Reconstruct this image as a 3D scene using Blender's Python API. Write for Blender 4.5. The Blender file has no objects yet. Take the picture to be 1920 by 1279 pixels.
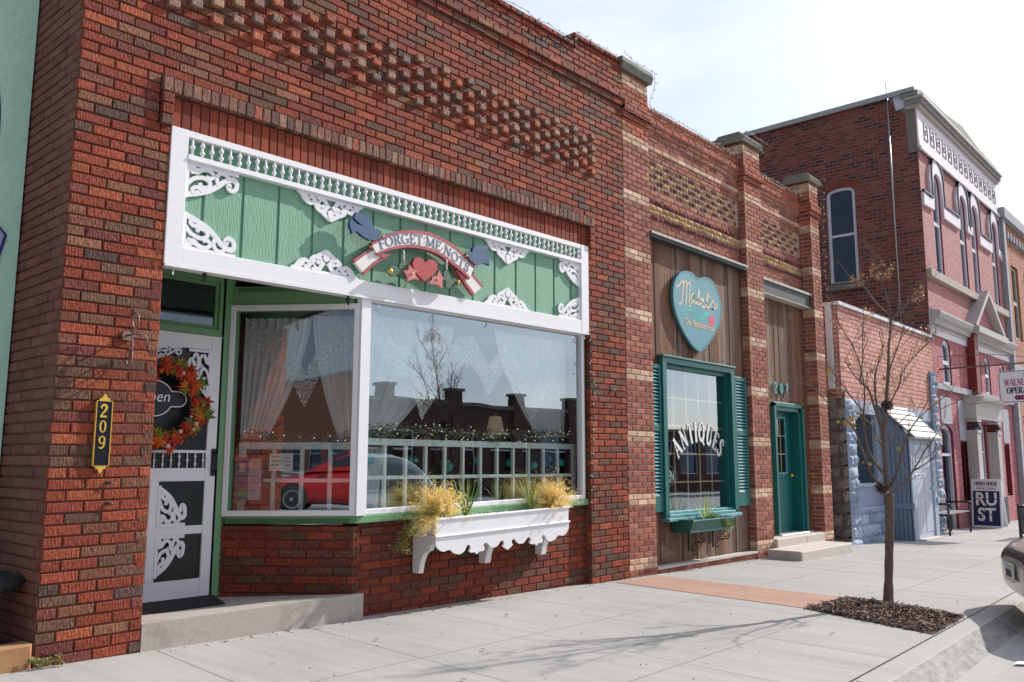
import bpy, math, random
from math import sin, cos, pi, radians, sqrt
from mathutils import Vector, Matrix
random.seed(7)
scene = bpy.context.scene
# ------------------------------------------------------------------ camera
cam = bpy.data.cameras.new("camera"); camo = bpy.data.objects.new("camera", cam)
scene.collection.objects.link(camo); scene.camera = camo
cam.sensor_width = 36.0; cam.lens = 30.0; cam.clip_start = .05; cam.clip_end = 2000
cam.dof.use_dof = False
camo.matrix_world = (Matrix.Translation((0, -5.65, 1.187)) @ Matrix.Rotation(-radians(48.2), 4, 'Z')
                     @ Matrix.Rotation(pi/2 + radians(8.15), 4, 'X') @ Matrix.Rotation(radians(.1), 4, 'Z'))
# ------------------------------------------------------------------ light
SUN_EL, SUN_AZ = radians(34), radians(-15)      # azimuth measured from +X towards +Y
sd = Vector((cos(SUN_EL)*cos(SUN_AZ), cos(SUN_EL)*sin(SUN_AZ), sin(SUN_EL)))
sl = bpy.data.lights.new("sun", 'SUN'); sl.energy = 5.0; sl.angle = radians(.6); sl.color = (1, .94, .86)
so = bpy.data.objects.new("sun", sl); scene.collection.objects.link(so)
so.rotation_euler = sd.to_track_quat('Z', 'Y').to_euler()
w = bpy.data.worlds.new("World"); scene.world = w; w.use_nodes = True
nt = w.node_tree; nt.nodes.clear()
def N(nt, t, **k):
    n = nt.nodes.new(t)
    for a, b in k.items(): setattr(n, a, b)
    return n
out = N(nt, 'ShaderNodeOutputWorld'); bg = N(nt, 'ShaderNodeBackground'); bg.inputs[1].default_value = .125
sky = N(nt, 'ShaderNodeTexSky', sky_type='NISHITA'); sky.sun_disc = False
sky.sun_elevation = SUN_EL; sky.sun_rotation = pi/2 - SUN_AZ; sky.air_density = 1.0; sky.dust_density = 2.0
tc = N(nt, 'ShaderNodeTexCoord'); mp = N(nt, 'ShaderNodeMapping'); mp.inputs['Scale'].default_value = (1.1, 1.6, 5.0)
mp.inputs['Rotation'].default_value = (.15, .1, .5)
no = N(nt, 'ShaderNodeTexNoise'); no.inputs['Scale'].default_value = 1.7; no.inputs['Detail'].default_value = 7; no.inputs['Roughness'].default_value = .52
cr = N(nt, 'ShaderNodeValToRGB'); cr.color_ramp.elements[0].position = .30; cr.color_ramp.elements[0].color = (.32,)*3+(1,)
cr.color_ramp.elements[1].position = .68; cr.color_ramp.elements[1].color = (1, 1, 1, 1)
mx = N(nt, 'ShaderNodeMix', data_type='RGBA'); mx.inputs[7].default_value = (5.6, 6.0, 6.9, 1)
L = nt.links
L.new(tc.outputs['Generated'], mp.inputs[0]); L.new(mp.outputs[0], no.inputs[0]); L.new(no.outputs[0], cr.inputs[0])
# thin high cloud is brightest round the sun and dimmer away from it
dp = N(nt, 'ShaderNodeVectorMath', operation='DOT_PRODUCT'); L.new(tc.outputs['Generated'], dp.inputs[0]); dp.inputs[1].default_value = tuple(sd)
au = N(nt, 'ShaderNodeMapRange'); au.inputs[1].default_value = -.5; au.inputs[2].default_value = .95; au.inputs[3].default_value = .42; au.inputs[4].default_value = 1.5; L.new(dp.outputs['Value'], au.inputs[0])
sc_ = N(nt, 'ShaderNodeVectorMath', operation='SCALE'); L.new(mx.outputs[2], sc_.inputs[0]); L.new(au.outputs[0], sc_.inputs['Scale'])
L.new(cr.outputs[0], mx.inputs[0]); L.new(sky.outputs[0], mx.inputs[6]); L.new(sc_.outputs[0], bg.inputs[0]); L.new(bg.outputs[0], out.inputs[0])
scene.view_settings.view_transform = 'Standard'; scene.view_settings.look = 'None'
scene.view_settings.exposure = 0.05; scene.view_settings.gamma = 1.0
try:
    scene.cycles.max_bounces = 8; scene.cycles.transparent_max_bounces = 24
    scene.cycles.sample_clamp_indirect = 4.0; scene.cycles.caustics_reflective = False
except Exception: pass

SL = -.013                                            # the street falls gently along +X
def gz(x): return SL*x
# ------------------------------------------------------------------ materials
MATS = {}
def pmat(name, col=None, rough=.6, var=.12, vs=8, stretch=(1, 1, 1), bump=.2, bs=60, bstretch=(1, 1, 1), dist=.003,
         metal=0, spec=.5, coat=0, dirt=None, dirtc=(.1, .08, .06), dirts=1.2, dirta=.5, emit=None, uv=True, sub=0, alpha=None, peel=None):
    if name in MATS: return MATS[name]
    m = bpy.data.materials.new(name); m.use_nodes = True; nt = m.node_tree; nt.nodes.clear(); L = nt.links
    o = N(nt, 'ShaderNodeOutputMaterial'); b = N(nt, 'ShaderNodeBsdfPrincipled'); L.new(b.outputs[0], o.inputs[0])
    b.inputs['Roughness'].default_value = rough; b.inputs['Metallic'].default_value = metal
    b.inputs['Specular IOR Level'].default_value = spec; b.inputs['Coat Weight'].default_value = coat
    tc = N(nt, 'ShaderNodeTexCoord'); src = tc.outputs['UV' if uv else 'Object']
    mp = N(nt, 'ShaderNodeMapping'); mp.inputs['Scale'].default_value = stretch; L.new(src, mp.inputs[0])
    n1 = N(nt, 'ShaderNodeTexNoise'); n1.inputs['Scale'].default_value = vs; n1.inputs['Detail'].default_value = 6; n1.inputs['Roughness'].default_value = .65
    L.new(mp.outputs[0], n1.inputs[0])
    if col is None:
        a = N(nt, 'ShaderNodeAttribute', attribute_name='Col'); base = a.outputs['Color']
    else:
        r = N(nt, 'ShaderNodeRGB'); r.outputs[0].default_value = (*col, 1); base = r.outputs[0]
    mr = N(nt, 'ShaderNodeMapRange'); mr.inputs[1].default_value = .25; mr.inputs[2].default_value = .75
    mr.inputs[3].default_value = 1-var; mr.inputs[4].default_value = 1+var; L.new(n1.outputs[0], mr.inputs[0])
    vm = N(nt, 'ShaderNodeVectorMath', operation='SCALE'); L.new(base, vm.inputs[0]); L.new(mr.outputs[0], vm.inputs['Scale'])
    c = vm.outputs[0]
    if dirt is not None:
        n2 = N(nt, 'ShaderNodeTexNoise'); n2.inputs['Scale'].default_value = dirts; n2.inputs['Detail'].default_value = 8; n2.inputs['Roughness'].default_value = .7
        L.new(src, n2.inputs[0])
        m2 = N(nt, 'ShaderNodeMapRange'); m2.inputs[1].default_value = dirt; m2.inputs[2].default_value = dirt+.15; m2.inputs[3].default_value = 0; m2.inputs[4].default_value = dirta
        L.new(n2.outputs[0], m2.inputs[0])
        x = N(nt, 'ShaderNodeMix', data_type='RGBA'); x.inputs[7].default_value = (*dirtc, 1); L.new(m2.outputs[0], x.inputs[0]); L.new(c, x.inputs[6]); c = x.outputs[2]
    L.new(c, b.inputs['Base Color'])
    if bump:
        mb = N(nt, 'ShaderNodeMapping'); mb.inputs['Scale'].default_value = bstretch; L.new(src, mb.inputs[0])
        n3 = N(nt, 'ShaderNodeTexNoise'); n3.inputs['Scale'].default_value = bs; n3.inputs['Detail'].default_value = 4; L.new(mb.outputs[0], n3.inputs[0])
        bp = N(nt, 'ShaderNodeBump'); bp.inputs['Strength'].default_value = bump; bp.inputs['Distance'].default_value = dist
        L.new(n3.outputs[0], bp.inputs['Height']); L.new(bp.outputs[0], b.inputs['Normal'])
    if emit: b.inputs['Emission Color'].default_value = (*emit[0], 1); b.inputs['Emission Strength'].default_value = emit[1]
    if alpha is not None: b.inputs['Alpha'].default_value = alpha
    MATS[name] = m; return m
def mathn(nt, op, a, b=None, c=None):
    n = N(nt, 'ShaderNodeMath', operation=op)
    for i, v in enumerate((a, b, c)):
        if v is None: continue
        if isinstance(v, (int, float)): n.inputs[i].default_value = v
        else: nt.links.new(v, n.inputs[i])
    return n.outputs[0]
def brickmat(name, pal, mortar, bw=.2, bh=.068, ms=.010, bump=.6, grain=(160, 30), rockf=0, stain=None, var=.2):
    """running-bond masonry from the UV map (metres): one colour of pal per brick"""
    m = bpy.data.materials.new(name); m.use_nodes = True; nt = m.node_tree; nt.nodes.clear(); L = nt.links
    o = N(nt, 'ShaderNodeOutputMaterial'); b = N(nt, 'ShaderNodeBsdfPrincipled'); L.new(b.outputs[0], o.inputs[0]); b.inputs['Roughness'].default_value = .85
    tc = N(nt, 'ShaderNodeTexCoord'); sp = N(nt, 'ShaderNodeSeparateXYZ')
    wn = N(nt, 'ShaderNodeTexNoise'); wn.inputs['Scale'].default_value = 6; L.new(tc.outputs['UV'], wn.inputs[0])
    wob = N(nt, 'ShaderNodeVectorMath', operation='MULTIPLY_ADD'); L.new(wn.outputs[1], wob.inputs[0]); wob.inputs[1].default_value = (.012,)*3
    L.new(tc.outputs['UV'], wob.inputs[2]); L.new(wob.outputs[0], sp.inputs[0])
    v = mathn(nt, 'DIVIDE', sp.outputs[1], bh); row = mathn(nt, 'FLOOR', v); fv = mathn(nt, 'FRACT', v)
    off = mathn(nt, 'MULTIPLY', mathn(nt, 'MODULO', mathn(nt, 'ADD', row, 1000), 2), .5)
    u = mathn(nt, 'ADD', mathn(nt, 'DIVIDE', sp.outputs[0], bw), off); colm = mathn(nt, 'FLOOR', u); fu = mathn(nt, 'FRACT', u)
    du = mathn(nt, 'MULTIPLY', mathn(nt, 'MINIMUM', fu, mathn(nt, 'SUBTRACT', 1, fu)), bw)
    dv = mathn(nt, 'MULTIPLY', mathn(nt, 'MINIMUM', fv, mathn(nt, 'SUBTRACT', 1, fv)), bh)
    d = mathn(nt, 'MINIMUM', du, dv)
    mr = N(nt, 'ShaderNodeMapRange'); mr.inputs[1].default_value = ms*.35; mr.inputs[2].default_value = ms*.75; L.new(d, mr.inputs[0]); mask = mr.outputs[0]
    cb = N(nt, 'ShaderNodeCombineXYZ'); L.new(colm, cb.inputs[0]); L.new(row, cb.inputs[1])
    wh = N(nt, 'ShaderNodeTexWhiteNoise', noise_dimensions='2D'); L.new(cb.outputs[0], wh.inputs[0])
    cr = N(nt, 'ShaderNodeValToRGB'); cr.color_ramp.interpolation = 'CONSTANT'; el = cr.color_ramp.elements
    while len(el) < len(pal): el.new(.5)
    for i, (p, c) in enumerate(pal): el[i].position = p; el[i].color = (*c, 1)
    L.new(wh.outputs[0], cr.inputs[0])
    n1 = N(nt, 'ShaderNodeTexNoise'); n1.inputs['Scale'].default_value = 25; n1.inputs['Detail'].default_value = 6; L.new(tc.outputs['UV'], n1.inputs[0])
    m1 = N(nt, 'ShaderNodeMapRange'); m1.inputs[1].default_value = .3; m1.inputs[2].default_value = .7; m1.inputs[3].default_value = 1-var; m1.inputs[4].default_value = 1+var; L.new(n1.outputs[0], m1.inputs[0])
    vm = N(nt, 'ShaderNodeVectorMath', operation='SCALE'); L.new(cr.outputs[0], vm.inputs[0]); L.new(m1.outputs[0], vm.inputs['Scale'])
    x = N(nt, 'ShaderNodeMix', data_type='RGBA'); L.new(mask, x.inputs[0]); x.inputs[6].default_value = (*mortar, 1); L.new(vm.outputs[0], x.inputs[7])
    c = x.outputs[2]
    if stain:
        n2 = N(nt, 'ShaderNodeTexNoise'); n2.inputs['Scale'].default_value = .9; n2.inputs['Detail'].default_value = 9; n2.inputs['Roughness'].default_value = .75; L.new(tc.outputs['UV'], n2.inputs[0])
        m2 = N(nt, 'ShaderNodeMapRange'); m2.inputs[1].default_value = .52; m2.inputs[2].default_value = .66; m2.inputs[4].default_value = stain[1]; L.new(n2.outputs[0], m2.inputs[0])
        y = N(nt, 'ShaderNodeMix', data_type='RGBA'); L.new(m2.outputs[0], y.inputs[0]); L.new(c, y.inputs[6]); y.inputs[7].default_value = (*stain[0], 1); c = y.outputs[2]
    L.new(c, b.inputs['Base Color'])
    mg = N(nt, 'ShaderNodeMapping'); mg.inputs['Scale'].default_value = (grain[0], grain[1], 1); L.new(tc.outputs['UV'], mg.inputs[0])
    n3 = N(nt, 'ShaderNodeTexNoise'); n3.inputs['Scale'].default_value = 1; n3.inputs['Detail'].default_value = 3; L.new(mg.outputs[0], n3.inputs[0])
    h = mathn(nt, 'ADD', mathn(nt, 'MULTIPLY', mask, 1.0), mathn(nt, 'MULTIPLY', n3.outputs[0], .6))
    bp = N(nt, 'ShaderNodeBump'); bp.inputs['Strength'].default_value = bump; bp.inputs['Distance'].default_value = .008+rockf
    L.new(h, bp.inputs['Height']); L.new(bp.outputs[0], b.inputs['Normal'])
    MATS[name] = m; return m
def glassmat(name, refl=.35, tint=(.75, .8, .8), rcol=(.8, .88, 1)):
    m = bpy.data.materials.new(name); m.use_nodes = True; nt = m.node_tree; nt.nodes.clear(); L = nt.links
    o = N(nt, 'ShaderNodeOutputMaterial'); t = N(nt, 'ShaderNodeBsdfTransparent'); t.inputs[0].default_value = (*tint, 1)
    g = N(nt, 'ShaderNodeBsdfGlossy'); g.inputs['Roughness'].default_value = .0; g.inputs[0].default_value = (*rcol, 1)
    lw = N(nt, 'ShaderNodeLayerWeight'); lw.inputs[0].default_value = .5
    f = mathn(nt, 'ADD', mathn(nt, 'MULTIPLY', mathn(nt, 'POWER', lw.outputs[1], 4.0), .8), refl)
    f = mathn(nt, 'MINIMUM', f, 1.0)
    tc = N(nt, 'ShaderNodeTexCoord'); n = N(nt, 'ShaderNodeTexNoise'); n.inputs['Scale'].default_value = 1.3; L.new(tc.outputs['Object'], n.inputs[0])
    bp = N(nt, 'ShaderNodeBump'); bp.inputs['Strength'].default_value = .05; bp.inputs['Distance'].default_value = .02; L.new(n.outputs[0], bp.inputs['Height']); L.new(bp.outputs[0], g.inputs['Normal'])
    mx = N(nt, 'ShaderNodeMixShader'); L.new(f, mx.inputs[0]); L.new(t.outputs[0], mx.inputs[1]); L.new(g.outputs[0], mx.inputs[2]); L.new(mx.outputs[0], o.inputs[0])
    MATS[name] = m; return m
def sheer(name, col, op, scale=40, lace=False):
    m = bpy.data.materials.new(name); m.use_nodes = True; nt = m.node_tree; nt.nodes.clear(); L = nt.links
    o = N(nt, 'ShaderNodeOutputMaterial'); t = N(nt, 'ShaderNodeBsdfTransparent'); d = N(nt, 'ShaderNodeBsdfDiffuse'); d.inputs[0].default_value = (*col, 1)
    tr = N(nt, 'ShaderNodeBsdfTranslucent'); tr.inputs[0].default_value = (*col, 1)
    a = N(nt, 'ShaderNodeMixShader'); a.inputs[0].default_value = .10; L.new(d.outputs[0], a.inputs[1]); L.new(tr.outputs[0], a.inputs[2])
    mx = N(nt, 'ShaderNodeMixShader'); L.new(t.outputs[0], mx.inputs[1]); L.new(a.outputs[0], mx.inputs[2]); L.new(mx.outputs[0], o.inputs[0])
    tc = N(nt, 'ShaderNodeTexCoord')
    if lace:
        v = N(nt, 'ShaderNodeTexVoronoi', feature='DISTANCE_TO_EDGE'); v.inputs['Scale'].default_value = scale; L.new(tc.outputs['UV'], v.inputs[0])
        v2 = N(nt, 'ShaderNodeTexWave', wave_type='RINGS'); v2.inputs['Scale'].default_value = 5; v2.inputs['Distortion'].default_value = 3; L.new(tc.outputs['UV'], v2.inputs[0])
        r = N(nt, 'ShaderNodeMapRange'); r.inputs[1].default_value = .03; r.inputs[2].default_value = .12; r.inputs[3].default_value = op; r.inputs[4].default_value = op*.45; L.new(v.outputs[0], r.inputs[0])
        v2.inputs['Scale'].default_value = 9; v3 = N(nt, 'ShaderNodeTexVoronoi'); v3.inputs['Scale'].default_value = 5.5; L.new(tc.outputs['UV'], v3.inputs[0])
        w3 = mathn(nt, 'GREATER_THAN', mathn(nt, 'SINE', mathn(nt, 'MULTIPLY', v3.outputs[0], 42)), .25)
        q = mathn(nt, 'MULTIPLY', r.outputs[0], mathn(nt, 'ADD', mathn(nt, 'MULTIPLY', w3, .45), .55)); L.new(q, mx.inputs[0])
    else:
        n = N(nt, 'ShaderNodeTexNoise'); n.inputs['Scale'].default_value = 6; L.new(tc.outputs['UV'], n.inputs[0])
        r = N(nt, 'ShaderNodeMapRange'); r.inputs[3].default_value = op-.1; r.inputs[4].default_value = op+.1; L.new(n.outputs[0], r.inputs[0]); L.new(r.outputs[0], mx.inputs[0])
    MATS[name] = m; return m
# ------------------------------------------------------------------ mesh builder
class MB:
    def __init__(s, shear=None): s.v = []; s.f = []; s.mi = []; s.c = []; s.sm = []; s.xf = None
    def P(s, p):
        p = Vector(p)
        if s.xf is not None: p = s.xf @ p
        s.v.append(p); return len(s.v)-1
    def face(s, pts, mi=0, col=(1, 1, 1), sm=False):
        ids = [s.P(p) for p in pts]; s.f.append(ids); s.mi.append(mi); s.c.append(col); s.sm.append(sm)
    def fi(s, ids, mi=0, col=(1, 1, 1), sm=False): s.f.append(list(ids)); s.mi.append(mi); s.c.append(col); s.sm.append(sm)
    def box(s, x0, x1, y0, y1, z0, z1, mi=0, col=(1, 1, 1)):
        s.obox((x0, y0, z0), (x1-x0, 0, 0), (0, y1-y0, 0), (0, 0, z1-z0), mi, col)
    def obox(s, o, a, b, c, mi=0, col=(1, 1, 1)):
        o, a, b, c = map(Vector, (o, a, b, c))
        if a.cross(b).dot(c) < 0: a, b = b, a
        k = [s.P(o+a*i+b*j+c*l) for l in (0, 1) for j in (0, 1) for i in (0, 1)]
        for q in ((0, 2, 3, 1), (4, 5, 7, 6), (0, 1, 5, 4), (2, 6, 7, 3), (0, 4, 6, 2), (1, 3, 7, 5)): s.fi([k[i] for i in q], mi, col)
    def bbox(s, x0, x1, y0, y1, z0, z1, r=.004, mi=0, col=(1, 1, 1)):
        """box with its four -Y (front) edges chamfered"""
        s.brick((x0, y0, z0), (1, 0, 0), (0, -1, 0), (0, 0, 1), x1-x0, z1-z0, y1-y0, r, mi, col, True)
    def brick(s, o, u, n, w, L, Hh, depth, r=.003, mi=0, col=(1, 1, 1), back=False, rock=0):
        """o = lower front corner; front looks along n"""
        o, u, n, w = map(Vector, (o, u, n, w))
        F = [(0, 0), (L, 0), (L, Hh), (0, Hh)]
        fr = [s.P(o+u*(a+(r if a == 0 else -r))+w*(b+(r if b == 0 else -r))) for a, b in F]
        md = [s.P(o+u*a+w*b-n*r) for a, b in F]; bk = [s.P(o+u*a+w*b-n*depth) for a, b in F]
        flip = u.cross(w).dot(n) < 0
        def q(ids): s.fi(ids[::-1] if flip else ids, mi, col)
        if rock:
            cx = s.P(o+u*L*random.uniform(.3, .7)+w*Hh*random.uniform(.35, .65)+n*rock*random.uniform(.5, 1))
            for i in range(4): q([fr[i], fr[(i+1) % 4], cx])
        else: q(fr)
        for i in range(4):
            j = (i+1) % 4; q([md[i], md[j], fr[j], fr[i]]); q([bk[i], bk[j], md[j], md[i]])
        if back: q(bk[::-1])
    def prism(s, pts, o, u, w, n, d, mi=0, col=(1, 1, 1), r=0):
        """polygon pts (u,w) extruded from front plane o back by d along -n"""
        o, u, w, n = map(Vector, (o, u, w, n))
        ar = sum(pts[i][0]*pts[(i+1) % len(pts)][1]-pts[(i+1) % len(pts)][0]*pts[i][1] for i in range(len(pts)))
        if (ar < 0) != (u.cross(w).dot(n) < 0): pts = pts[::-1]
        a = [s.P(o+u*x+w*y) for x, y in pts]; b = [s.P(o+u*x+w*y-n*d) for x, y in pts]
        s.fi(a, mi, col); s.fi(b[::-1], mi, col)
        for i in range(len(pts)):
            j = (i+1) % len(pts); s.fi([a[j], a[i], b[i], b[j]], mi, col)
    def rib(s, pts, wd, o, u, w, n, d, mi=0, col=(1, 1, 1), cl=False):
        """flat ribbon along 2-D pts with width wd (number or list), thickness d"""
        o, u, w, n = map(Vector, (o, u, w, n)); k = len(pts)
        if not hasattr(wd, '__len__'): wd = [wd]*k
        Lf = []; Rt = []
        for i in range(k):
            p = pts[max(i-1, 0)]; q = pts[min(i+1, k-1)]
            if cl: p = pts[(i-1) % k]; q = pts[(i+1) % k]
            tx, ty = q[0]-p[0], q[1]-p[1]; l = sqrt(tx*tx+ty*ty) or 1; tx /= l; ty /= l; h = wd[i]/2
            Lf.append((pts[i][0]-ty*h, pts[i][1]+tx*h)); Rt.append((pts[i][0]+ty*h, pts[i][1]-tx*h))
        a = [s.P(o+u*x+w*y) for x, y in Lf]; b = [s.P(o+u*x+w*y) for x, y in Rt]
        a2 = [s.P(o+u*x+w*y-n*d) for x, y in Lf]; b2 = [s.P(o+u*x+w*y-n*d) for x, y in Rt]
        flip = u.cross(w).dot(n) < 0
        def q(ids): s.fi(ids[::-1] if flip else ids, mi, col)
        R = range(k if cl else k-1)
        for i in R:
            j = (i+1) % k; q([b[i], b[j], a[j], a[i]]); q([a[i], a[j], a2[j], a2[i]]); q([b[j], b[i], b2[i], b2[j]])
        if not cl: q([a[0], a2[0], b2[0], b[0]]); q([b[-1], b2[-1], a2[-1], a[-1]])
    def tube(s, pts, rad, k=8, mi=0, col=(1, 1, 1), cap=True, sm=True):
        pts = [Vector(p) for p in pts]
        if not hasattr(rad, '__len__'): rad = [rad]*len(pts)
        rings = []; up = Vector((0, 0, 1)); prev = None
        for i, p in enumerate(pts):
            t = (pts[min(i+1, len(pts)-1)]-pts[max(i-1, 0)])
            t = t.normalized() if t.length > 1e-9 else Vector((0, 0, 1))
            if prev is None:
                x = t.cross(up if abs(t.z) < .95 else Vector((1, 0, 0))).normalized()
            else:
                x = prev-t*prev.dot(t); x = x.normalized() if x.length > 1e-6 else t.orthogonal().normalized()
            prev = x; y = t.cross(x)
            rings.append([s.P(p+(x*cos(2*pi*j/k)+y*sin(2*pi*j/k))*rad[i]) for j in range(k)])
        for a, b in zip(rings, rings[1:]):
            for j in range(k): s.fi([a[j], a[(j+1) % k], b[(j+1) % k], b[j]], mi, col, sm)
        if cap: s.fi(rings[0][::-1], mi, col); s.fi(rings[-1], mi, col)
    def lathe(s, prof, o, k=12, mi=0, col=(1, 1, 1), ax=(0, 0, 1), sm=True):
        """prof: list of (r, h) along axis ax from o"""
        ax = Vector(ax).normalized(); x = ax.orthogonal().normalized(); y = ax.cross(x); o = Vector(o); R = []
        for r, h in prof: R.append([s.P(o+ax*h+(x*cos(2*pi*j/k)+y*sin(2*pi*j/k))*r) for j in range(k)])
        for a, b in zip(R, R[1:]):
            for j in range(k): s.fi([a[j], a[(j+1) % k], b[(j+1) % k], b[j]], mi, col, sm)
        s.fi(R[0][::-1], mi, col); s.fi(R[-1], mi, col)
    def ball(s, c, r, k=8, mi=0, col=(1, 1, 1), sz=1):
        s.lathe([(max(r*sin(pi*i/k), 1e-4), -r*sz*cos(pi*i/k)) for i in range(k+1)], c, k+2, mi, col)
    def build(s, name, mats, parent=None, label=None, kind=None, cat=None, group=None, loc=None):
        me = bpy.data.meshes.new(name); me.from_pydata([tuple(p) for p in s.v], [], s.f)
        if not hasattr(mats, '__len__'): mats = [mats]
        if mats[0].name == 'window_glass':           # only the street face of a pane mirrors
            mats = [mats[0], M_clear]; s.mi = [0 if p.normal.dot(Vector((-.35, -.93, 0))) > .5 else 1 for p in me.polygons]
        for m in mats: me.materials.append(m)
        me.polygons.foreach_set('material_index', s.mi); me.polygons.foreach_set('use_smooth', s.sm)
        at = me.color_attributes.new('Col', 'FLOAT_COLOR', 'CORNER'); uvl = me.uv_layers.new(name='UVMap')
        cols = []; uvs = []
        for i, f in enumerate(s.f):
            n = me.polygons[i].normal
            if abs(n.z) > .75: e = [(s.v[j].x, s.v[j].y) for j in f]
            else:
                t = Vector((-n.y, n.x, 0)).normalized(); e = [(s.v[j].dot(t), s.v[j].z) for j in f]
            c = (*s.c[i][:3], 1.)
            for q in e: uvs += q; cols += c
        at.data.foreach_set('color', cols); uvl.data.foreach_set('uv', uvs)
        ob = bpy.data.objects.new(name, me); scene.collection.objects.link(ob)
        if parent is not None: ob.parent = parent; ob.matrix_parent_inverse = parent.matrix_basis.inverted()
        if loc: ob.location = loc
        tag(ob, label, cat, group, kind); return ob
def tag(o, label=None, cat=None, group=None, kind=None):
    if label: o['label'] = label
    if cat: o['category'] = cat
    if group: o['group'] = group
    if kind: o['kind'] = kind
    return o
def thing(name, loc, label, cat, group=None):
    o = bpy.data.objects.new(name, None); o.location = loc; o.empty_display_size = .1
    scene.collection.objects.link(o); return tag(o, label, cat, group)
def copy_tree(o, parent=None):
    c = o.copy(); scene.collection.objects.link(c)
    if parent is not None: c.parent = parent
    for ch in list(o.children): copy_tree(ch, c)
    return c
X, Y, Z = Vector((1, 0, 0)), Vector((0, 1, 0)), Vector((0, 0, 1)); NY = -Y
def arc(cx, cy, rx, ry, a0, a1, n=12): return [(cx+rx*cos(radians(a0+(a1-a0)*i/n)), cy+ry*sin(radians(a0+(a1-a0)*i/n))) for i in range(n+1)]
def spline(P, n=6):
    o = []
    for i in range(len(P)-1):
        a = P[max(i-1, 0)]; b = P[i]; c = P[i+1]; d = P[min(i+2, len(P)-1)]
        for k in range(n):
            t = k/n; o.append(tuple(.5*(2*b[j]+(c[j]-a[j])*t+(2*a[j]-5*b[j]+4*c[j]-d[j])*t*t+(3*b[j]-a[j]-3*c[j]+d[j])*t**3) for j in range(len(b))))
    o.append(tuple(P[-1])); return o
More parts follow.
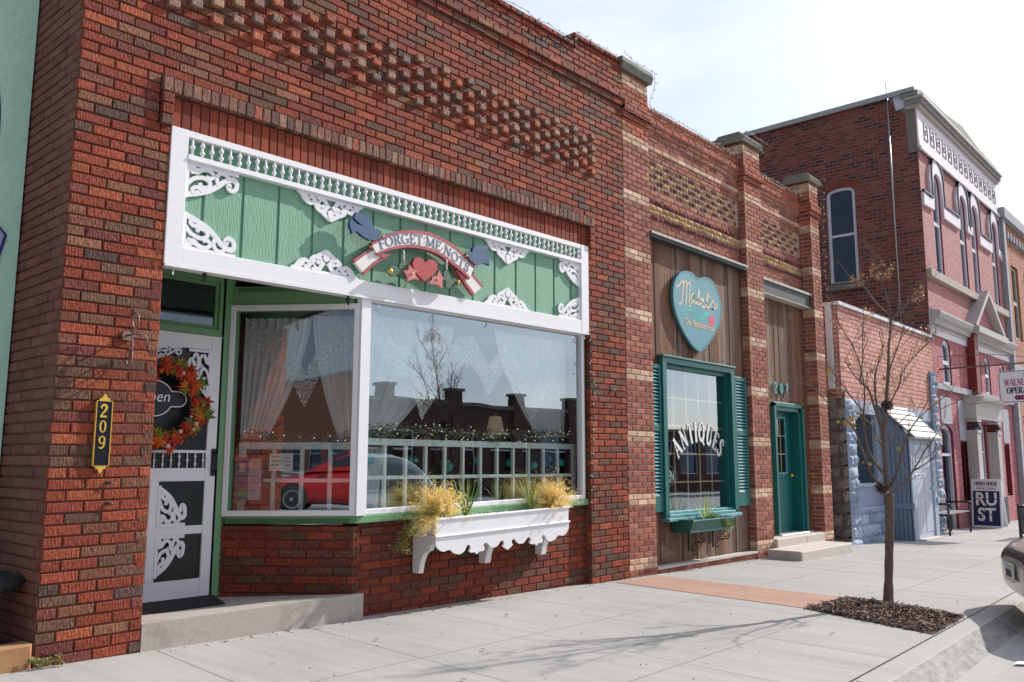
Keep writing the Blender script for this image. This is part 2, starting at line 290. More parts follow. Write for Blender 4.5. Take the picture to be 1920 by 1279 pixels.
# ------------------------------------------------------------------ lettering
# serif glyphs: thick stems, hairlines, serifs ; unit height, y up ; widths in em
def S_(x0, y0, x1, y1, w): return ('l', [(x0, y0), (x1, y1)], w)
def A_(cx, cy, rx, ry, a0, a1, w0, w1):
    n = 14; p = arc(cx, cy, rx, ry, a0, a1, n)
    wl = []
    for i in range(n+1):
        a = radians(a0+(a1-a0)*i/n); wl.append(w1+(w0-w1)*abs(cos(a)))
    return ('c', p, wl)
T, H_ = .15, .06
GL = {
 'F': (.6, [S_(.15, 0, .15, 1, T), S_(.1, .97, .55, .97, H_), S_(.1, .52, .42, .52, H_), S_(.55, 1, .55, .8, H_), S_(.42, .6, .42, .44, H_), S_(.03, .03, .3, .03, H_)]),
 'E': (.64, [S_(.15, 0, .15, 1, T), S_(.05, .97, .57, .97, H_), S_(.1, .52, .42, .52, H_), S_(.05, .03, .58, .03, H_), S_(.56, 1, .56, .8, H_), S_(.58, 0, .58, .22, H_), S_(.42, .6, .42, .44, H_)]),
 'O': (.86, [A_(.42, .5, .33, .48, 0, 360, T, H_)]),
 'Q': (.86, [A_(.42, .5, .33, .48, 0, 360, T, H_), S_(.42, .2, .78, -.14, .11)]),
 'R': (.74, [S_(.15, 0, .15, 1, T), A_(.3, .75, .26, .23, -90, 90, T, H_), S_(.1, .97, .32, .97, H_), S_(.12, .52, .32, .52, H_), S_(.34, .5, .62, .03, T*.9), S_(.03, .03, .28, .03, H_), S_(.52, .03, .74, .03, H_)]),
 'G': (.82, [A_(.43, .5, .34, .48, 45, 330, T, H_), S_(.67, .05, .67, .42, T*.8), S_(.52, .44, .8, .44, H_), S_(.68, .78, .68, .98, H_)]),
 'T': (.7, [S_(.35, 0, .35, 1, T), S_(.04, .97, .66, .97, H_), S_(.05, 1, .05, .76, H_), S_(.65, 1, .65, .76, H_), S_(.22, .03, .48, .03, H_)]),
 'M': (.98, [S_(.14, 0, .14, 1, H_), S_(.14, .98, .48, .05, T*.9), S_(.48, .05, .8, .98, H_), S_(.82, 0, .82, 1, T), S_(.02, .97, .2, .97, H_), S_(.76, .97, .95, .97, H_), S_(.03, .03, .26, .03, H_), S_(.7, .03, .95, .03, H_)]),
 'N': (.82, [S_(.14, 0, .14, 1, H_), S_(.14, .97, .68, .05, T), S_(.68, 0, .68, 1, H_), S_(.02, .97, .2, .97, H_), S_(.56, .97, .8, .97, H_), S_(.03, .03, .26, .03, H_)]),
 'S': (.62, [('c', spline([(.5, .78), (.42, .95), (.26, .97), (.12, .83), (.16, .64), (.3, .53), (.46, .4), (.5, .2), (.36, .03), (.18, .04), (.09, .22)], 3), None), S_(.51, .98, .51, .75, H_), S_(.08, .02, .08, .26, H_)]),
 'A': (.78, [S_(.08, .02, .38, 1, H_), S_(.36, 1, .68, .02, T), S_(.2, .34, .56, .34, H_), S_(.0, .03, .2, .03, H_), S_(.54, .03, .8, .03, H_)]),
 'I': (.36, [S_(.18, 0, .18, 1, T), S_(.04, .97, .32, .97, H_), S_(.04, .03, .32, .03, H_)]),
 'U': (.8, [S_(.16, .3, .16, 1, T), S_(.64, .3, .64, 1, H_), ('c', arc(.4, .3, .24, .28, 180, 360), [.12]*13), S_(.02, .97, .3, .97, H_), S_(.52, .97, .76, .97, H_)]),
 'P': (.68, [S_(.15, 0, .15, 1, T), A_(.3, .73, .26, .25, -90, 90, T, H_), S_(.1, .97, .32, .97, H_), S_(.12, .48, .32, .48, H_), S_(.03, .03, .3, .03, H_)]),
 'H': (.84, [S_(.15, 0, .15, 1, T), S_(.67, 0, .67, 1, T), S_(.15, .52, .67, .52, H_), S_(.03, .97, .27, .97, H_), S_(.55, .97, .79, .97, H_), S_(.03, .03, .27, .03, H_), S_(.55, .03, .79, .03, H_)]),
 'L': (.62, [S_(.15, 0, .15, 1, T), S_(.03, .97, .28, .97, H_), S_(.05, .03, .56, .03, H_), S_(.56, 0, .56, .24, H_)]),
 'W': (1.05, [S_(.08, .98, .3, .02, T), S_(.3, .02, .52, .9, H_), S_(.5, .95, .72, .02, T), S_(.72, .02, .94, .98, H_), S_(0, .97, .2, .97, H_), S_(.84, .97, 1.04, .97, H_)]),
 'V': (.8, [S_(.08, .98, .38, .02, T), S_(.38, .02, .68, .98, H_), S_(0, .97, .2, .97, H_), S_(.56, .97, .8, .97, H_)]),
 '2': (.62, [('c', spline([(.1, .74), (.18, .93), (.34, .97), (.5, .84), (.48, .64), (.3, .38), (.08, .08)], 4), None), S_(.05, .06, .56, .06, T*.8), ('c', arc(.13, .76, .04, .04, 0, 360, 8), [.08]*9)]),
 '0': (.62, [A_(.31, .5, .2, .45, 0, 360, T, H_)]),
 '7': (.6, [S_(.06, .93, .56, .93, T*.8), ('c', spline([(.54, .92), (.38, .6), (.27, .3), (.25, .02)], 4), None), S_(.07, 1, .07, .74, H_)]),
 '9': (.62, [A_(.31, .68, .2, .28, 0, 360, T, H_), ('c', spline([(.5, .72), (.5, .4), (.4, .12), (.22, .03), (.1, .14)], 4), None)]),
 '1': (.4, [S_(.2, 0, .2, 1, T), S_(.06, .03, .36, .03, H_), S_(.06, .8, .2, .97, H_)]),
 '8': (.62, [A_(.31, .74, .17, .22, 0, 360, T*.8, H_), A_(.31, .27, .21, .24, 0, 360, T, H_)]),
 ':': (.26, [('c', arc(.13, .72, .03, .03, 0, 360, 8), [.06]*9), ('c', arc(.13, .3, .03, .03, 0, 360, 8), [.06]*9)]),
 '.': (.26, [('c', arc(.13, .5, .03, .03, 0, 360, 8), [.06]*9)]), ' ': (.4, []),
}
def glyph(mb, ch, o, u, w, n, h, d=.004, mi=0, col=(1, 1, 1), bold=1.0, sx=1.0):
    W, st = GL[ch]; k = 0
    for t, p, wd in st:
        if wd is None: wd = [T*.45+T*.5*sin(pi*i/(len(p)-1)) for i in range(len(p))]
        if not hasattr(wd, '__len__'): wd = [wd]*len(p)
        mb.rib([(a*h*sx, b*h) for a, b in p], [q*h*bold for q in wd], Vector(o)+Vector(n)*k*.0003, u, w, n, d, mi, col); k += 1
    return W*h*sx
def word(mb, txt, o, u, w, n, h, d=.004, mi=0, col=(1, 1, 1), bold=1., sx=1., center=True, sp=0.):
    u = Vector(u); tot = sum(GL[c][0]*h*sx+sp*h for c in txt)-sp*h; o = Vector(o)-(u*tot/2 if center else u*0)
    for c in txt: o = o+u*(glyph(mb, c, o, u, w, n, h, d, mi, col, bold, sx)+sp*h)
    return tot
def arcword(mb, txt, c, R, a0, a1, u, w, n, h, d=.004, mi=0, col=(1, 1, 1), bold=1., sx=1., off=(0, 0, 0)):
    """letters on a circle about c (radius R at the baseline) from angle a0 to a1 in degrees (90 = top)"""
    tot = sum(GL[x][0] for x in txt); acc = 0; u, w = Vector(u), Vector(w)
    for x in txt:
        mid = acc+GL[x][0]/2; a = radians(a0+(a1-a0)*mid/tot); acc += GL[x][0]
        du = u*sin(a)-w*cos(a); dw = u*cos(a)+w*sin(a); p = Vector(c)+dw*R-du*GL[x][0]*h*sx/2+Vector(off)
        glyph(mb, x, p, du, dw, n, h, d, mi, col, bold, sx)
def font_text(mb, txt, o, u, w, n, h, d=.003, mi=0, col=(1, 1, 1), sx=1., bold=0., center=True, shear=0):
    cu = bpy.data.curves.new('t', 'FONT'); cu.body = txt; cu.size = 1; cu.offset = bold; cu.extrude = d/2/h; cu.shear = shear; cu.resolution_u = 3
    ob = bpy.data.objects.new('t', cu); scene.collection.objects.link(ob); bpy.context.view_layer.update()
    me = bpy.data.meshes.new_from_object(ob.evaluated_get(bpy.context.evaluated_depsgraph_get()))
    xs = [v.co.x for v in me.vertices]; x0, x1 = min(xs), max(xs); sh = (x0+x1)/2 if center else x0
    o, u, w, n = map(Vector, (o, u, w, n)); b = len(mb.v)
    flip = u.cross(w).dot(n) < 0
    for v in me.vertices: mb.P(o+u*(v.co.x-sh)*h*sx+w*v.co.y*h+n*(v.co.z*h))
    for p in me.polygons:
        ids = [b+i for i in p.vertices]; mb.fi(ids[::-1] if flip else ids, mi, col)
    bpy.data.objects.remove(ob); bpy.data.meshes.remove(me); bpy.data.curves.remove(cu)
    return (x1-x0)*h*sx
# ------------------------------------------------------------------ masonry in real bricks
P209 = [((.30, .066, .035), 7), ((.25, .054, .031), 7), ((.34, .088, .042), 3), ((.20, .075, .045), 3), ((.15, .078, .052), 3), ((.19, .055, .046), 3), ((.24, .105, .06), 2), ((.115, .066, .06), 1)]
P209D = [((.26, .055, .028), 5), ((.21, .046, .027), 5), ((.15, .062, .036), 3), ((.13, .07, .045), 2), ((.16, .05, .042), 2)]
P207 = [((.36, .125, .085), 5), ((.30, .10, .072), 4), ((.41, .165, .115), 3), ((.27, .09, .068), 2)]
PCOR = [((.42, .11, .055), 4), ((.36, .12, .075), 3), ((.30, .09, .06), 2)]
PCREAM = [((.62, .42, .29), 4), ((.54, .34, .23), 3), ((.68, .49, .36), 2)]
PSIDE = [((.21, .066, .056), 3), ((.195, .060, .052), 3), ((.22, .072, .062), 2)]
def pick(pal):
    c = random.choices([p[0] for p in pal], [p[1] for p in pal])[0]; f = random.uniform(.76, 1.10)
    return tuple(max(0, q*f) for q in c)
def wallz(mb, O, u, n, u0, u1, v0, v1, pal, c=.0703, L=.2247, j=.011, depth=.06, mort=.012, slab=.2, r=.0045, rowpal=None, skip=None, ph=0., rock=0, jit=.0028, rc=0., mi=0):
    O, u, n = Vector(O), Vector(u), Vector(n); w = Z
    k0 = math.floor((v0-rc)/c+1e-6); k1 = math.ceil((v1-rc)/c-1e-6)
    for k in range(k0, k1):
        a, b = max(v0, k*c+rc+j/2), min(v1, (k+1)*c+rc-j/2)
        if b-a < .012: continue
        pp = rowpal(k, (a+b)/2) if rowpal else pal
        s = (k % 2)*L/2+ph; i0 = math.floor((u0-s)/L)
        for i in range(i0, math.ceil((u1-s)/L)+1):
            p, q = max(u0, i*L+s+j/2), min(u1, (i+1)*L+s-j/2)
            if q-p < .025: continue
            if skip and skip((p+q)/2, (a+b)/2): continue
            col = pick(pp); e = random.uniform(-jit, jit)
            mb.brick(O+u*p+w*a+n*e, u, n, w, q-p, b-a, depth, r, mi, col, False, rock)
    mb.obox(O+u*(u0+.006)+w*v0-n*mort, u*(u1-u0-.012), w*(v1-v0), -n*(slab-mort), mi+1)
M_br = pmat('rug_face_brick', None, rough=.82, var=.72, vs=1, stretch=(75, 26, 1), bump=1.0, bs=1, bstretch=(90, 24, 60), dist=.014, spec=.25, dirt=.54, dirtc=(.085, .035, .026), dirts=.9, dirta=.42)
M_mort = pmat('red_mortar', (.15, .052, .038), rough=.9, var=.2, vs=20, bump=.5, bs=120)
M_side = pmat('painted_brick', None, rough=.7, var=.12, vs=14, bump=.6, bs=70, dist=.004, dirt=.6, dirts=3, dirta=.2)
M_smort = pmat('painted_joint', (.17, .052, .045), rough=.8, var=.15)
M_b2 = pmat('smooth_brick', None, rough=.85, var=.3, vs=16, bump=.7, bs=60, dist=.005, spec=.25, dirt=.6, dirtc=(.5, .42, .36), dirts=9, dirta=.3)
M_m2 = pmat('pale_mortar', (.50, .40, .34), rough=.95, var=.2, vs=20, bump=.4)
M_white = pmat('white_paint', (.83, .83, .86), rough=.45, var=.035, vs=5, bump=.25, bs=30, bstretch=(1, 8, 1), dist=.002, dirt=.66, dirtc=(.5, .46, .42), dirta=.35, dirts=5)
M_green = pmat('green_paint', (.16, .33, .165), rough=.55, var=.06, vs=4, bump=.3, bs=40)
M_greenp = pmat('green_panel_siding', (.185, .385, .265), rough=.6, var=.07, vs=3, stretch=(4, .5, 1), bump=.9, bs=1, bstretch=(95, 16, 1), dist=.005, dirt=.64, dirtc=(.15, .35, .27), dirta=.35)
M_conc = pmat('step_concrete', (.42, .38, .34), rough=.9, var=.12, vs=30, bump=.5, bs=150, dist=.003, dirt=.52, dirtc=(.2, .17, .14), dirts=3, dirta=.5)
M_step = pmat('pale_step_concrete', (.55, .50, .45), rough=.9, var=.1, vs=22, bump=.4, bs=120, dirt=.58, dirtc=(.3, .26, .22), dirts=4)
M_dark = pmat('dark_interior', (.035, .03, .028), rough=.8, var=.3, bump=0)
M_floor = pmat('interior_floor', (.10, .06, .04), rough=.5, bump=0)
M_black = pmat('black_iron', (.02, .02, .022), rough=.4, var=.2, spec=.5)
M_teal = pmat('teal_paint', (.01, .135, .13), rough=.4, var=.12, vs=6, bump=.25, bs=30, dirt=.66, dirtc=(.3, .5, .48), dirts=7, dirta=.5)
M_tealw = pmat('weathered_teal_paint', (.08, .30, .33), rough=.6, var=.25, vs=10, stretch=(1, 4, 1), bump=.6, bs=50, dirt=.53, dirtc=(.55, .66, .66), dirts=9, dirta=.75)
M_tealL = pmat('teal_white_muntin', (.78, .88, .86), rough=.4, var=.05)
M_glass = glassmat('window_glass', .34, (.97, 1, 1), (.76, .89, 1.0)); M_clear = bpy.data.materials.new('clear_glass_back'); M_clear.use_nodes = True; M_clear.node_tree.nodes.clear(); _o = M_clear.node_tree.nodes.new('ShaderNodeOutputMaterial'); _t = M_clear.node_tree.nodes.new('ShaderNodeBsdfTransparent'); _t.inputs[0].default_value = (.97, .99, .98, 1); M_clear.node_tree.links.new(_t.outputs[0], _o.inputs[0])
M_glassd = glassmat('dark_window_glass', .10, (.55, .6, .6))
M_soil = pmat('dark_soil', (.035, .022, .015), rough=.95, var=.4, vs=30, bump=1, bs=60, dist=.02)
M_gold = pmat('gold_paint', (.75, .48, .08), rough=.35, var=.08, metal=.3)
M_alpha = pmat('white_letters', (.82, .82, .8), rough=.5, var=.03, bump=0)
M_metal = pmat('galvanised_metal', (.5, .51, .52), rough=.35, metal=.7, var=.1)
M_rust = pmat('rusty_iron', (.22, .15, .12), rough=.6, metal=.4, var=.3, vs=40)
M_col = pmat('painted_surface', None, rough=.6, var=.08, vs=12, bump=.25, bs=50)
M_curb = pmat('kerb_concrete', (.385, .375, .36), rough=.9, var=.10, vs=30, uv=False, bump=.5, bs=120, dist=.003, dirt=.58, dirtc=(.27, .24, .2), dirts=2, dirta=.4)
# ------------------------------------------------------------------ the setting
def slope_mesh(mb, poly, dz, mi=0, col=(1, 1, 1), step=None):
    mb.face([(x, y, gz(x)+dz) for x, y in poly], mi, col)
def concrete(name, base, line, xs, ys, skew, sc, broomy=True, jx0=0., jw=.006):
    m = bpy.data.materials.new(name); m.use_nodes = True; nt = m.node_tree; nt.nodes.clear(); L = nt.links
    o = N(nt, 'ShaderNodeOutputMaterial'); b = N(nt, 'ShaderNodeBsdfPrincipled'); L.new(b.outputs[0], o.inputs[0]); b.inputs['Roughness'].default_value = .9; b.inputs['Specular IOR Level'].default_value = .25
    tc = N(nt, 'ShaderNodeTexCoord'); sp = N(nt, 'ShaderNodeSeparateXYZ'); L.new(tc.outputs['Object'], sp.inputs[0]); x, y = sp.outputs[0], sp.outputs[1]
    ds = []
    if xs:
        f = mathn(nt, 'FRACT', mathn(nt, 'DIVIDE', mathn(nt, 'SUBTRACT', mathn(nt, 'MULTIPLY_ADD', y, -skew, x), jx0), xs))
        ds.append(mathn(nt, 'MULTIPLY', mathn(nt, 'MINIMUM', f, mathn(nt, 'SUBTRACT', 1, f)), xs))
    for y0, sl in ys:
        ds.append(mathn(nt, 'ABSOLUTE', mathn(nt, 'SUBTRACT', mathn(nt, 'MULTIPLY_ADD', x, -sl, y), y0)))
    n0 = N(nt, 'ShaderNodeTexNoise'); n0.inputs['Scale'].default_value = .55; n0.inputs['Detail'].default_value = 9; n0.inputs['Roughness'].default_value = .68; L.new(tc.outputs['Object'], n0.inputs[0])
    mp = N(nt, 'ShaderNodeMapping'); mp.inputs['Scale'].default_value = (3.2, .22, 1) if broomy else (1, 1, 1); mp.inputs['Rotation'].default_value = (0, 0, .05); L.new(tc.outputs['Object'], mp.inputs[0])
    n1 = N(nt, 'ShaderNodeTexNoise'); n1.inputs['Scale'].default_value = 3; n1.inputs['Detail'].default_value = 6; L.new(mp.outputs[0], n1.inputs[0])
    n2 = N(nt, 'ShaderNodeTexNoise'); n2.inputs['Scale'].default_value = 90; n2.inputs['Detail'].default_value = 3; L.new(tc.outputs['Object'], n2.inputs[0])
    s = mathn(nt, 'ADD', mathn(nt, 'ADD', mathn(nt, 'MULTIPLY', n0.outputs[0], .45), mathn(nt, 'MULTIPLY', n1.outputs[0], .35)), mathn(nt, 'MULTIPLY', n2.outputs[0], .3))
    mr = N(nt, 'ShaderNodeMapRange'); mr.inputs[1].default_value = .4; mr.inputs[2].default_value = .72; mr.inputs[3].default_value = .80; mr.inputs[4].default_value = 1.14; L.new(s, mr.inputs[0])
    r = N(nt, 'ShaderNodeRGB'); r.outputs[0].default_value = (*base, 1)
    vm = N(nt, 'ShaderNodeVectorMath', operation='SCALE'); L.new(r.outputs[0], vm.inputs[0]); L.new(mr.outputs[0], vm.inputs['Scale']); c = vm.outputs[0]; h = n2.outputs[0]
    n5 = N(nt, 'ShaderNodeTexNoise'); n5.inputs['Scale'].default_value = 2.3; n5.inputs['Detail'].default_value = 10; n5.inputs['Roughness'].default_value = .8; L.new(tc.outputs['Object'], n5.inputs[0])
    m5 = N(nt, 'ShaderNodeMapRange'); m5.inputs[1].default_value = .6; m5.inputs[2].default_value = .75; m5.inputs[3].default_value = 0; m5.inputs[4].default_value = .5; L.new(n5.outputs[0], m5.inputs[0])
    x5 = N(nt, 'ShaderNodeMix', data_type='RGBA'); x5.inputs[7].default_value = (.22, .18, .15, 1); L.new(m5.outputs[0], x5.inputs[0]); L.new(c, x5.inputs[6]); c = x5.outputs[2]
    vo = N(nt, 'ShaderNodeTexVoronoi'); vo.inputs['Scale'].default_value = 2.6; L.new(tc.outputs['Object'], vo.inputs[0])   # trodden-in gum and drips
    wv = N(nt, 'ShaderNodeTexWhiteNoise'); L.new(vo.outputs['Position'], wv.inputs[0])
    sp_ = mathn(nt, 'MULTIPLY', mathn(nt, 'LESS_THAN', vo.outputs[0], mathn(nt, 'MULTIPLY', wv.outputs[0], .055)), .45)
    x6 = N(nt, 'ShaderNodeMix', data_type='RGBA'); x6.inputs[7].default_value = (.16, .14, .12, 1); L.new(sp_, x6.inputs[0]); L.new(c, x6.inputs[6]); c = x6.outputs[2]
    if ds:
        d = ds[0]
        for q in ds[1:]: d = mathn(nt, 'MINIMUM', d, q)
        g = N(nt, 'ShaderNodeMapRange'); g.inputs[1].default_value = jw*.5; g.inputs[2].default_value = jw*1.3; g.inputs[3].default_value = .75; g.inputs[4].default_value = 0; L.new(d, g.inputs[0])
        mx = N(nt, 'ShaderNodeMix', data_type='RGBA'); L.new(g.outputs[0], mx.inputs[0]); L.new(c, mx.inputs[6]); mx.inputs[7].default_value = (*line, 1); c = mx.outputs[2]
        h = mathn(nt, 'SUBTRACT', mathn(nt, 'MULTIPLY', h, .25), g.outputs[0])
    L.new(c, b.inputs['Base Color'])
    bp = N(nt, 'ShaderNodeBump'); bp.inputs['Strength'].default_value = .35; bp.inputs['Distance'].default_value = .006; L.new(h, bp.inputs['Height']); L.new(bp.outputs[0], b.inputs['Normal'])
    MATS[name] = m; return m
JX = 2.80
M_walk = concrete('sidewalk_concrete', (.395, .385, .375), (.17, .14, .12), 1.18, [(-1.50, .02), (-2.88, .035)], .085, 1, True, JX)
M_road = concrete('road_concrete', (.37, .36, .345), (.2, .17, .14), 0, [(-7.6, .0), (-11.3, 0)], 0, 1, False)
M_redc = concrete('red_tinted_concrete', (.43, .27, .21), (.25, .14, .11), 0, [(-1.50, .02)], 0, 1, True)
M_earth = pmat('ground_earth', (.22, .2, .15), rough=.95, uv=False, vs=.3)
m = MB(); m.face([(x, y, SL*max(-160, min(x, 300))-.62) for x, y in ((-300, -400), (500, -400), (500, 500), (-300, 500))]); m.build('ground', M_earth, kind='structure')
CY = lambda x: -3.87+.042*x                        # joint between sidewalk and kerb
def rl(x): return .03                              # facade line
m = MB()
xs = [-14, -6, 0, 3, 6, 8, 10, 14, 20, 30, 60, 120]
for a, b in zip(xs, xs[1:]):
    m.face([(a, CY(min(a, 40)), gz(a)), (b, CY(min(b, 40)), gz(b)), (b, .9, gz(b)), (a, .9, gz(a))])
m.build('sidewalk', M_walk, kind='structure')
m = MB(); m.face([(x, y, gz(x)+.004) for x, y in ((7.66, -2.33), (8.62, -2.33), (8.80, -.1), (7.92, -.1))]); m.build('paving_band', M_redc, kind='structure')
# kerb: rolled profile, swept along the street
prof = [(0, -.012), (-.006, -.012), (-.009, -.001), (-.03, .004), (-.17, .001), (-.185, -.004), (-.195, -.014), (-.30, -.096), (-.315, -.106), (-.34, -.112), (-.50, -.125), (-.72, -.120), (-.95, -.112), (-.952, -.13), (-.962, -.13), (-.965, -.16)]
m = MB(); grid = []
xs = [-14+i*.5 for i in range(90)]+[32, 40, 60, 120]
for x in xs: grid.append([m.P((x, CY(min(x, 40))+p, gz(x)+q)) for p, q in prof])
for a, b in zip(grid, grid[1:]):
    for i in range(len(prof)-1): m.fi([a[i], a[i+1], b[i+1], b[i]], 1 if i < 2 or i in (12, 13) else (2 if 5 <= i <= 8 else 0), (1, 1, 1), False)
for x in (-7.2, -4.1, -1.0, 2.15, 5.2, 8.35, 11.4, 14.5, 17.6):
    for (p, q), (r, s) in zip(prof[3:12], prof[4:13]): m.face([(x, CY(x)+p, gz(x)+q+.002), (x+.008, CY(x)+p, gz(x)+q+.002), (x+.008, CY(x)+r, gz(x)+s+.002), (x, CY(x)+r, gz(x)+s+.002)], 1)
m.build('kerb', [M_curb, pmat('kerb_joint', (.12, .10, .085), rough=.95, uv=False), pmat('darker_kerb_face', (.31, .30, .285), rough=.9, var=.35, vs=7, stretch=(1, 1, 5), uv=False, bump=.8, bs=90, dist=.005, dirt=.5, dirtc=(.17, .16, .15), dirts=5, dirta=.6)], kind='structure')  # sloped face coloured darker and blotchier than the rest of the kerb
m = MB()
xs = [-200, -40, -14, 0, 14, 40, 120, 300]
for a, b in zip(xs, xs[1:]):
    m.face([(a, -19, gz(a)-.13), (b, -19, gz(b)-.13), (b, CY(min(max(b, -14), 40))-.90, gz(b)-.13), (a, CY(min(max(a, -14), 40))-.90, gz(a)-.13)])
m.build('road', M_road, kind='structure')
m = MB(); m.box(-60, 120, -23, -19, -2.5, -1.9)
m.v = [Vector((p.x, p.y, gz(p.x)+(.02 if p.z > -2.2 else -.5))) for p in m.v]; m.build('far_sidewalk', M_walk, kind='structure')
# painted stall lines, angled
M_paint = pmat('road_paint', (.8, .8, .78), rough=.7, var=.08, dirt=.6, dirtc=(.5, .47, .42))
m = MB()
for k in range(-5, 8):
    x = 7.0+k*3.3; y = CY(x)-.42; dx, dy = .5, -.866
    z = lambda p: gz(p[0])+(-.112 if p[1] > CY(x)-.9 else -.122)
    a = (x, y, gz(x)-.104); c = (x+dx*5, y+dy*5, 0)
    if k == 0: x0 = (x-.05, y-.0)
    pts = [(x, y-.12), (x+dx*.55, y-.12+dy*.55), (x+dx*5.3, y-.12+dy*5.3)]
    for p, q in zip(pts, pts[1:]):
        zz = -.108
        m.face([(p[0], p[1], gz(p[0])+zz), (p[0]+.115, p[1], gz(p[0])+zz), (q[0]+.115, q[1], gz(q[0])+zz), (q[0], q[1], gz(q[0])+zz)])
m.build('stall_markings', M_paint, kind='structure')
# tree pit
M_mulch = pmat('wood_mulch', None, rough=.9, var=.3, vs=30, bump=.6, bs=40)
pit = [(7.12, -3.56), (8.22, -3.50), (8.60, -2.33), (7.64, -2.33)]
m = MB(); m.face([(x, y, gz(x)+.006) for x, y in pit], 0, (.05, .028, .02)); m.build('planting_bed', M_mulch, kind='structure')
m = MB()
def inpoly(x, y, P):
    c = False
    for i in range(len(P)):
        a, b = P[i], P[i-1]
        if (a[1] > y) != (b[1] > y) and x < (b[0]-a[0])*(y-a[1])/(b[1]-a[1])+a[0]: c = not c
    return c
nchip = 0
while nchip < 4200:
    x, y = random.uniform(7.0, 8.7), random.uniform(-3.6, -2.3)
    if not inpoly(x, y, pit): continue
    nchip += 1
    d = min(1, max(0, min(abs(y+2.33), abs(y-(-3.53)), .3)/.3)); zz = gz(x)+.006+random.uniform(0, .018)*(.3+d)+.008*d
    a = random.uniform(0, 2*pi); l = random.uniform(.012, .05); wd = random.uniform(.004, .012)
    e = Vector((cos(a), sin(a), random.uniform(-.5, .5))).normalized()*l; f = e.cross(Vector((random.uniform(-.6, .6), random.uniform(-.6, .6), 1))).normalized()*wd
    c = random.choice([(.10, .05, .035), (.07, .035, .028), (.16, .09, .07), (.045, .025, .02), (.36, .27, .23), (.26, .17, .14)])
    m.obox((x, y, zz), e, f, e.cross(f).normalized()*.004, 0, c)
m.build('mulch', M_mulch, kind='stuff', label='dark brown bark mulch filling the square tree bed')

# ================================================================== 209: the brick gift shop
SH = Matrix(((1, 0, 0, 0), (0, 1, 0, 0), (.014, 0, 1, -.0378), (0, 0, 0, 1)))
shop = thing('brick_shop', (5.2, .3, gz(5.2)), 'red and brown rug-faced brick shop with green and white storefront', 'building')
m = MB(); m.xf = SH
Q = dict(pal=P209)
def clearhdr(a, b): return False
R9 = .0385
wallz(m, (0, 0, 0), X, NY, 2.05, 2.695, -.06, 3.5535, P209, ph=.03, rc=R9)
wallz(m, (0, 0, 0), X, NY, 7.625, 8.33, -.25, 3.5535, P209, ph=.02, rc=R9)
wallz(m, (0, 0, 0), X, NY, 2.05, 2.60, 3.5535, 3.905, P209, ph=.03, slab=.2, rc=R9)
wallz(m, (0, 0, 0), X, NY, 7.72, 8.33, 3.5535, 3.905, P209, ph=.02, slab=.2, rc=R9)
wallz(m, (0, 0, 0), X, NY, 2.05, 8.33, 3.905, 5.4516, P209, ph=.03, rc=R9)
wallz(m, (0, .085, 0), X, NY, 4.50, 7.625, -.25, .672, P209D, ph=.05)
# soldier course over the fascia, bed joints vertical
z0 = 3.535
m.obox((2.60, .03, z0), (5.12, 0, 0), (0, .17, 0), (0, 0, .37), 1)
x = 2.70
while x < 7.60:
    m.brick((x+.004, .018+random.uniform(-.002, .002), z0+.01), X, NY, Z, .064, .235, .05, .004, 2, pick([((.28, .064, .034), 5), ((.24, .056, .032), 3), ((.21, .052, .032), 2)])); x += .0718
x = 2.605                                       # row of projecting header bricks
while x < 7.68:
    m.brick((x+.003, -.032+random.uniform(-.002, .002), 3.79), X, NY, Z, .066, .105, .09, .005, 0, pick([((.24, .12, .09), 4), ((.16, .09, .075), 4), ((.3, .17, .12), 3), ((.34, .10, .06), 1)])); x += .0718
for xx in (2.608, 7.622):
    for k in range(3): m.brick((xx, -.032, 3.545+k*.0815), X, NY, Z, .082, .073, .09, .005, 0, pick(P209))
# diaper pattern of projecting headers
for i in range(31):
    x = 2.644+i*.1682
    for r in range(4 if i % 2 == 0 else 3):
        z = 4.452+r*.1406+(0 if i % 2 == 0 else .0703)
        m.brick((x-.043, -.043, z-.030), X, NY, Z, .086, .058, .07, .006, 0, pick([((.34, .20, .15), 4), ((.40, .24, .16), 3), ((.42, .14, .08), 3), ((.27, .19, .15), 3), ((.3, .15, .14), 2)]))
# corbelled ledge, parapet and coping
for k, (a, b, y) in enumerate(((5.4516, 5.53, -.025), (5.53, 5.60, -.05))):
    wallz(m, (0, y, 0), X, NY, 2.05, 8.33, a, b, P209, ph=.03+.1*k, c=b-a, rc=a, slab=.3)
wallz(m, (0, -.01, 0), X, NY, 2.05, 8.33, 5.60, 5.87, P209, ph=.05, c=.0675, rc=5.6, slab=.3)
wallz(m, (0, -.035, 0), X, NY, 2.05, 7.40, 5.87, 5.93, P209, ph=.05, c=.06, rc=5.87, L=.1, slab=.34)
wallz(m, (0, -.01, 0), X, NY, 7.40, 8.33, 5.87, 5.99, P209, ph=.05, c=.06, rc=5.87, slab=.3)
wallz(m, (0, -.035, 0), X, NY, 7.36, 8.33, 5.99, 6.05, P209, ph=.05, c=.06, rc=5.99, L=.1, slab=.34)
wl = m.build('wall', [M_br, M_mort, pmat('soldier_brick', None, rough=.82, var=.3, vs=1, stretch=(60, 60, 1), bump=1, bs=1, bstretch=(140, 90, 1), dist=.005, spec=.25)], shop)
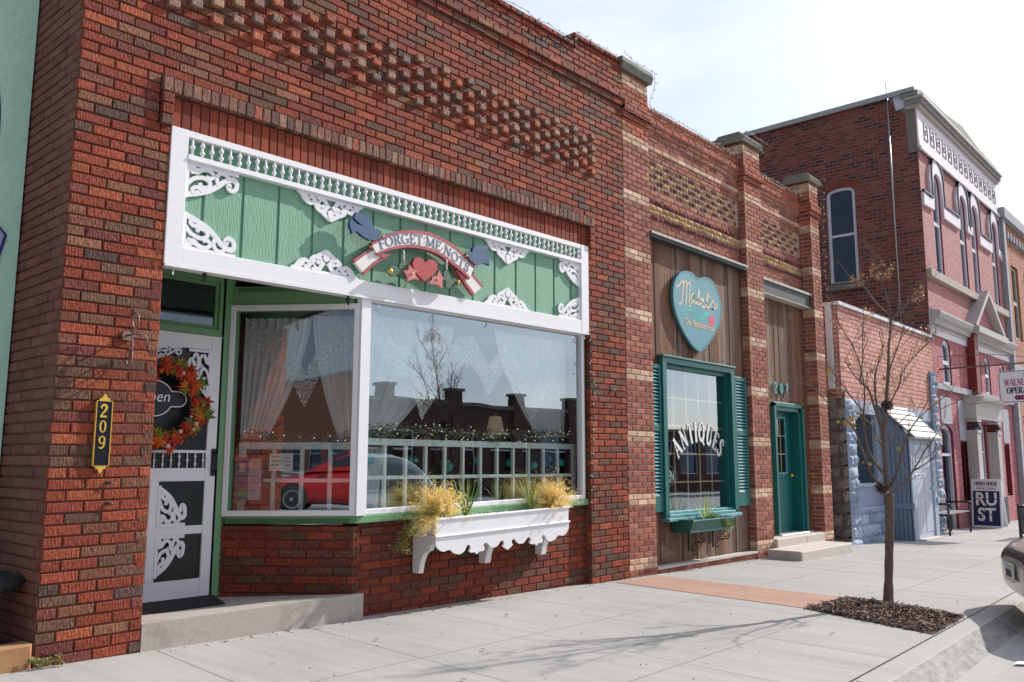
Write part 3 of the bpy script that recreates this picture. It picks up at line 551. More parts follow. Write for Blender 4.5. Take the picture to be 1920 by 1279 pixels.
# painted side wall (faces -X) and angled bay wall
m = MB(); wallz(m, (2.05, 0, 0), -Y, -X, -.86, -.014, -.06, 5.9, PSIDE, ph=.1, rc=R9)
m.build('side_wall', [M_side, M_smort], shop)
A = Vector((3.74, .90, 0)); B = Vector((4.44, .045, 0)); tb = (B-A).normalized(); nb = Vector((tb.y, -tb.x, 0)); LB = (B-A).length
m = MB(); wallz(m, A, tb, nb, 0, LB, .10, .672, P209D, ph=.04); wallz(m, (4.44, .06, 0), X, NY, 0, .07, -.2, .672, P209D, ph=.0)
# inner faces of the entry: jamb side of the pier
wallz(m, (2.695, 0, 0), Y, X, 0, .88, .12, 2.68, P209D, ph=.0)
m.build('bay_wall', [M_br, M_mort], shop)
m = MB(); m.box(2.1, 8.3, .25, .30, 3.45, 5.8); m.box(2.1, 2.15, .3, 14, -.5, 5.8); m.box(8.25, 8.3, .3, 14, -.5, 5.8); m.box(2.1, 8.3, 13.9, 14, -.5, 5.8); m.box(2.1, 8.3, .3, 14, 5.5, 5.56)
m.build('rear_wall', [pmat('plain_brick', (.22, .08, .06), rough=.9)], shop)
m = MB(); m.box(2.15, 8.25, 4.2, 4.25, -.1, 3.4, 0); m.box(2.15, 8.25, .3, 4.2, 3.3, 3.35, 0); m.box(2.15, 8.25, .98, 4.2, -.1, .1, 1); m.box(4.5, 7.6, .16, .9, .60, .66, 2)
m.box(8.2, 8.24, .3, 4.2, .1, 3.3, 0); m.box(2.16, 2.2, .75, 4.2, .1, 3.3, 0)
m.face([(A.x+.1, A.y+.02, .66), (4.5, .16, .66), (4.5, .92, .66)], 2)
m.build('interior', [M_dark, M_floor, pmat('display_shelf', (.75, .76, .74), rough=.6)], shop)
# step
m = MB(); st = [(2.70, .0), (4.52, .0), (4.52, .06), (3.70, .98), (2.60, .98)]
m.prism([(x, -y) for x, y in st], (0, 0, .142), X, -Y, Z, .4); m.v = [Vector((p.x, p.y, p.z-(.04*p.y if p.z > 0 else 0))) for p in m.v]
m.build('step', M_conc, shop)
# fascia
m = MB(); m.xf = SH; m.box(2.72, 7.6, .055, .12, 2.6, 3.53)
x = 2.86
gx = [2.98, 3.30, 3.61, 3.93, 4.24, 4.55, 4.86, 5.17, 5.48, 5.79, 6.10, 6.42, 6.73, 7.04, 7.34]
b = 2.80
for g in gx+[7.58]:
    m.bbox(b, g-.012, .040, .056, 2.66, 3.40, .003); b = g+.012
m.build('fascia_panel', M_greenp, shop)
fr = MB(); fr.xf = SH
fr.bbox(2.695, 2.825, -.006, .08, 2.560, 3.555, .004); fr.bbox(7.475, 7.610, -.006, .08, 2.560, 3.555, .004)
fr.bbox(2.825, 7.475, -.004, .08, 2.560, 2.690, .004); fr.bbox(2.825, 7.475, -.002, .08, 3.505, 3.555, .004); fr.bbox(2.825, 7.475, -.010, .06, 3.350, 3.378, .004); fr.bbox(2.825, 7.475, -.016, .06, 3.336, 3.350, .003)
fr.box(2.70, 7.60, -.012, .09, 2.540, 2.558)
frm = fr.build('fascia_frame', M_white, shop)
m = MB(); m.xf = SH; n = 62
for i in range(n):
    x = 2.865+i*(7.44-2.865)/(n-1); m.tube([(x, .012, 3.378), (x, .012, 3.505)], .0085, 6)
    for zz in ((3.44,) if i % 2 == 0 else (3.412, 3.468)): m.ball((x, .012, zz), .020, 5, sz=.9)
m.build('spindle_rail', M_white, frm)
# fretwork brackets
def spiral(cx, cy, r0, r1, a0, a1, n=16): return [(cx+(r0+(r1-r0)*i/n)*cos(radians(a0+(a1-a0)*i/n)), cy+(r0+(r1-r0)*i/n)*sin(radians(a0+(a1-a0)*i/n))) for i in range(n+1)]
def fret_corner(mb, o, u, w, n, W, H, d=.018):
    """corner at o, arms along u (W) and w (H)"""
    k = [0]
    def R(p, wd):
        wl = wd if hasattr(wd, '__len__') else [wd]*len(p)
        mb.rib([(a*W, b*H) for a, b in p], wl, Vector(o)+Vector(n)*k[0]*.0004, u, w, n, d); k[0] += 1
    t = min(W, H)*.098
    R([(0, .035), (1, .035)], t*1.2); R([(.03, 0), (.03, 1)], t*1.2)
    main = spline([(.04, .92), (.2, .84), (.42, .70), (.6, .5), (.74, .30), (.88, .2), (.97, .28), (.95, .46), (.86, .52), (.80, .42), (.86, .36)], 5)
    R(main, [t*(1.5 if i < len(main)*.6 else 1.25) for i in range(len(main))])
    p = spline([(.05, .62), (.16, .44), (.34, .36), (.46, .46), (.42, .6), (.30, .62), (.27, .52)], 5); R(p, t*1.15)
    p = spline([(.06, .2), (.2, .26), (.30, .16), (.42, .12), (.52, .22), (.46, .34), (.38, .30)], 5); R(p, t*1.1)
    p = spline([(.62, .48), (.58, .3), (.62, .14), (.72, .1), (.8, .18)], 5); R(p, t*1.1)
    p = spline([(.34, .74), (.22, .66), (.14, .74), (.18, .86)], 5); R(p, t*1.1)
    R([(.05, .06), (.22, .24)], t*1.4); R([(.1, .3), (.2, .2), (.34, .1)], t*.9)
def fret_peak(mb, o, u, w, n, W, H, d=.018):
    """triangular: base centred at o along u (W), apex at w (H)"""
    k = [0]; t = H*.145
    def R(p, wd):
        wl = wd if hasattr(wd, '__len__') else [wd]*len(p)
        mb.rib([(a*W/2, b*H) for a, b in p], wl, Vector(o)+Vector(n)*k[0]*.0004, u, w, n, d); k[0] += 1
    R([(-1, .04), (1, .04)], t*.9)
    for s in (-1, 1):
        p = spline([(s*1.0, .02), (s*.86, .10), (s*.72, .30), (s*.60, .36), (s*.52, .26), (s*.58, .18)], 5); R(p, [t*(.5+1.5*min(1, i/8)) for i in range(len(p))][::1])
        p = spline([(s*.62, .10), (s*.46, .30), (s*.42, .52), (s*.28, .66), (s*.16, .58), (s*.18, .44), (s*.27, .46)], 5); R(p, t*1.25)
        p = spline([(0, .95), (s*.10, .84), (s*.20, .74), (s*.30, .62)], 4); R(p, t*1.2)
        p = spline([(s*.34, .02), (s*.2, .16), (s*.12, .34), (s*.05, .46)], 4); R(p, t*1.2)
        R([(s*.3, .5), (s*.4, .36), (s*.30, .22), (s*.42, .08)], t*1.0)
    mb.prism([(-.10*W/2, .62*H), (0, .48*H), (.10*W/2, .62*H), (.06*W/2, .88*H), (0, H), (-.06*W/2, .88*H)], Vector(o)+Vector(n)*.004, u, w, n, d)
yb = .016
def shz(x, z): return (x, yb, z+.014*(x-2.7))
for (x, z, du, dw, W, H) in ((2.825, 3.336, 1, -1, .42, .27), (2.825, 2.69, 1, 1, .42, .27), (7.475, 3.336, -1, -1, .36, .27), (7.475, 2.69, -1, 1, .38, .26)):
    m = MB(); fret_corner(m, shz(x, z), X*du, Z*dw, NY, W, H); m.build('fretwork_bracket', M_white, frm)
for (x, z, dw, W) in ((4.09, 3.336, -1, .66), (4.06, 2.69, 1, .66), (6.27, 3.336, -1, .66), (6.27, 2.69, 1, .66)):
    m = MB(); fret_peak(m, shz(x, z), X, Z*dw, NY, W, .20); m.build('fretwork_bracket', M_white, frm)
# soffit, header trims and jambs in green
m = MB(); m.xf = SH
m.face([(2.70, .0, 2.553), (4.6, .0, 2.553), (4.6, .13, 2.565), (3.70, .96, 2.75), (2.60, .96, 2.75)]); m.box(4.42, 7.62, .02, .14, 2.60, 2.66)
m.box(2.60, 3.80, .96, 1.0, 2.70, 2.82); m.box(3.69, 3.80, .94, 1.0, 2.2, 2.74); m.box(3.665, 3.76, .90, .96, .10, 2.75)
m.build('soffit', M_green, shop)
for x, z in ((2.78, 2.53), (4.62, 2.52), (6.1, 2.53), (7.55, 2.53)):
    m = MB(); m.xf = SH; m.tube([(x, .02, z+.02), (x, .02, z-.03), (x-.01, .005, z-.045), (x-.02, -.005, z-.03)], .004, 5); m.build('cup_hook', M_white, shop)
for x, z in ((3.02, 2.52), (4.30, 2.51)):
    m = MB(); m.xf = SH; m.tube([(x, .03, z+.03), (x, .03, z), (x+.005, .025, z-.05)], [.012, .016, .004], 6); m.build('bulb_holder', MATS['dark_interior'], shop)
for x, z in ((2.40, 1.06), (2.41, .93), (8.02, 2.02), (3.3, 4.2)):
    m = MB(); m.tube([(x, .02, z), (x+.01, -.012, z-.004)], .012, 6); m.tube([(x, -.01, z), (x+.05, -.02, z-.006)], .006, 5); m.build('wall_pin', M_black, shop)
# ---- bay windows
win = MB(); win.xf = SH
def frame_u(mb, o, u, n, L, z0, z1, t, dep, mi=0, out=0):
    o, u, n = Vector(o), Vector(u), Vector(n)
    for (a, b, c, d) in ((0, t, z0, z1), (L-t, L, z0, z1), (t, L-t, z0, z0+t), (t, L-t, z1-t, z1)):
        mb.brick(o+u*a+Z*c+n*out, u, n, Z, b-a, d-c, dep, .004, mi, back=True)
# green outer frame + white inner frame
frame_u(win, (4.46, .06, 0), X, NY, 7.61-4.46, .672, 2.60, .045, .09, 1)
frame_u(win, (4.505, .045, 0), X, NY, 7.575-4.505, .735, 2.575, .045, .07, 0)
win.brick((4.45, .03, .672), X, NY, Z, 3.16, .062, .10, .004, 1)
frame_u(win, A, tb, nb, LB+.02, .672, 2.66, .05, .09, 1); frame_u(win, A, tb, nb, LB-.0, .735, 2.50, .045, .07, 0, .012)
win.brick(A-tb*.03+Z*.672, tb, nb, Z, LB+.05, .062, .10, .004, 1); win.brick(A+tb*.05+Z*2.502, tb, nb, Z, LB-.1, .15, .06, .004, 1)
# corner post
win.prism([(4.425, .075), (4.435, .012), (4.535, .012), (4.535, .08)], (0, 0, 2.60), X, Y, Z, 1.865, 0)
wn = win.build('bay_window', [M_white, M_green], shop)
m = MB(); m.xf = SH; m.obox((4.55, .085, .78), (2.98, 0, 0), (0, .006, 0), (0, 0, 1.75)); o = A+tb*.045-nb*.04; m.obox(o+Z*.78, tb*(LB-.09), -nb*.006, Z*1.68)
m.build('pane', M_glass, wn)
# inner half-height muntin screens
m = MB()
def grid(mb, o, u, n, L, z0, z1, nx, ny, t=.032, T=.06, dz=0):
    o, u, n = Vector(o), Vector(u), Vector(n)
    frame_u(mb, o, u, n, L, z0, z1, T, .02)
    for i in range(1, nx): mb.brick(o+u*(T+(L-2*T)*i/nx-t/2)+Z*(z0+T)-n*.002, u, n, Z, t, z1-z0-2*T, .03, .003, back=True)
    for i in range(1, ny): mb.brick(o+u*T+Z*(z0+T+(z1-z0-2*T)*i/ny-t/2)-n*.004, u, n, Z, L-2*T, t, .012, .003, back=True)
grid(m, (4.60, .22, 0), X, NY, 3.03, .72, 1.40, 12, 2)
grid(m, A+tb*.06-nb*.17, tb, nb, LB-.02, .72, 1.36, 4, 2)
m.build('divider_screen', M_tealL, wn)
# ---- door with transom, in the recess at y=.70
DX0, DX1, DY = 2.68, 3.688, .90
dr = MB(); 
def stile(x0, x1, z0, z1, y=DY): dr.bbox(x0, x1, y, y+.035, z0, z1, .004)
stile(DX0, DX0+.10, .125, 2.232); stile(DX1-.108, DX1, .125, 2.232)
for a, b in ((.125, .272), (.623, .69), (1.04, 1.144), (1.264, 1.288), (2.113, 2.232)): stile(DX0+.10, DX1-.108, a, b, DY+.002)
stile(3.125, 3.198, .272, 1.04)
dr.box(DX0+.09, DX1-.095, DY+.02, DY+.03, .26, 2.13, 1)
door = dr.build('door', [M_white, pmat('door_screen', (.006, .012, .012), rough=.35, var=.3, bump=0)], shop)
m = MB()
for i in range(12):
    x = DX0+.13+i*(DX1-DX0-.26)/11; m.tube([(x, DY+.01, 1.144), (x, DY+.01, 1.264)], .006, 6)
    for zz in ((1.205,) if i % 2 else (1.175, 1.235)): m.ball((x, DY+.01, zz), .013, 4)
m.build('spindle_rail', M_white, door)
m = MB(); px0, px1 = DX0+.10, DX1-.105
fret_corner(m, (px1, DY-.004, 2.113), -X, -Z, NY, .20, .44, .012); m.build('fretwork', M_white, door); m = MB(); fret_corner(m, (px0, DY-.004, 2.113), X, -Z, NY, .28, .25, .012); m.build('fretwork', M_white, door); m = MB(); fret_corner(m, (px0+.30, DY-.004, 2.113), X, -Z, NY, .24, .12, .012); m.build('fretwork', M_white, door); m = MB()
fret_corner(m, (3.198, DY-.004, .69), X, Z, NY, .23, .32, .012); m.build('fretwork', M_white, door); m = MB(); fret_corner(m, (3.198, DY-.004, .623), X, -Z, NY, .23, .32, .012)
m.build('fretwork', M_white, door)
m = MB(); m.tube([(DX1-.045, DY-.01, 1.27), (DX1-.045, DY-.05, 1.25), (DX1-.045, DY-.055, 1.2), (DX1-.045, DY-.05, 1.13), (DX1-.045, DY-.01, 1.11)], .009, 8); m.box(DX1-.065, DX1-.03, DY-.012, DY, 1.08, 1.30)
m.build('handle', M_black, door)
m = MB(); frame_u(m, (2.70, DY-.0, 0), X, NY, .99, 2.235, 2.75, .057, .05); frame_u(m, (2.757, DY+.02, 0), X, NY, .876, 2.292, 2.693, .03, .04)
tr = m.build('transom', M_green, shop)
m = MB(); m.box(2.78, 3.61, DY+.035, DY+.04, 2.32, 2.67); m.build('pane', M_glassd, tr)
# ================================================================== openings helper
def facade(mb, O, u, n, x0, x1, z0, z1, ops, dep=.2, mi=0, rmi=1, rcol=(1, 1, 1)):
    """flat wall with real openings (a, b, sill, crown, rise) and their reveals"""
    O, u, n = Vector(O), Vector(u), Vector(n); flip = u.cross(Z).dot(n) < 0
    def F(pts, k=mi, c=(1, 1, 1)): mb.face([O+u*a+Z*b-n*e for a, b, e in (pts[::-1] if flip else pts)], k, c)
    def arch(x, op):
        a, b, c, d, r = op
        if r <= 0: return d
        t = (x-(a+b)/2)/((b-a)/2); return d-r+r*sqrt(max(0, 1-t*t))
    cuts = sorted(set([x0, x1]+[v for o in ops for v in o[:2] if x0 < v < x1]))
    for p, q in zip(cuts, cuts[1:]):
        cov = sorted([o for o in ops if o[0] <= p+1e-6 and o[1] >= q-1e-6], key=lambda o: o[2]); z = z0
        for o in cov:
            F([(p, z, 0), (q, z, 0), (q, o[2], 0), (p, o[2], 0)])
            if o[4] > 0:
                k = 8; xs = [p+(q-p)*i/k for i in range(k+1)]
                for a, b in zip(xs, xs[1:]): F([(a, arch(a, o), 0), (b, arch(b, o), 0), (b, o[3]+.001, 0), (a, o[3]+.001, 0)])
                z = o[3]+.001
            else: z = o[3]
        F([(p, z, 0), (q, z, 0), (q, z1, 0), (p, z1, 0)])
    for a, b, c, d, r in ops:
        k = 10; top = [(b-(b-a)*i/k) for i in range(k+1)]; P = [(a, c), (b, c)]+[(x, arch(x, (a, b, c, d, r))) for x in top]
        for s, t in zip(P, P[1:]+P[:1]):
            if abs(s[0]-t[0])+abs(s[1]-t[1]) > 1e-6: F([(s[0], s[1], 0), (s[0], s[1], dep), (t[0], t[1], dep), (t[0], t[1], 0)], rmi, rcol)
def archpane(mb, O, u, n, op, back, mi, col=(1, 1, 1), ins=0, th=.01):
    a, b, c, d, r = op; a += ins; b -= ins; c += ins; d -= ins
    P = [(a, c), (b, c)]+([(b, d), (a, d)] if r <= 0 else [(x, d-r+r*sqrt(max(0, 1-((x-(a+b)/2)/((b-a)/2))**2))) for x in [b-(b-a)*i/10 for i in range(11)]])
    mb.prism(P, Vector(O)-Vector(n)*back, u, Z, n, th, mi, col)
# ================================================================== 207: the antique shop
ant = thing('antique_shop', (11.4, .3, gz(11.4)), 'narrow shop of brown brick with cream bands, weathered boards and teal trim', 'building')
RP = lambda k, z: PCREAM if ((z-.70+7.35) % .735) < .134 else (P207 if z < 5.24 else PCOR)
def rowp(k, z): return RP(k, z)
m = MB(); c2 = .0668
for (a, b, dep) in ((8.34, 8.92, .0), (11.54, 12.09, .2), (13.98, 14.34, .3)):
    for (z0, z1, y, e) in ((-.35, 5.42, 0, 0), (5.42, 5.49, -.02, .015), (5.49, 5.62, -.045, .04), (5.62, 6.01, -.005, 0)):
        wallz(m, (0, y, 0), X, NY, a-(e if a > 9 else 0), b+e, z0, z1, None, c=c2, L=.2, rc=.70, rowpal=rowp, slab=.45 if z0 > 5 else .3, j=.012, ph=a)
        if a > 9: wallz(m, (a-e, y, 0), -Y, -X, -(dep+.1), -.0, z0, z1, None, c=c2, L=.2, rc=.70, rowpal=rowp, slab=.1, j=.012, ph=.05)
# panels between the piers
for (a, b, y, zb) in ((8.92, 11.54, .10, 4.10), (12.09, 13.98, .20, 4.03)):
    R = lambda z0, z1, dy=0, pal=P207, c=c2, L=.2, **k: wallz(m, (0, y+dy, 0), X, NY, a, b, z0, z1, pal, c=c, L=L, rc=z0, j=.012, slab=.25, **k)
    R(zb, 4.29); R(4.29, 4.355, -.01, [((.16, .055, .06), 1), ((.22, .08, .08), 1)], L=.1, rock=.03)
    R(4.355, 4.49, -.015, [((.52, .33, .17), 2), ((.42, .24, .11), 1), ((.60, .40, .22), 1)], L=.16, rock=.03)
    R(4.49, 4.555, -.01, [((.16, .055, .06), 1), ((.22, .08, .08), 1)], L=.1, rock=.03)
    R(4.555, 4.69)
    z = 4.69; s = .081
    m.obox((a, y+.012, z), (b-a, 0, 0), (0, .2, 0), (0, 0, 5*s), 1)
    for r in range(5):
        for i in range(int((b-a-.05)/s)):
            if not (((i % 4) in (0, 1)) ^ (r % 2 == 0)) : col = random.choice([(.46, .29, .14), (.52, .34, .18), (.38, .23, .11)])
            else: col = random.choice([(.20, .075, .07), (.25, .10, .085), (.16, .06, .06)])
            m.brick((a+.03+i*s, y+.008, z+r*s+.004), X, NY, Z, s-.008, s-.008, .06, .006, 0, col, False, .03)
    R(5.095, 5.22); R(5.22, 5.285, -.012, PCREAM); R(5.285, 5.42); R(5.42, 5.485, -.02, P207); R(5.485, 5.55, -.04, PCOR); R(5.55, 5.615, -.06, PCOR); R(5.615, 5.72, -.035, PCOR, c=.0525); R(5.72, 5.775, -.05, PCOR, c=.055, L=.1)
wallz(m, (0, .02, 0), X, NY, 8.92, 11.54, -.35, -.065, P207, c=c2, L=.2, j=.012, slab=.2, rc=0)
wallz(m, (0, .06, 0), X, NY, 12.09, 14.02, -.35, -.02, P207, c=c2, L=.2, j=.012, slab=.2, rc=0)
m.build('wall', [M_b2, M_m2], ant)
m = MB(); m.box(8.34, 14.32, .62, 14, 3.5, 5.6); m.box(8.34, 8.4, .3, 14, -.6, 5.6); m.box(14.26, 14.32, .46, 14, -.6, 5.6)
m.build('rear_wall', MATS['plain_brick'], ant)
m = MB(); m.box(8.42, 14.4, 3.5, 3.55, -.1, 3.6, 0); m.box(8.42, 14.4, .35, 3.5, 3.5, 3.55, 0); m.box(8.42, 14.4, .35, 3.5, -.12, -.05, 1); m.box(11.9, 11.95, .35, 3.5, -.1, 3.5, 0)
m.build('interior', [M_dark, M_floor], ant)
M_cap = pmat('cap_stone', (.20, .20, .17), rough=.9, var=.15, vs=7, bump=.7, bs=30, dist=.01, dirt=.5, dirtc=(.12, .12, .11), dirts=5)
for i, (a, b) in enumerate(((8.29, 8.97), (11.49, 12.14), (13.93, 14.40))):
    m = MB(); y1 = .45 if i else .35
    if i == 0: P = [(-.04, 0), (y1, 0), (y1, .15), (-.05, .15), (-.07, .08)]
    else: P = [(-.04, 0), (y1, 0), (y1, .08), (y1-.08, .15), (.02, .15), (-.06, .07)]
    m.prism([(p, q) for p, q in P], (a, 0, 6.02), Y, Z, -X, (b-a)); m.build('pier_cap', M_cap, ant)
# ledges over boards
M_slate = pmat('dark_ledge', (.035, .05, .052), rough=.6, var=.3, vs=10, bump=.5, bs=30)
m = MB(); m.box(8.93, 11.53, -.0, .12, 4.02, 4.085, 0)
m.face([(8.93, -.02, 4.088), (11.53, -.02, 4.088), (11.53, .1, 4.12), (8.93, .1, 4.12)], 1); m.box(8.93, 11.53, -.02, -.004, 4.06, 4.09, 1)
m.build('ledge', [M_slate, pmat('weathered_flashing', (.45, .42, .38), rough=.7, var=.4, vs=12)], ant)
m = MB(); m.box(12.10, 13.975, .06, .2, 3.80, 4.0, 0); m.box(12.10, 13.975, .03, .2, 4.0, 4.035, 1); m.box(12.10, 13.975, .05, .2, 3.785, 3.80, 1)
m.build('ledge', [M_slate, MATS['weathered_flashing']], ant)
# board cladding
M_wood = pmat('weathered_boards', None, rough=.85, var=.75, vs=1, stretch=(55, 1.3, 1), bump=.8, bs=1, bstretch=(120, 4, 1), dist=.004, dirt=.56, dirtc=(.40, .34, .32), dirts=2.0, dirta=.5)
def boards(mb, a, b, z0, z1, y, holes=()):
    x = a
    while x < b-.01:
        w_ = min(random.choice([.055, .09, .12, .14]), b-x); c = random.choice([(.19, .095, .055), (.13, .062, .038), (.24, .13, .08), (.165, .098, .068), (.10, .05, .032), (.22, .15, .115), (.18, .08, .038)])
        segs = [(z0, z1)]
        for (ha, hb, hc, hd) in holes:
            if x+w_/2 > ha and x+w_/2 < hb: segs = [(z0, hc), (hd, z1)]
        dy = random.uniform(0, .012)
        for p, q in segs:
            if q-p > .02: mb.brick((x+.001, y-dy, p), X, NY, Z, w_-.002, q-p, .05, .003, 0, c)
        x += w_
m = MB(); boards(m, 8.93, 11.54, -.03, 4.03, .115, [(9.23, 11.04, .55, 2.47)]); m.box(8.93, 9.23, .13, .2, -.06, 4.03); m.box(11.04, 11.54, .13, .2, -.06, 4.03); m.box(9.23, 11.04, .13, .2, -.06, .55); m.box(9.23, 11.04, .13, .2, 2.47, 4.03)
boards(m, 12.10, 14.02, -.0, 3.80, .215, [(12.62, 13.74, -.2, 2.12)]); m.box(12.09, 12.60, .23, .3, -.06, 3.9); m.box(13.76, 14.02, .23, .3, -.06, 3.9); m.box(12.6, 13.76, .23, .3, 2.14, 3.9)
m.build('board_cladding', M_wood, ant)
m = MB(); m.box(8.92, 11.54, -.01, .12, -.065, -.035); m.build('sill_slab', M_step, ant)
# window
wt = MB()
for (a, b, c, d) in ((9.19, 9.28, .53, 2.45), (10.99, 11.08, .53, 2.45), (9.19, 11.08, 2.45, 2.52)): wt.bbox(a, b, .03, .14, c, d, .004)
wt.bbox(9.17, 11.10, .005, .14, 2.52, 2.545, .004)
for (a, b, c, d) in ((9.28, 9.33, .55, 2.45), (10.94, 10.99, .55, 2.45), (9.33, 10.94, 2.40, 2.45)): wt.box(a, b, .10, .24, c, d)
wt.box(9.33, 10.94, .10, .24, .50, .56); 
for k, (y, z) in enumerate(((.0, .50), (.05, .54), (.09, .575))): wt.bbox(9.19+.02*k, 11.08-.02*k, y-.02, .2, z-.02, z+.018, .004, 1)
aw = wt.build('shop_window', [M_teal, M_tealw], ant)
m = MB(); m.box(9.30, 10.97, .150, .156, .59, 2.40); m.build('pane', M_glass, aw)
M_tan = pmat('tan_muntin', (.55, .46, .30), rough=.5)
m = MB(); 
for i in range(1, 5): m.box(9.33+1.61*i/5-.009, 9.33+1.61*i/5+.009, .168, .183, .60, 2.39)
for i in range(1, 5): m.box(9.33, 10.94, .165, .181, .59+1.8*i/5-.009, .59+1.8*i/5+.009)
m.build('muntins', M_tan, aw)
for (a, b) in ((8.935, 9.185), (11.125, 11.49)):
    m = MB(); t = .045; y = .055
    m.bbox(a, a+t, y, y+.05, .60, 2.42, .004); m.bbox(b-t, b, y, y+.05, .60, 2.42, .004)
    for c, d in ((.60, .80), (1.58, 1.66), (2.36, 2.42)): m.bbox(a+t, b-t, y, y+.05, c, d, .004)
    m.box(a+t, b-t, y+.035, y+.048, .7, 2.4)
    for c, d in ((.80, 1.58), (1.66, 2.36)):
        n = int((d-c)/.042)
        for i in range(n):
            z = c+(d-c)*(i+.5)/n; m.obox((a+t, y+.004, z-.018), (b-a-2*t, 0, 0), (0, .028, .022), (0, -.004, .007), 1)
    m.build('shutter', [M_teal, M_tealw], ant)
# door of 207
m = MB(); 
for (a, b, c, d) in ((12.62, 12.69, .10, 2.13), (13.67, 13.74, .10, 2.13), (12.62, 13.74, 2.08, 2.145)): m.bbox(a, b, .16, .27, c, d, .004)
m.box(12.69, 12.72, .2, .42, .1, 2.08); m.box(13.60, 13.67, .2, .42, .1, 2.08); m.box(12.69, 13.67, .2, .42, 2.02, 2.08)
fr2 = m.build('door_frame', M_teal, ant)
m = MB(); facade(m, (0, .36, 0), X, NY, 12.72, 13.60, .12, 2.02, [(12.86, 13.40, 1.04, 1.92, 0)], .03)
m.mi = [0]*len(m.mi)
dd = m.build('door', M_teal, ant)
m = MB()
for (a, b, c, d) in ((12.84, 12.87, 1.02, 1.94), (13.39, 13.42, 1.02, 1.94), (12.87, 13.39, 1.02, 1.05), (12.87, 13.39, 1.91, 1.94)): m.bbox(a, b, .348, .365, c, d, .003, 0)
for i in (1, 2): m.box(12.87+.173*i-.006, 12.87+.173*i+.006, .352, .358, 1.05, 1.91, 1); m.box(12.87, 13.39, .353, .357, 1.05+.29*i-.006, 1.05+.29*i+.006, 1)
m.build('window_trim', [M_tealw, M_tan], dd)
m = MB(); m.box(12.87, 13.39, .366, .37, 1.05, 1.91); m.build('pane', M_glassd, dd)
m = MB(); m.ball((13.52, .32, 1.0), .028, 6); m.lathe([(.012, 0), (.012, .05)], (13.52, .31, 1.0), 8, ax=(0, 1, 0)); m.build('handle', M_gold, dd)
m = MB(); m.bbox(12.60, 13.76, .10, .4, .075, .115, .005, 0); m.build('threshold', pmat('aluminium', (.6, .6, .58), rough=.4, metal=.6), ant)
m = MB(); m.brick((12.07, -.06, -.30), X, NY, Z, 1.05, .395, .45, .012, 0, back=True); m.brick((13.125, -.057, -.30), X, NY, Z, .71, .393, .45, .012, 0, back=True)
m.brick((11.74, -.56, -.33), X, NY, Z, 1.90, .305, .50, .015, 0, back=True); m.build('steps', M_step, ant)
# ================================================================== low pink-brick shop with the porch
M_pink = brickmat('rough_pink_brick', [(0, (.66, .32, .25)), (.3, (.60, .28, .22)), (.55, (.72, .37, .29)), (.8, (.55, .25, .20))], (.34, .15, .12), bw=.21, bh=.085, ms=.016, bump=.9, grain=(60, 60), rockf=.01)
M_redb = brickmat('side_red_brick', [(0, (.22, .055, .045)), (.3, (.17, .045, .04)), (.55, (.26, .08, .06)), (.72, (.10, .035, .04)), (.86, (.06, .035, .045)), (.94, (.24, .10, .08))], (.22, .13, .115), bw=.22, bh=.085, ms=.022, bump=.9, grain=(60, 40), stain=((.15, .10, .09), .45))
M_opf = brickmat('pink_painted_brick', [(0, (.45, .20, .20)), (.35, (.42, .185, .19)), (.65, (.48, .22, .225)), (.9, (.40, .17, .175))], (.34, .15, .155), bw=.2, bh=.07, ms=.011, bump=.5, grain=(40, 40), var=.08)
M_opl = brickmat('rose_painted_brick', [(0, (.44, .145, .165)), (.4, (.39, .115, .14)), (.75, (.48, .18, .19))], (.33, .12, .13), bw=.2, bh=.07, ms=.012, bump=.6, grain=(40, 40), var=.12)
M_orb = brickmat('orange_far_brick', [(0, (.42, .15, .07)), (.35, (.36, .12, .06)), (.65, (.46, .19, .1)), (.9, (.3, .1, .06))], (.3, .2, .15), bw=.2, bh=.075, ms=.014, bump=.6)
M_maroon = pmat('maroon_reveal', (.18, .02, .03), rough=.6)
M_blue = pmat('blue_grey_stucco', (.33, .38, .52), rough=.8, var=.1, vs=5, bump=.6, bs=40, dist=.006)
M_blued = pmat('blue_grey_boards', (.20, .27, .38), rough=.7, var=.1, vs=3, stretch=(6, .6, 1), bump=.4, bs=30)
M_bluet = pmat('pale_blue_trim', (.36, .44, .56), rough=.6, var=.06)
M_block = pmat('rock_faced_block', None, rough=.85, var=.2, vs=10, bump=1, bs=22, dist=.03)
low = thing('porch_shop', (17.7, .3, gz(17.7)), 'one-storey shop of rough pink brick over blue block with a lean-to porch', 'building')
m = MB(); m.obox((15.0, .0, 2.33), (5.49, 0, 0), (0, .3, 0), (0, 0, 1.66), 0); m.obox((15.0, .3, -.5), (.25, 0, 0), (0, 12, 0), (0, 0, 4.4), 0)
m.box(15.2, 20.45, .3, 12, 3.4, 3.5); m.box(15.2, 20.4, 1.6, 1.66, -.4, 3.4, 1)
for x in (15.3, 19.2): pass
m.build('wall', [M_pink, M_dark], low)
m = MB(); m.box(14.95, 20.5, -.05, .34, 3.99, 4.05); m.box(14.95, 15.05, .34, 8, 3.99, 4.05); m.box(14.93, 14.99, .10, .2, 2.5, 3.985); m.build('coping', pmat('white_metal_coping', (.72, .74, .78), rough=.4), low)
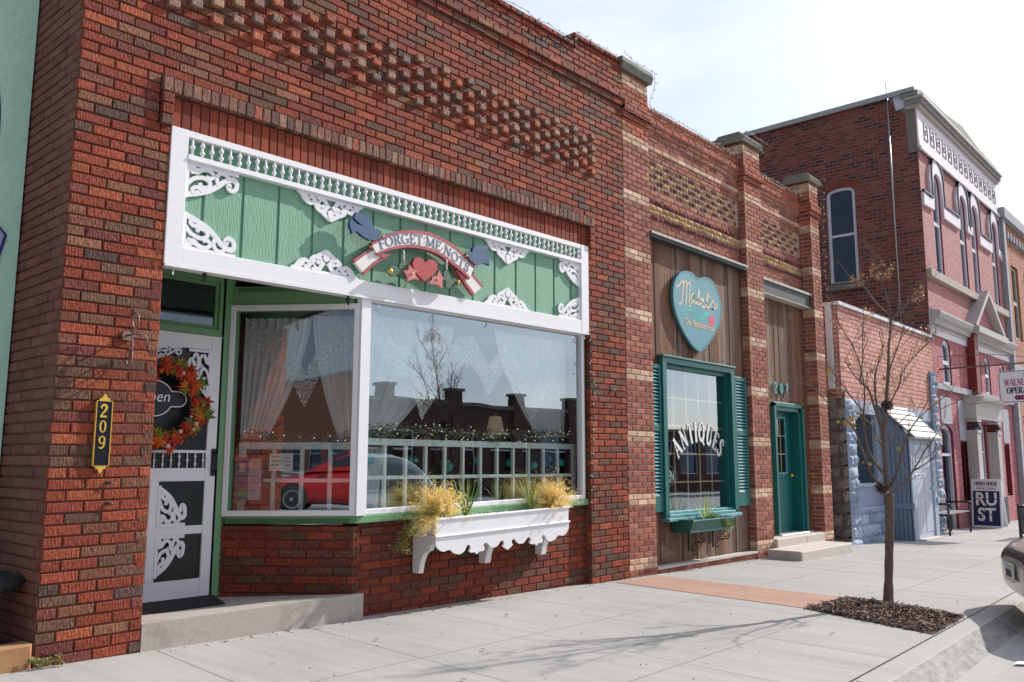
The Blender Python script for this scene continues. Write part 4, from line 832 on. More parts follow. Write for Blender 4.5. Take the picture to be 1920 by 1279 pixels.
def rock(mb, O, u, n, a, b, z0, z1, cols, L, H, dep=.1, rk=.06):
    k = 0; z = z0
    while z < z1-.02:
        h = min(H, z1-z); x = a-(L/2 if k % 2 else 0)
        while x < b-.02:
            p, q = max(a, x), min(b, x+L)
            if q-p > .04: 
                c = random.choice(cols); f = random.uniform(.85, 1.12); cc = tuple(t*f for t in c)
                # rocky face from a small displaced grid
                o = Vector(O)+Vector(u)*(p+.006)+Z*(z+.006); n_ = Vector(n); W_ = q-p-.012; H2 = h-.012; G = 4; ids = []
                for j in range(G+1):
                    for i in range(G+1):
                        e = 0 if i in (0, G) or j in (0, G) else rk*random.uniform(.35, 1)
                        ids.append(mb.P(o+Vector(u)*(W_*i/G)+Z*(H2*j/G)+n_*e))
                flip = Vector(u).cross(Z).dot(n_) < 0
                for j in range(G):
                    for i in range(G):
                        t = [ids[j*(G+1)+i], ids[j*(G+1)+i+1], ids[(j+1)*(G+1)+i+1], ids[(j+1)*(G+1)+i]]; mb.fi(t[::-1] if flip else t, 0, cc)
            x += L
        z += H; k += 1
    mb.obox(Vector(O)+Vector(u)*a+Z*z0-Vector(n)*.001, Vector(u)*(b-a), Z*(z1-z0), -Vector(n)*dep, 0, (cols[0][0]*.7, cols[0][1]*.7, cols[0][2]*.7))
BL = [(.36, .43, .56), (.43, .50, .62), (.30, .37, .49)]
m = MB(); rock(m, (0, -.04, 0), X, NY, 15.03, 15.46, -.3, 2.33, BL, .43, .205); rock(m, (0, -.03, 0), X, NY, 15.46, 16.9, -.3, .36, BL, .4, .205); m.build('block_wall', M_block, low); m = MB(); rock(m, (0, -.03, 0), X, NY, 18.4, 20.1, -.3, .36, BL, .4, .205); m.build('block_wall', M_block, low); m = MB(); rock(m, (0, -.04, 0), X, NY, 20.1, 20.48, -.35, 3.2, BL, .38, .205)
GB = [(.20, .165, .15), (.26, .22, .20), (.16, .135, .13)]
m.build('block_pier', M_block, low); m = MB(); rock(m, (15.03, 0, 0), -Y, -X, -2.2, .03, -.3, 2.45, GB, .42, .205, .05)
m.build('block_side_wall', M_block, low)
m = MB(); m.box(15.46, 20.1, .0, .1, 2.10, 2.33, 1); m.box(15.46, 16.9, .02, .1, .36, .80, 0); m.box(15.46, 16.95, -.02, .1, .78, .84, 1); m.box(15.46, 15.52, .01, .1, .84, 2.1, 1); m.box(16.62, 16.95, .01, .1, .84, 2.1, 1); m.box(16.9, 20.1, .04, .1, .84, 2.12, 1); m.box(18.4, 20.1, .02, .1, .36, .84, 0); m.box(15.46, 17, -.03, .04, .36, .42, 1)
m.build('shopfront', [M_blue, M_bluet], low)
M_curt = pmat('green_grey_curtain', (.36, .46, .45), rough=.8, var=.25, vs=1, stretch=(28, .3, 1), bump=.2)
m = MB(); m.box(15.52, 16.62, .08, .085, .84, 2.1); pw = m.build('window', M_glassd, low)
m = MB(); m.box(15.52, 16.62, .14, .15, .84, 2.1); m.build('curtain', M_curt, pw)
pc = MB(); 
pc.prism([(0, -.3), (.47, -.3), (.47, 1.72), (0, 2.22)], (16.90, 0, 0), -Y, Z, -X, .05, 0)
for k in range(6): pc.box(16.893, 16.90, -.47+.08*k, -.47+.08*k+.006, -.25, 1.70+.07*0, 2)
pc.prism([(0, -.3), (.47, -.3), (.47, 1.72), (0, 2.22)], (18.42, 0, 0), -Y, Z, -X, .05, 0)
pc.box(16.90, 17.12, -.50, -.45, -.3, 1.70, 1); pc.box(18.20, 18.42, -.50, -.45, -.3, 1.70, 1); pc.box(17.12, 18.20, -.49, -.44, 1.56, 1.70, 1); pc.box(16.88, 17.05, -.53, -.501, .36, .47, 1); pc.box(18.32, 18.46, -.53, -.501, .44, .54, 1)
pc.box(16.88, 16.897, -.5, -.05, .36, .47, 0)
po = pc.build('porch', [M_blued, M_bluet, pmat('board_gap', (.06, .09, .14), rough=.8)], low)
m = MB(); m.prism([(-.05, 2.30), (.62, 1.66), (.62, 1.70), (-.05, 2.36)], (16.82, 0, 0), -Y, Z, -X, 1.72, 0)
for k in range(1, 6):
    f = k/6; yy = -(-.05+.67*f); zz = 2.36-.66*f; m.box(16.82, 18.54, yy-.012, yy+.004, zz-.004, zz+.014, 1)
m.build('roof', [pmat('pale_roof_sheet', (.38, .38, .365), rough=.6, var=.15, vs=6), pmat('roof_seam', (.25, .25, .27), rough=.6)], po)
m = MB(); m.bbox(17.12, 18.20, -.47, -.44, -.22, 1.56, .004); 
for c, d in ((-.1, .5), (.62, 1.0), (1.1, 1.45)):
    for a in (17.2, 17.7): m.bbox(a, a+.42, -.478, -.47, c, d, .006)
pd_ = m.build('door', pmat('pale_grey_door', (.50, .54, .64), rough=.5), po)
m = MB(); m.ball((18.1, -.5, .72), .03, 6); m.ball((18.1, -.49, .86), .022, 5); m.build('handle', M_metal, pd_)
m = MB(); m.bbox(17.10, 18.25, -.62, -.45, -.26, -.20, .005); m.build('door_sill', M_step, low)
# ================================================================== opera house
op = thing('opera_house', (24.2, .5, gz(24.2)), 'tall two-storey pink painted brick opera house with arched windows', 'building')
UP = [(21.38, 22.0, 5.64, 8.15, .3), (23.62, 24.22, 5.64, 8.15, .3), (24.78, 25.38, 5.64, 8.15, .3), (26.92, 27.5, 5.64, 8.15, .3)]
LO = [(21.32, 21.98, 3.0, 4.08, .25), (24.15, 24.72, 3.0, 4.03, .25), (25.12, 25.68, 3.0, 4.03, .25), (26.72, 27.32, 3.0, 4.0, .25)]
GR = [(20.75, 21.72, -.35, 2.08, .22), (22.30, 22.98, .33, 1.72, 0), (23.55, 24.75, -.35, 2.2, 0), (25.62, 26.15, .33, 1.72, 0), (26.6, 27.2, .33, 1.72, 0)]
m = MB(); facade(m, (0, 0, 0), X, NY, 20.5, 27.95, 4.3, 9.9, UP, .09, 0, 1); facade(m, (0, .004, 0), X, NY, 20.5, 27.95, -.5, 4.3, LO+GR, .14, 2, 1)
m.box(20.7, 27.9, .32, .36, 4.2, 9.8, 3); m.box(20.7, 27.9, 1.2, 1.25, -.4, 4.2, 3)
m.build('front_wall', [M_opf, M_maroon, M_opl, M_dark], op)
m = MB(); facade(m, (20.5, 0, 0), -Y, -X, -16, 0, -.5, 9.93, [(-2.20, -1.50, 5.52, 7.92, .12)], .14, 0, 0)
m.box(20.62, 27.9, .4, 16, 9.3, 9.4); m.box(27.85, 27.95, .3, 16, -.5, 9.9); m.box(20.5, 27.95, 15.9, 16, -.5, 9.9)
m.build('side_wall', M_redb, op)
m = MB()                                            # segmental arch of upright bricks over the side window
for i in range(12):
    t = (i-5.5)/6; a = t*.42; o = Vector((20.488, 1.85-sin(a)*1.0-.0, 7.0+cos(a)*1.0-.07)); 
    m.obox(o, (0, -.055*cos(a), -.055*sin(a)*-1*-1), Vector((0, -sin(a), cos(a)))*.2, (.03, 0, 0), 0, random.choice([(.26, .08, .055), (.2, .06, .05)]))
m.build('window_arch', M_b2, op)
M_oldw = pmat('peeling_white_frame', (.62, .66, .76), rough=.7, var=.2, vs=20, bump=.4)
M_gdark = glassmat('dull_window', .10, (.35, .4, .45), (.7, .8, 1))
m = MB(); o = (-2.20, -1.50, 5.52, 7.92, .12)
def wframe(mb, O, u, n, op, back, t, mi=0, dep=.06, mid=.5):
    a, b, c, d, r = op; O, u, n = Vector(O), Vector(u), Vector(n)
    k = 10; top = [b-(b-a)*i/k for i in range(k+1)]
    P = [(a+t/2, c+t/2), (b-t/2, c+t/2)]+([(b-t/2, d-t/2), (a+t/2, d-t/2)] if r <= 0 else [(min(max(x, a+t/2), b-t/2), d-r+r*sqrt(max(0, 1-((x-(a+b)/2)/((b-a)/2))**2))-t/2) for x in top])
    mb.rib(P, t, O-n*back, u, Z, n, dep, mi, cl=True)
    if mid: mb.rib([(a+t/2, c+(d-c)*mid), (b-t/2, c+(d-c)*mid)], t*.8, O-n*(back-.004), u, Z, n, dep, mi)
wframe(m, (20.5, 0, 0), -Y, -X, o, .03, .075); sw = m.build('side_window', M_oldw, op)
m = MB(); archpane(m, (20.5, 0, 0), -Y, -X, o, .07, 0, ins=.04); m.build('pane', M_gdark, sw)
m = MB(); m.box(20.43, 20.52, 1.42, 2.28, 5.36, 5.5); m.build('window_sill', M_cap, sw)
m = MB(); m.box(20.62, 20.66, 1.4, 2.3, 5.5, 7.9); m.build('blind', pmat('dull_blue_blind', (.10, .13, .2), rough=.9), sw)
m = MB(); m.box(20.42, 20.60, -.02, 16, 9.90, 9.97); m.box(20.40, 20.44, .0, 16, 9.84, 9.95); m.build('roof_edge', pmat('roof_edge_metal', (.38, .42, .44), rough=.4, var=.2), op)
m = MB(); m.tube([(20.46, .60, 10.25), (20.46, .60, 4.0)], .018, 8)
for z in (9.0, 7.6, 6.2, 4.9): m.box(20.44, 20.5, .575, .625, z, z+.03)
m.build('conduit', M_metal, op)
# frieze, cornices
M_frz = pmat('frieze_white', (.74, .70, .76), rough=.6, var=.06)
m = MB(); m.box(20.47, 27.97, -.04, -.004, 8.50, 9.45, 0); m.box(20.45, 27.99, -.09, -.04, 8.44, 8.52, 0); m.box(20.42, 28.0, -.12, .2, 9.45, 9.53, 1); m.box(20.40, 28.02, -.17, .2, 9.53, 9.66, 2); m.box(20.38, 28.04, -.22, .2, 9.66, 9.72, 1)
m.prism([(0, 0), (7.7, 0), (7.7, .10), (7.5, .20), (5.5, .24), (3.9, .40), (2.2, .24), (.3, .20), (0, .12)], (20.4, -.1, 9.74), X, Z, NY, .4, 2)
m.prism([(-.05, 8.4), (.20, 8.4), (.22, 9.35), (.6, 9.85), (.0, 9.98)], (20.488, 0, 0), Y, Z, -X, .02, 3); m.prism([(.05, 9.55), (.42, 9.5), (.5, 9.95), (.05, 9.97)], (20.465, 0, 0), Y, Z, -X, .02, 4)
M_ink = pmat('dark_ornament', (.03, .03, .05), rough=.6)
m.build('top_cornice', [M_frz, pmat('cream_cornice', (.44, .42, .36), rough=.6), pmat('grey_parapet', (.24, .24, .25), rough=.8), pmat('cement_patch', (.22, .20, .19), rough=.9), pmat('bright_flashing', (.6, .65, .8), rough=.4)], op)
m = MB()
for i in range(14):
    x = 20.92+i*.50; m = MB()
    m.rib([(x+.13, 9.16), (x+.27, 9.16), (x+.27, 8.80), (x, 8.80), (x, 9.24)], .035, (0, -.052, 0), X, Z, NY, .01); m.rib([(x+.17, 8.95), (x+.11, 8.95), (x+.11, 9.05), (x+.18, 9.05)], .028, (0, -.052, 0), X, Z, NY, .01)
    m.build('frieze_ornament', M_ink, op)
# hood mould of the upper windows: white band with a black upper edge
path = [(20.52, 7.42)]; 
for a, b in ((21.69, 1), (23.92, 1), (25.08, 1), (27.21, 1)):
    path += [(a-.48, 7.42)]+arc(a, 8.02, .48, .42, 180, 0, 12)+[(a+.48, 7.42)]
path += [(27.93, 7.42)]
m = MB(); m.rib(path, .30, (0, -.06, -.15), X, Z, NY, .06, 0); m.rib(path, .065, (0, -.085, .03), X, Z, NY, .07, 1); m.build('hood_mould', [M_frz, M_ink], op)
for ws, nm in ((UP, 'u'), (LO, 'l')):
    for o in ws:
        m = MB(); wframe(m, (0, 0, 0), X, NY, o, .035, .11); q = m.build('window', pmat('pale_lilac_frame', (.62, .62, .72), rough=.6), op)
        m = MB(); archpane(m, (0, 0, 0), X, NY, o, .08, 0, ins=.03); m.build('pane', M_gdark, q)
for o in GR:
    m = MB(); wframe(m, (0, 0, 0), X, NY, o, .06, .08, mid=0 if o[3] < 2 else .72); q = m.build('window' if o[2] > 0 else 'door', MATS['pale_lilac_frame'] if o[2] < 0 else M_maroon, op)
    m = MB(); archpane(m, (0, 0, 0), X, NY, o, .12, 0, ins=.03); m.build('pane', M_gdark, q)
m = MB(); m.box(20.48, 27.97, -.12, 0, 5.42, 5.60, 0); m.build('sill_course', pmat('stone_course', (.42, .36, .33), rough=.8, var=.2), op)
m = MB(); P = [(0, 4.24), (.05, 4.24), (.05, 4.33), (.12, 4.33), (.14, 4.42), (.22, 4.46), (.26, 4.56), (.26, 4.60), (0, 4.68)]
m.prism([(p, q) for p, q in P], (20.44, 0, 0), -Y, Z, -X, (27.98-20.44), 0); m.box(20.46, 27.96, -.03, 0, 4.10, 4.24, 1)
M_corn = pmat('lilac_grey_cornice', (.46, .44, .43), rough=.6, var=.08)
cor = m.build('cornice', [M_corn, M_frz], op)
m = MB()                                            # pediment over the entrance
for (p, q) in (((23.35, 4.55), (24.85, 5.62)), ((24.85, 5.62), (26.35, 4.55))): m.rib([p, q], .12, (0, -.30, .05), X, Z, NY, .36, 0)
m.prism([(23.4, 4.56), (26.3, 4.56), (24.85, 5.58)], (0, -.10, 0), X, Z, NY, .1, 1); m.box(23.3, 26.4, -.36, 0, 4.44, 4.60, 0); m.box(23.4, 23.75, -.2, 0, 2.9, 4.44, 2)
m.build('pediment', [M_corn, M_opf, M_maroon], op)
m = MB(); m.box(20.5, 27.95, -.07, 0, 2.86, 3.0, 0); m.build('sill_course', pmat('rough_stone', (.38, .37, .40), rough=.9, var=.4, vs=8, bump=1, bs=20, dist=.02), op)
m = MB(); P = [(0, 2.28), (.28, 2.28), (.28, 2.58), (.32, 2.66), (.44, 2.72), (.46, 2.80), (0, 2.86)]
m.prism(P, (22.75, 0, 0), -Y, Z, -X, 2.55, 0); hd = m.build('entrance_hood', M_corn, op)
for x in (22.85, 24.85):
    m = MB(); m.box(x, x+.34, -.24, 0, -.4, 2.0, 0); m.box(x-.04, x+.38, -.28, 0, -.4, .35, 1); m.box(x-.03, x+.37, -.27, 0, 2.2, 2.28, 0); m.box(x-.02, x+.36, -.26, 0, 1.94, 2.0, 0)
    m.lathe([(.07, 0), (.07, .3)], (x+.02, -.2, 2.12), 10, 1, ax=(1, 0, 0)); m.box(x+.05, x+.3, -.2, 0, 2.0, 2.2, 2); m.build('column', [M_corn, M_ink, M_maroon], op)
M_grp = pmat('grey_cement_patch', (.36, .37, .42), rough=.9, var=.2, vs=6)
for a, b, c, d in ((20.85, 21.7, 2.1, 2.72), (22.25, 23.0, 1.75, 2.7), (25.6, 26.2, 1.76, 2.7), (26.6, 27.3, 1.76, 2.7)):
    m = MB(); m.box(a, b, -.012, -.0, c, d); m.build('cement_patch', M_grp, op)
# ================================================================== building beyond
nb_ = thing('far_brick_building', (31, .5, gz(31)), 'orange-brown two-storey brick building past the pink opera house', 'building')
W2 = [(29.0+i*1.7, 29.9+i*1.7, 4.9, 7.2, 0) for i in range(4)]; W1 = [(29.0+i*2.2, 30.4+i*2.2, .2, 2.6, 0) for i in range(3)]
m = MB(); facade(m, (0, -.05, 0), X, NY, 28.0, 36, -.8, 8.7, W2+W1, .25, 0, 0); m.box(28.0, 36, .3, 14, -.8, 8.6, 1); m.build('wall', [M_orb, M_dark], nb_)
m = MB(); m.box(27.98, 36, -.2, 0, 8.45, 8.75); m.box(27.98, 28.25, -.14, 0, -.5, 8.4); m.box(28.25, 36, -.1, -.051, 3.9, 4.1)
for k in range(20): m.box(28.4+k*.38, 28.55+k*.38, -.16, -.05, 7.9, 8.1)
m.build('trim', M_grp, nb_)
for o in W2+W1:
    m = MB(); wframe(m, (0, -.05, 0), X, NY, o, .06, .14, mid=.5); q = m.build('window', MATS['cream_cornice'], nb_)
    m = MB(); archpane(m, (0, -.05, 0), X, NY, o, .14, 0, ins=.03); m.build('pane', M_gdark, q)
m = MB(); m.box(36.2, 60, 0, 14, -1.2, 5.2); m.box(36.2, 60, -.2, .1, 5.0, 5.4); 
tag(m.build('low_far_building', M_orb), 'low brick block at the far end of the street', 'building')
# ================================================================== green painted wall on the left
gw = thing('green_building', (-1, .9, 0), 'mint green stucco building set back left of the brick shop', 'building')
m = MB(); m.box(-14, 2.04, .82, 1.1, -.2, 7.2); m.box(-14, 2.04, 1.1, 12, -.2, 7.0); m.build('wall', pmat('mint_stucco', (.54, .88, .71), rough=.85, var=.07, vs=3, bump=.8, bs=18, dist=.012), gw)
m = MB(); c = (1.10, 3.5)
for R_, wd, mi, e in ((1, .05, 0, 0), (.96, .05, 1, .004)): m.rib(arc(c[0], c[1], .735*R_, 1.05*R_, 0, 360, 48)[:-1], wd, (0, .815-e, 0), X, Z, NY, .02, mi, cl=True)
m.prism([(1.36, 2.40), (1.89, 2.80), (1.95, 2.74), (1.86, 2.3), (1.76, 2.05), (1.26, 1.9)], (0, .812, 0), X, Z, NY, .02, 2); m.rib([(1.36, 2.42), (1.90, 2.81), (1.95, 2.75), (1.86, 2.3), (1.76, 2.05), (1.26, 1.9)], .018, (0, .808, 0), X, Z, NY, .02, 0)
m.build('mural', [pmat('mural_blue', (.015, .03, .22), rough=.6), pmat('mural_yellow', (.75, .65, .12), rough=.6), pmat('mural_lilac', (.48, .42, .62), rough=.6)], gw)
# ================================================================== across the street (seen in the shop windows)
M_xb = brickmat('dark_street_brick', [(0, (.12, .045, .04)), (.4, (.09, .035, .035)), (.75, (.15, .06, .05))], (.12, .09, .08), bw=.22, bh=.08, ms=.014, bump=.5)
def xb(a, b, h, mat, label, pil=(), win=True, hh=0):
    t = thing('street_building', ((a+b)/2, -23, gz((a+b)/2)), label, 'building')
    ops = []
    if win:
        k = max(1, int((b-a)/3.2)); s = (b-a)/k; ops = [(a+s*i+.5, a+s*(i+1)-.5, .5, 2.7, .3 if hh else 0) for i in range(k)]
    m = MB(); facade(m, (0, -23, 0), X, Y, a, b, -1.5, h, ops, .25, 0, 0); m.box(a, b, -36, -23.3, -1.5, h-.4, 1)
    m.box(a, a+.2, -23.3, -23.0, -1.5, h, 0); m.box(b-.2, b, -23.3, -23.0, -1.5, h, 0)
    for p in pil: m.box(p-.35, p+.35, -23.3, -22.8, -1.5, h+.55, 0); m.box(p-.42, p+.42, -23.4, -22.72, h+.55, h+.68, 2)
    m.box(a, b, -23.15, -22.85, h-.12, h+.05, 2); m.build('wall', [mat, M_dark, M_cap], t)
    for o in ops:
        m = MB(); wframe(m, (0, -23, 0), X, Y, o, .1, .1, mid=.6); q = m.build('window', M_frz, t); m = MB(); archpane(m, (0, -23, 0), X, Y, o, .16, 0, ins=.03); m.build('pane', M_gdark, q)
xb(-60, -30, 7.5, M_orb, 'two-storey orange brick building across the street, far left in the reflections')
xb(-29.6, -16, 4.6, M_orb, 'low orange brick shop with arched openings across the street', hh=1); xb(-15.6, 2, 4.0, M_frz, 'low pale rendered shop across the street')
xb(2.4, 22, 3.9, M_xb, 'long dark brick shop without pilasters across the street'); xb(22.3, 38, 4.0, M_xb, 'dark brick shop with four tall capped pilasters across the street', pil=(24, 28.2, 32.6, 37)); xb(38.5, 110, 3.3, M_xb, 'low dark brick building across the street, farthest right')
# ================================================================== traced outlines, in metres
TREE = {'lead': [(8.429, -2.862, 0.905), (8.405, -2.863, 1.036), (8.368, -2.87, 1.259), (8.342, -2.88, 1.445), (8.33, -2.915, 1.669), (8.316, -2.94, 1.855), (8.302, -2.972, 2.079), (8.283, -2.994, 2.283), (8.279, -3.018, 2.414), (8.263, -3.036, 2.581), (8.212, -3.019, 2.768), (8.16, -3.001, 2.954), (8.156, -3.017, 3.047)], 'b1': [(8.432, -2.864, 0.905), (8.329, -2.83, 0.981), (8.208, -2.788, 1.111), (8.103, -2.771, 1.276), (7.98, -2.746, 1.494), (7.849, -2.691, 1.619), (7.681, -2.599, 1.761), (7.509, -2.513, 1.954)], 'b2': [(8.395, -2.859, 1.073), (8.283, -2.804, 1.203), (8.196, -2.778, 1.332), (8.131, -2.782, 1.498), (8.079, -2.801, 1.662), (8.037, -2.835, 1.843), (7.96, -2.838, 2.06), (7.862, -2.812, 2.256), (7.741, -2.757, 2.433), (7.633, -2.717, 2.609)], 'b3': [(8.342, -2.88, 1.445), (8.3, -2.827, 1.709), (8.287, -2.786, 1.881), (8.268, -2.723, 1.979), (8.303, -2.74, 2.173), (8.32, -2.747, 2.407), (8.348, -2.758, 2.605)], 'b4': [(8.341, -2.883, 1.464), (8.352, -2.835, 1.673), (8.379, -2.812, 1.923), (8.445, -2.818, 2.102), (8.537, -2.854, 2.283), (8.564, -2.818, 2.467)], 'b5': [(8.437, -2.872, 0.915), (8.583, -2.986, 1.035), (8.675, -3.037, 1.147), (8.785, -3.125, 1.337), (8.919, -3.244, 1.548)], 'b5b': [(8.699, -3.029, 1.128), (8.702, -3.121, 1.185), (8.704, -3.213, 1.251)], 'b6': [(8.425, -2.87, 0.961), (8.388, -2.962, 1.093), (8.327, -3.047, 1.313), (8.272, -3.127, 1.475), (8.265, -3.26, 1.635), (8.327, -3.472, 1.809)], 'b7': [(8.33, -2.915, 1.669), (8.421, -2.978, 1.841), (8.495, -3.005, 1.939), (8.554, -3.021, 2.058), (8.667, -3.106, 2.216), (8.774, -3.172, 2.318), (8.868, -3.224, 2.422)], 'b8': [(8.305, -2.959, 2.004), (8.244, -3.035, 2.144), (8.187, -3.114, 2.281), (8.122, -3.188, 2.434), (8.053, -3.24, 2.512)], 'b9': [(8.265, -3.034, 2.563), (8.083, -2.957, 2.68), (7.94, -2.923, 2.796), (7.777, -2.859, 2.873)], 'b10': [(8.269, -3.026, 2.507), (8.408, -3.083, 2.634), (8.559, -3.154, 2.763), (8.701, -3.21, 2.875)], 'b11': [(8.07, -2.804, 1.661), (8.041, -2.704, 1.813), (8.017, -2.609, 1.967), (8.008, -2.523, 2.087)], 'b12': [(8.381, -2.884, 1.259), (8.47, -2.789, 1.412), (8.557, -2.693, 1.571), (8.597, -2.529, 1.656)], 'b13': [(8.358, -2.878, 1.352), (8.542, -2.92, 1.526), (8.747, -2.973, 1.647), (8.959, -3.026, 1.733)], 'b14': [(8.324, -2.773, 1.884), (8.019, -2.759, 1.995), (7.741, -2.777, 2.119)]}
TRUNK = [(8.546, -2.762, -0.163), (8.523, -2.782, 0.045), (8.494, -2.814, 0.343), (8.465, -2.846, 0.641), (8.433, -2.867, 0.909)]
LEAVES = [(7.858, -2.712, 2.07), (7.974, -2.565, 2.081), (7.855, -2.582, 2.041), (7.977, -2.504, 2.038), (8.277, -2.828, 2.068), (7.97, -3.01, 2.149), (7.822, -2.772, 1.588), (8.307, -2.564, 1.585), (7.99, -2.726, 1.541), (8.073, -2.769, 1.203), (8.589, -2.65, 1.184), (8.278, -2.834, 1.435), (8.466, -2.745, 1.595), (8.27, -2.935, 1.975), (8.731, -3.256, 1.759), (8.338, -3.228, 1.602), (8.217, -2.858, 2.567), (8.328, -2.773, 2.577), (8.264, -2.993, 2.472), (8.185, -2.514, 1.582), (8.557, -2.94, 1.326), (7.789, -2.793, 2.076)]
SEEDS = [(8.149, -3.061, 2.958), (8.086, -2.922, 2.926), (8.249, -3.019, 2.936), (8.293, -3.053, 3.014), (8.248, -2.958, 2.936), (8.022, -2.964, 3.02), (8.257, -3.073, 2.998), (8.1, -2.979, 2.974), (8.157, -2.971, 2.973), (8.326, -3.036, 2.977), (8.261, -3.044, 2.918), (8.225, -2.904, 2.952), (8.272, -3.054, 2.983), (8.137, -2.945, 2.936), (8.204, -2.945, 3.066), (8.298, -3.069, 3.06), (8.088, -3.01, 3.022), (8.092, -3.079, 2.903), (8.221, -3.012, 3.062), (8.255, -2.931, 2.95), (8.12, -3.013, 2.898), (7.982, -2.969, 2.942), (8.137, -2.945, 3.001), (8.187, -2.923, 3.07), (8.233, -2.934, 2.934), (8.143, -2.982, 2.989), (8.195, -3.022, 2.971), (8.184, -3.017, 2.916), (8.086, -3.01, 2.935), (8.14, -2.962, 2.912), (8.136, -3.025, 3.05), (8.19, -3.015, 3.06), (8.201, -3.022, 3.054), (8.119, -3.007, 2.947), (8.075, -3.073, 2.921), (8.206, -2.89, 2.98), (8.142, -2.955, 2.993), (8.082, -2.99, 2.992), (8.09, -2.996, 2.957), (8.028, -3.017, 2.916), (8.125, -3.027, 2.937), (8.057, -2.974, 2.923), (8.157, -2.936, 3.002), (8.054, -2.953, 2.999), (8.294, -3.033, 3.01), (8.141, -2.938, 3.014), (8.147, -3.091, 2.974), (8.026, -2.965, 2.961), (8.131, -3.075, 2.915), (8.163, -2.951, 2.943), (8.11, -3.086, 2.985), (8.075, -2.983, 2.926), (8.113, -2.986, 2.99), (8.066, -3.01, 2.901), (8.182, -2.883, 2.935), (8.34, -3.052, 3.016), (8.277, -3.061, 3.037), (8.215, -3.057, 2.959), (8.057, -2.992, 2.99), (8.042, -2.947, 2.957), (8.136, -2.828, 2.961), (8.133, -2.809, 2.869), (7.935, -2.906, 2.86), (7.986, -2.871, 2.916), (8.01, -2.85, 2.886), (8.018, -2.882, 2.873), (7.993, -2.801, 2.855), (7.967, -2.882, 2.893), (7.944, -2.855, 2.844), (8.12, -2.826, 2.865), (8.07, -2.853, 2.95), (7.988, -2.886, 2.927), (7.978, -2.811, 2.886), (7.898, -2.864, 2.84), (7.884, -2.819, 2.911), (8.068, -2.75, 2.862), (7.936, -2.802, 2.883), (8.034, -2.798, 2.916), (7.948, -2.863, 2.891), (8.01, -2.809, 2.934), (7.933, -2.885, 2.884), (8.012, -2.788, 2.911), (8.514, -3.254, 2.8), (8.395, -3.271, 2.772), (8.401, -3.253, 2.734), (8.368, -3.285, 2.762), (8.316, -3.281, 2.719), (8.507, -3.218, 2.797), (8.55, -3.261, 2.806), (8.428, -3.281, 2.802), (8.436, -3.202, 2.729), (8.495, -3.267, 2.732), (8.337, -3.297, 2.74), (8.327, -3.29, 2.824), (8.329, -3.309, 2.816), (8.314, -3.235, 2.697), (8.293, -3.233, 2.7), (8.532, -3.253, 2.758), (8.529, -3.266, 2.77), (8.391, -3.207, 2.729), (8.491, -3.256, 2.839), (8.4, -3.305, 2.825), (8.364, -3.269, 2.707), (8.42, -3.218, 2.811), (8.402, -3.282, 2.778), (8.388, -3.249, 2.787), (8.506, -3.181, 2.79), (8.33, -3.264, 2.716), (8.009, -2.661, 2.456), (7.99, -2.656, 2.476), (7.876, -2.729, 2.479), (7.975, -2.678, 2.439), (7.88, -2.691, 2.441), (7.962, -2.649, 2.495), (7.99, -2.642, 2.496), (8.026, -2.677, 2.492), (7.974, -2.653, 2.446), (7.828, -2.7, 2.471), (7.876, -2.697, 2.465), (8.012, -2.637, 2.493), (7.937, -2.646, 2.432), (8.04, -2.644, 2.484), (8.535, -3.294, 2.335), (8.514, -3.284, 2.26), (8.535, -3.278, 2.237), (8.542, -3.234, 2.421), (8.63, -3.246, 2.249), (8.425, -3.27, 2.415), (8.587, -3.21, 2.312), (8.631, -3.28, 2.422), (8.556, -3.236, 2.376), (8.557, -3.217, 2.46), (8.515, -3.247, 2.387), (8.472, -3.304, 2.462), (8.435, -3.282, 2.343), (8.504, -3.271, 2.236), (8.45, -3.295, 2.433), (8.615, -3.262, 2.458), (8.647, -3.28, 2.464), (8.577, -3.232, 2.292), (8.542, -3.235, 2.312), (8.596, -3.28, 2.415), (8.562, -3.299, 2.309), (8.447, -3.245, 2.346), (8.552, -3.276, 2.308), (8.527, -3.227, 2.318), (8.145, -2.836, 2.529), (8.017, -2.874, 2.502), (8.14, -2.857, 2.552), (8.121, -2.888, 2.557), (8.001, -2.907, 2.611), (8.156, -2.893, 2.545), (8.084, -2.923, 2.592), (8.011, -2.905, 2.507), (8.187, -2.864, 2.63), (8.088, -2.88, 2.602), (8.097, -2.894, 2.535), (8.089, -2.935, 2.629), (8.156, -2.83, 2.651), (8.062, -2.931, 2.615), (8.2, -2.845, 2.558), (8.059, -2.931, 2.553), (8.44, -3.16, 2.282), (8.381, -3.192, 2.272), (8.532, -3.168, 2.309), (8.444, -3.197, 2.193), (8.482, -3.159, 2.242), (8.425, -3.212, 2.22), (8.492, -3.184, 2.252), (8.52, -3.167, 2.311), (7.914, -2.62, 2.503), (7.906, -2.612, 2.517), (7.919, -2.582, 2.507), (8.009, -2.571, 2.516), (7.984, -2.607, 2.53), (7.871, -2.635, 2.517), (7.899, -2.602, 2.523), (8.005, -2.6, 2.524)]
NESTS = [(8.33, -2.928, 1.734), (8.319, -2.842, 0.963)]
HEART = [(10.16, 3.662), (10.049, 3.712), (9.901, 3.726), (9.743, 3.69), (9.641, 3.62), (9.556, 3.511), (9.527, 3.375), (9.532, 3.263), (9.566, 3.165), (9.631, 3.052), (9.732, 2.933), (9.87, 2.817), (10.012, 2.727), (10.16, 2.683), (10.337, 2.77), (10.501, 2.896), (10.65, 3.032), (10.739, 3.153), (10.79, 3.291), (10.788, 3.423), (10.734, 3.537), (10.649, 3.635), (10.533, 3.708), (10.395, 3.72), (10.257, 3.695)]
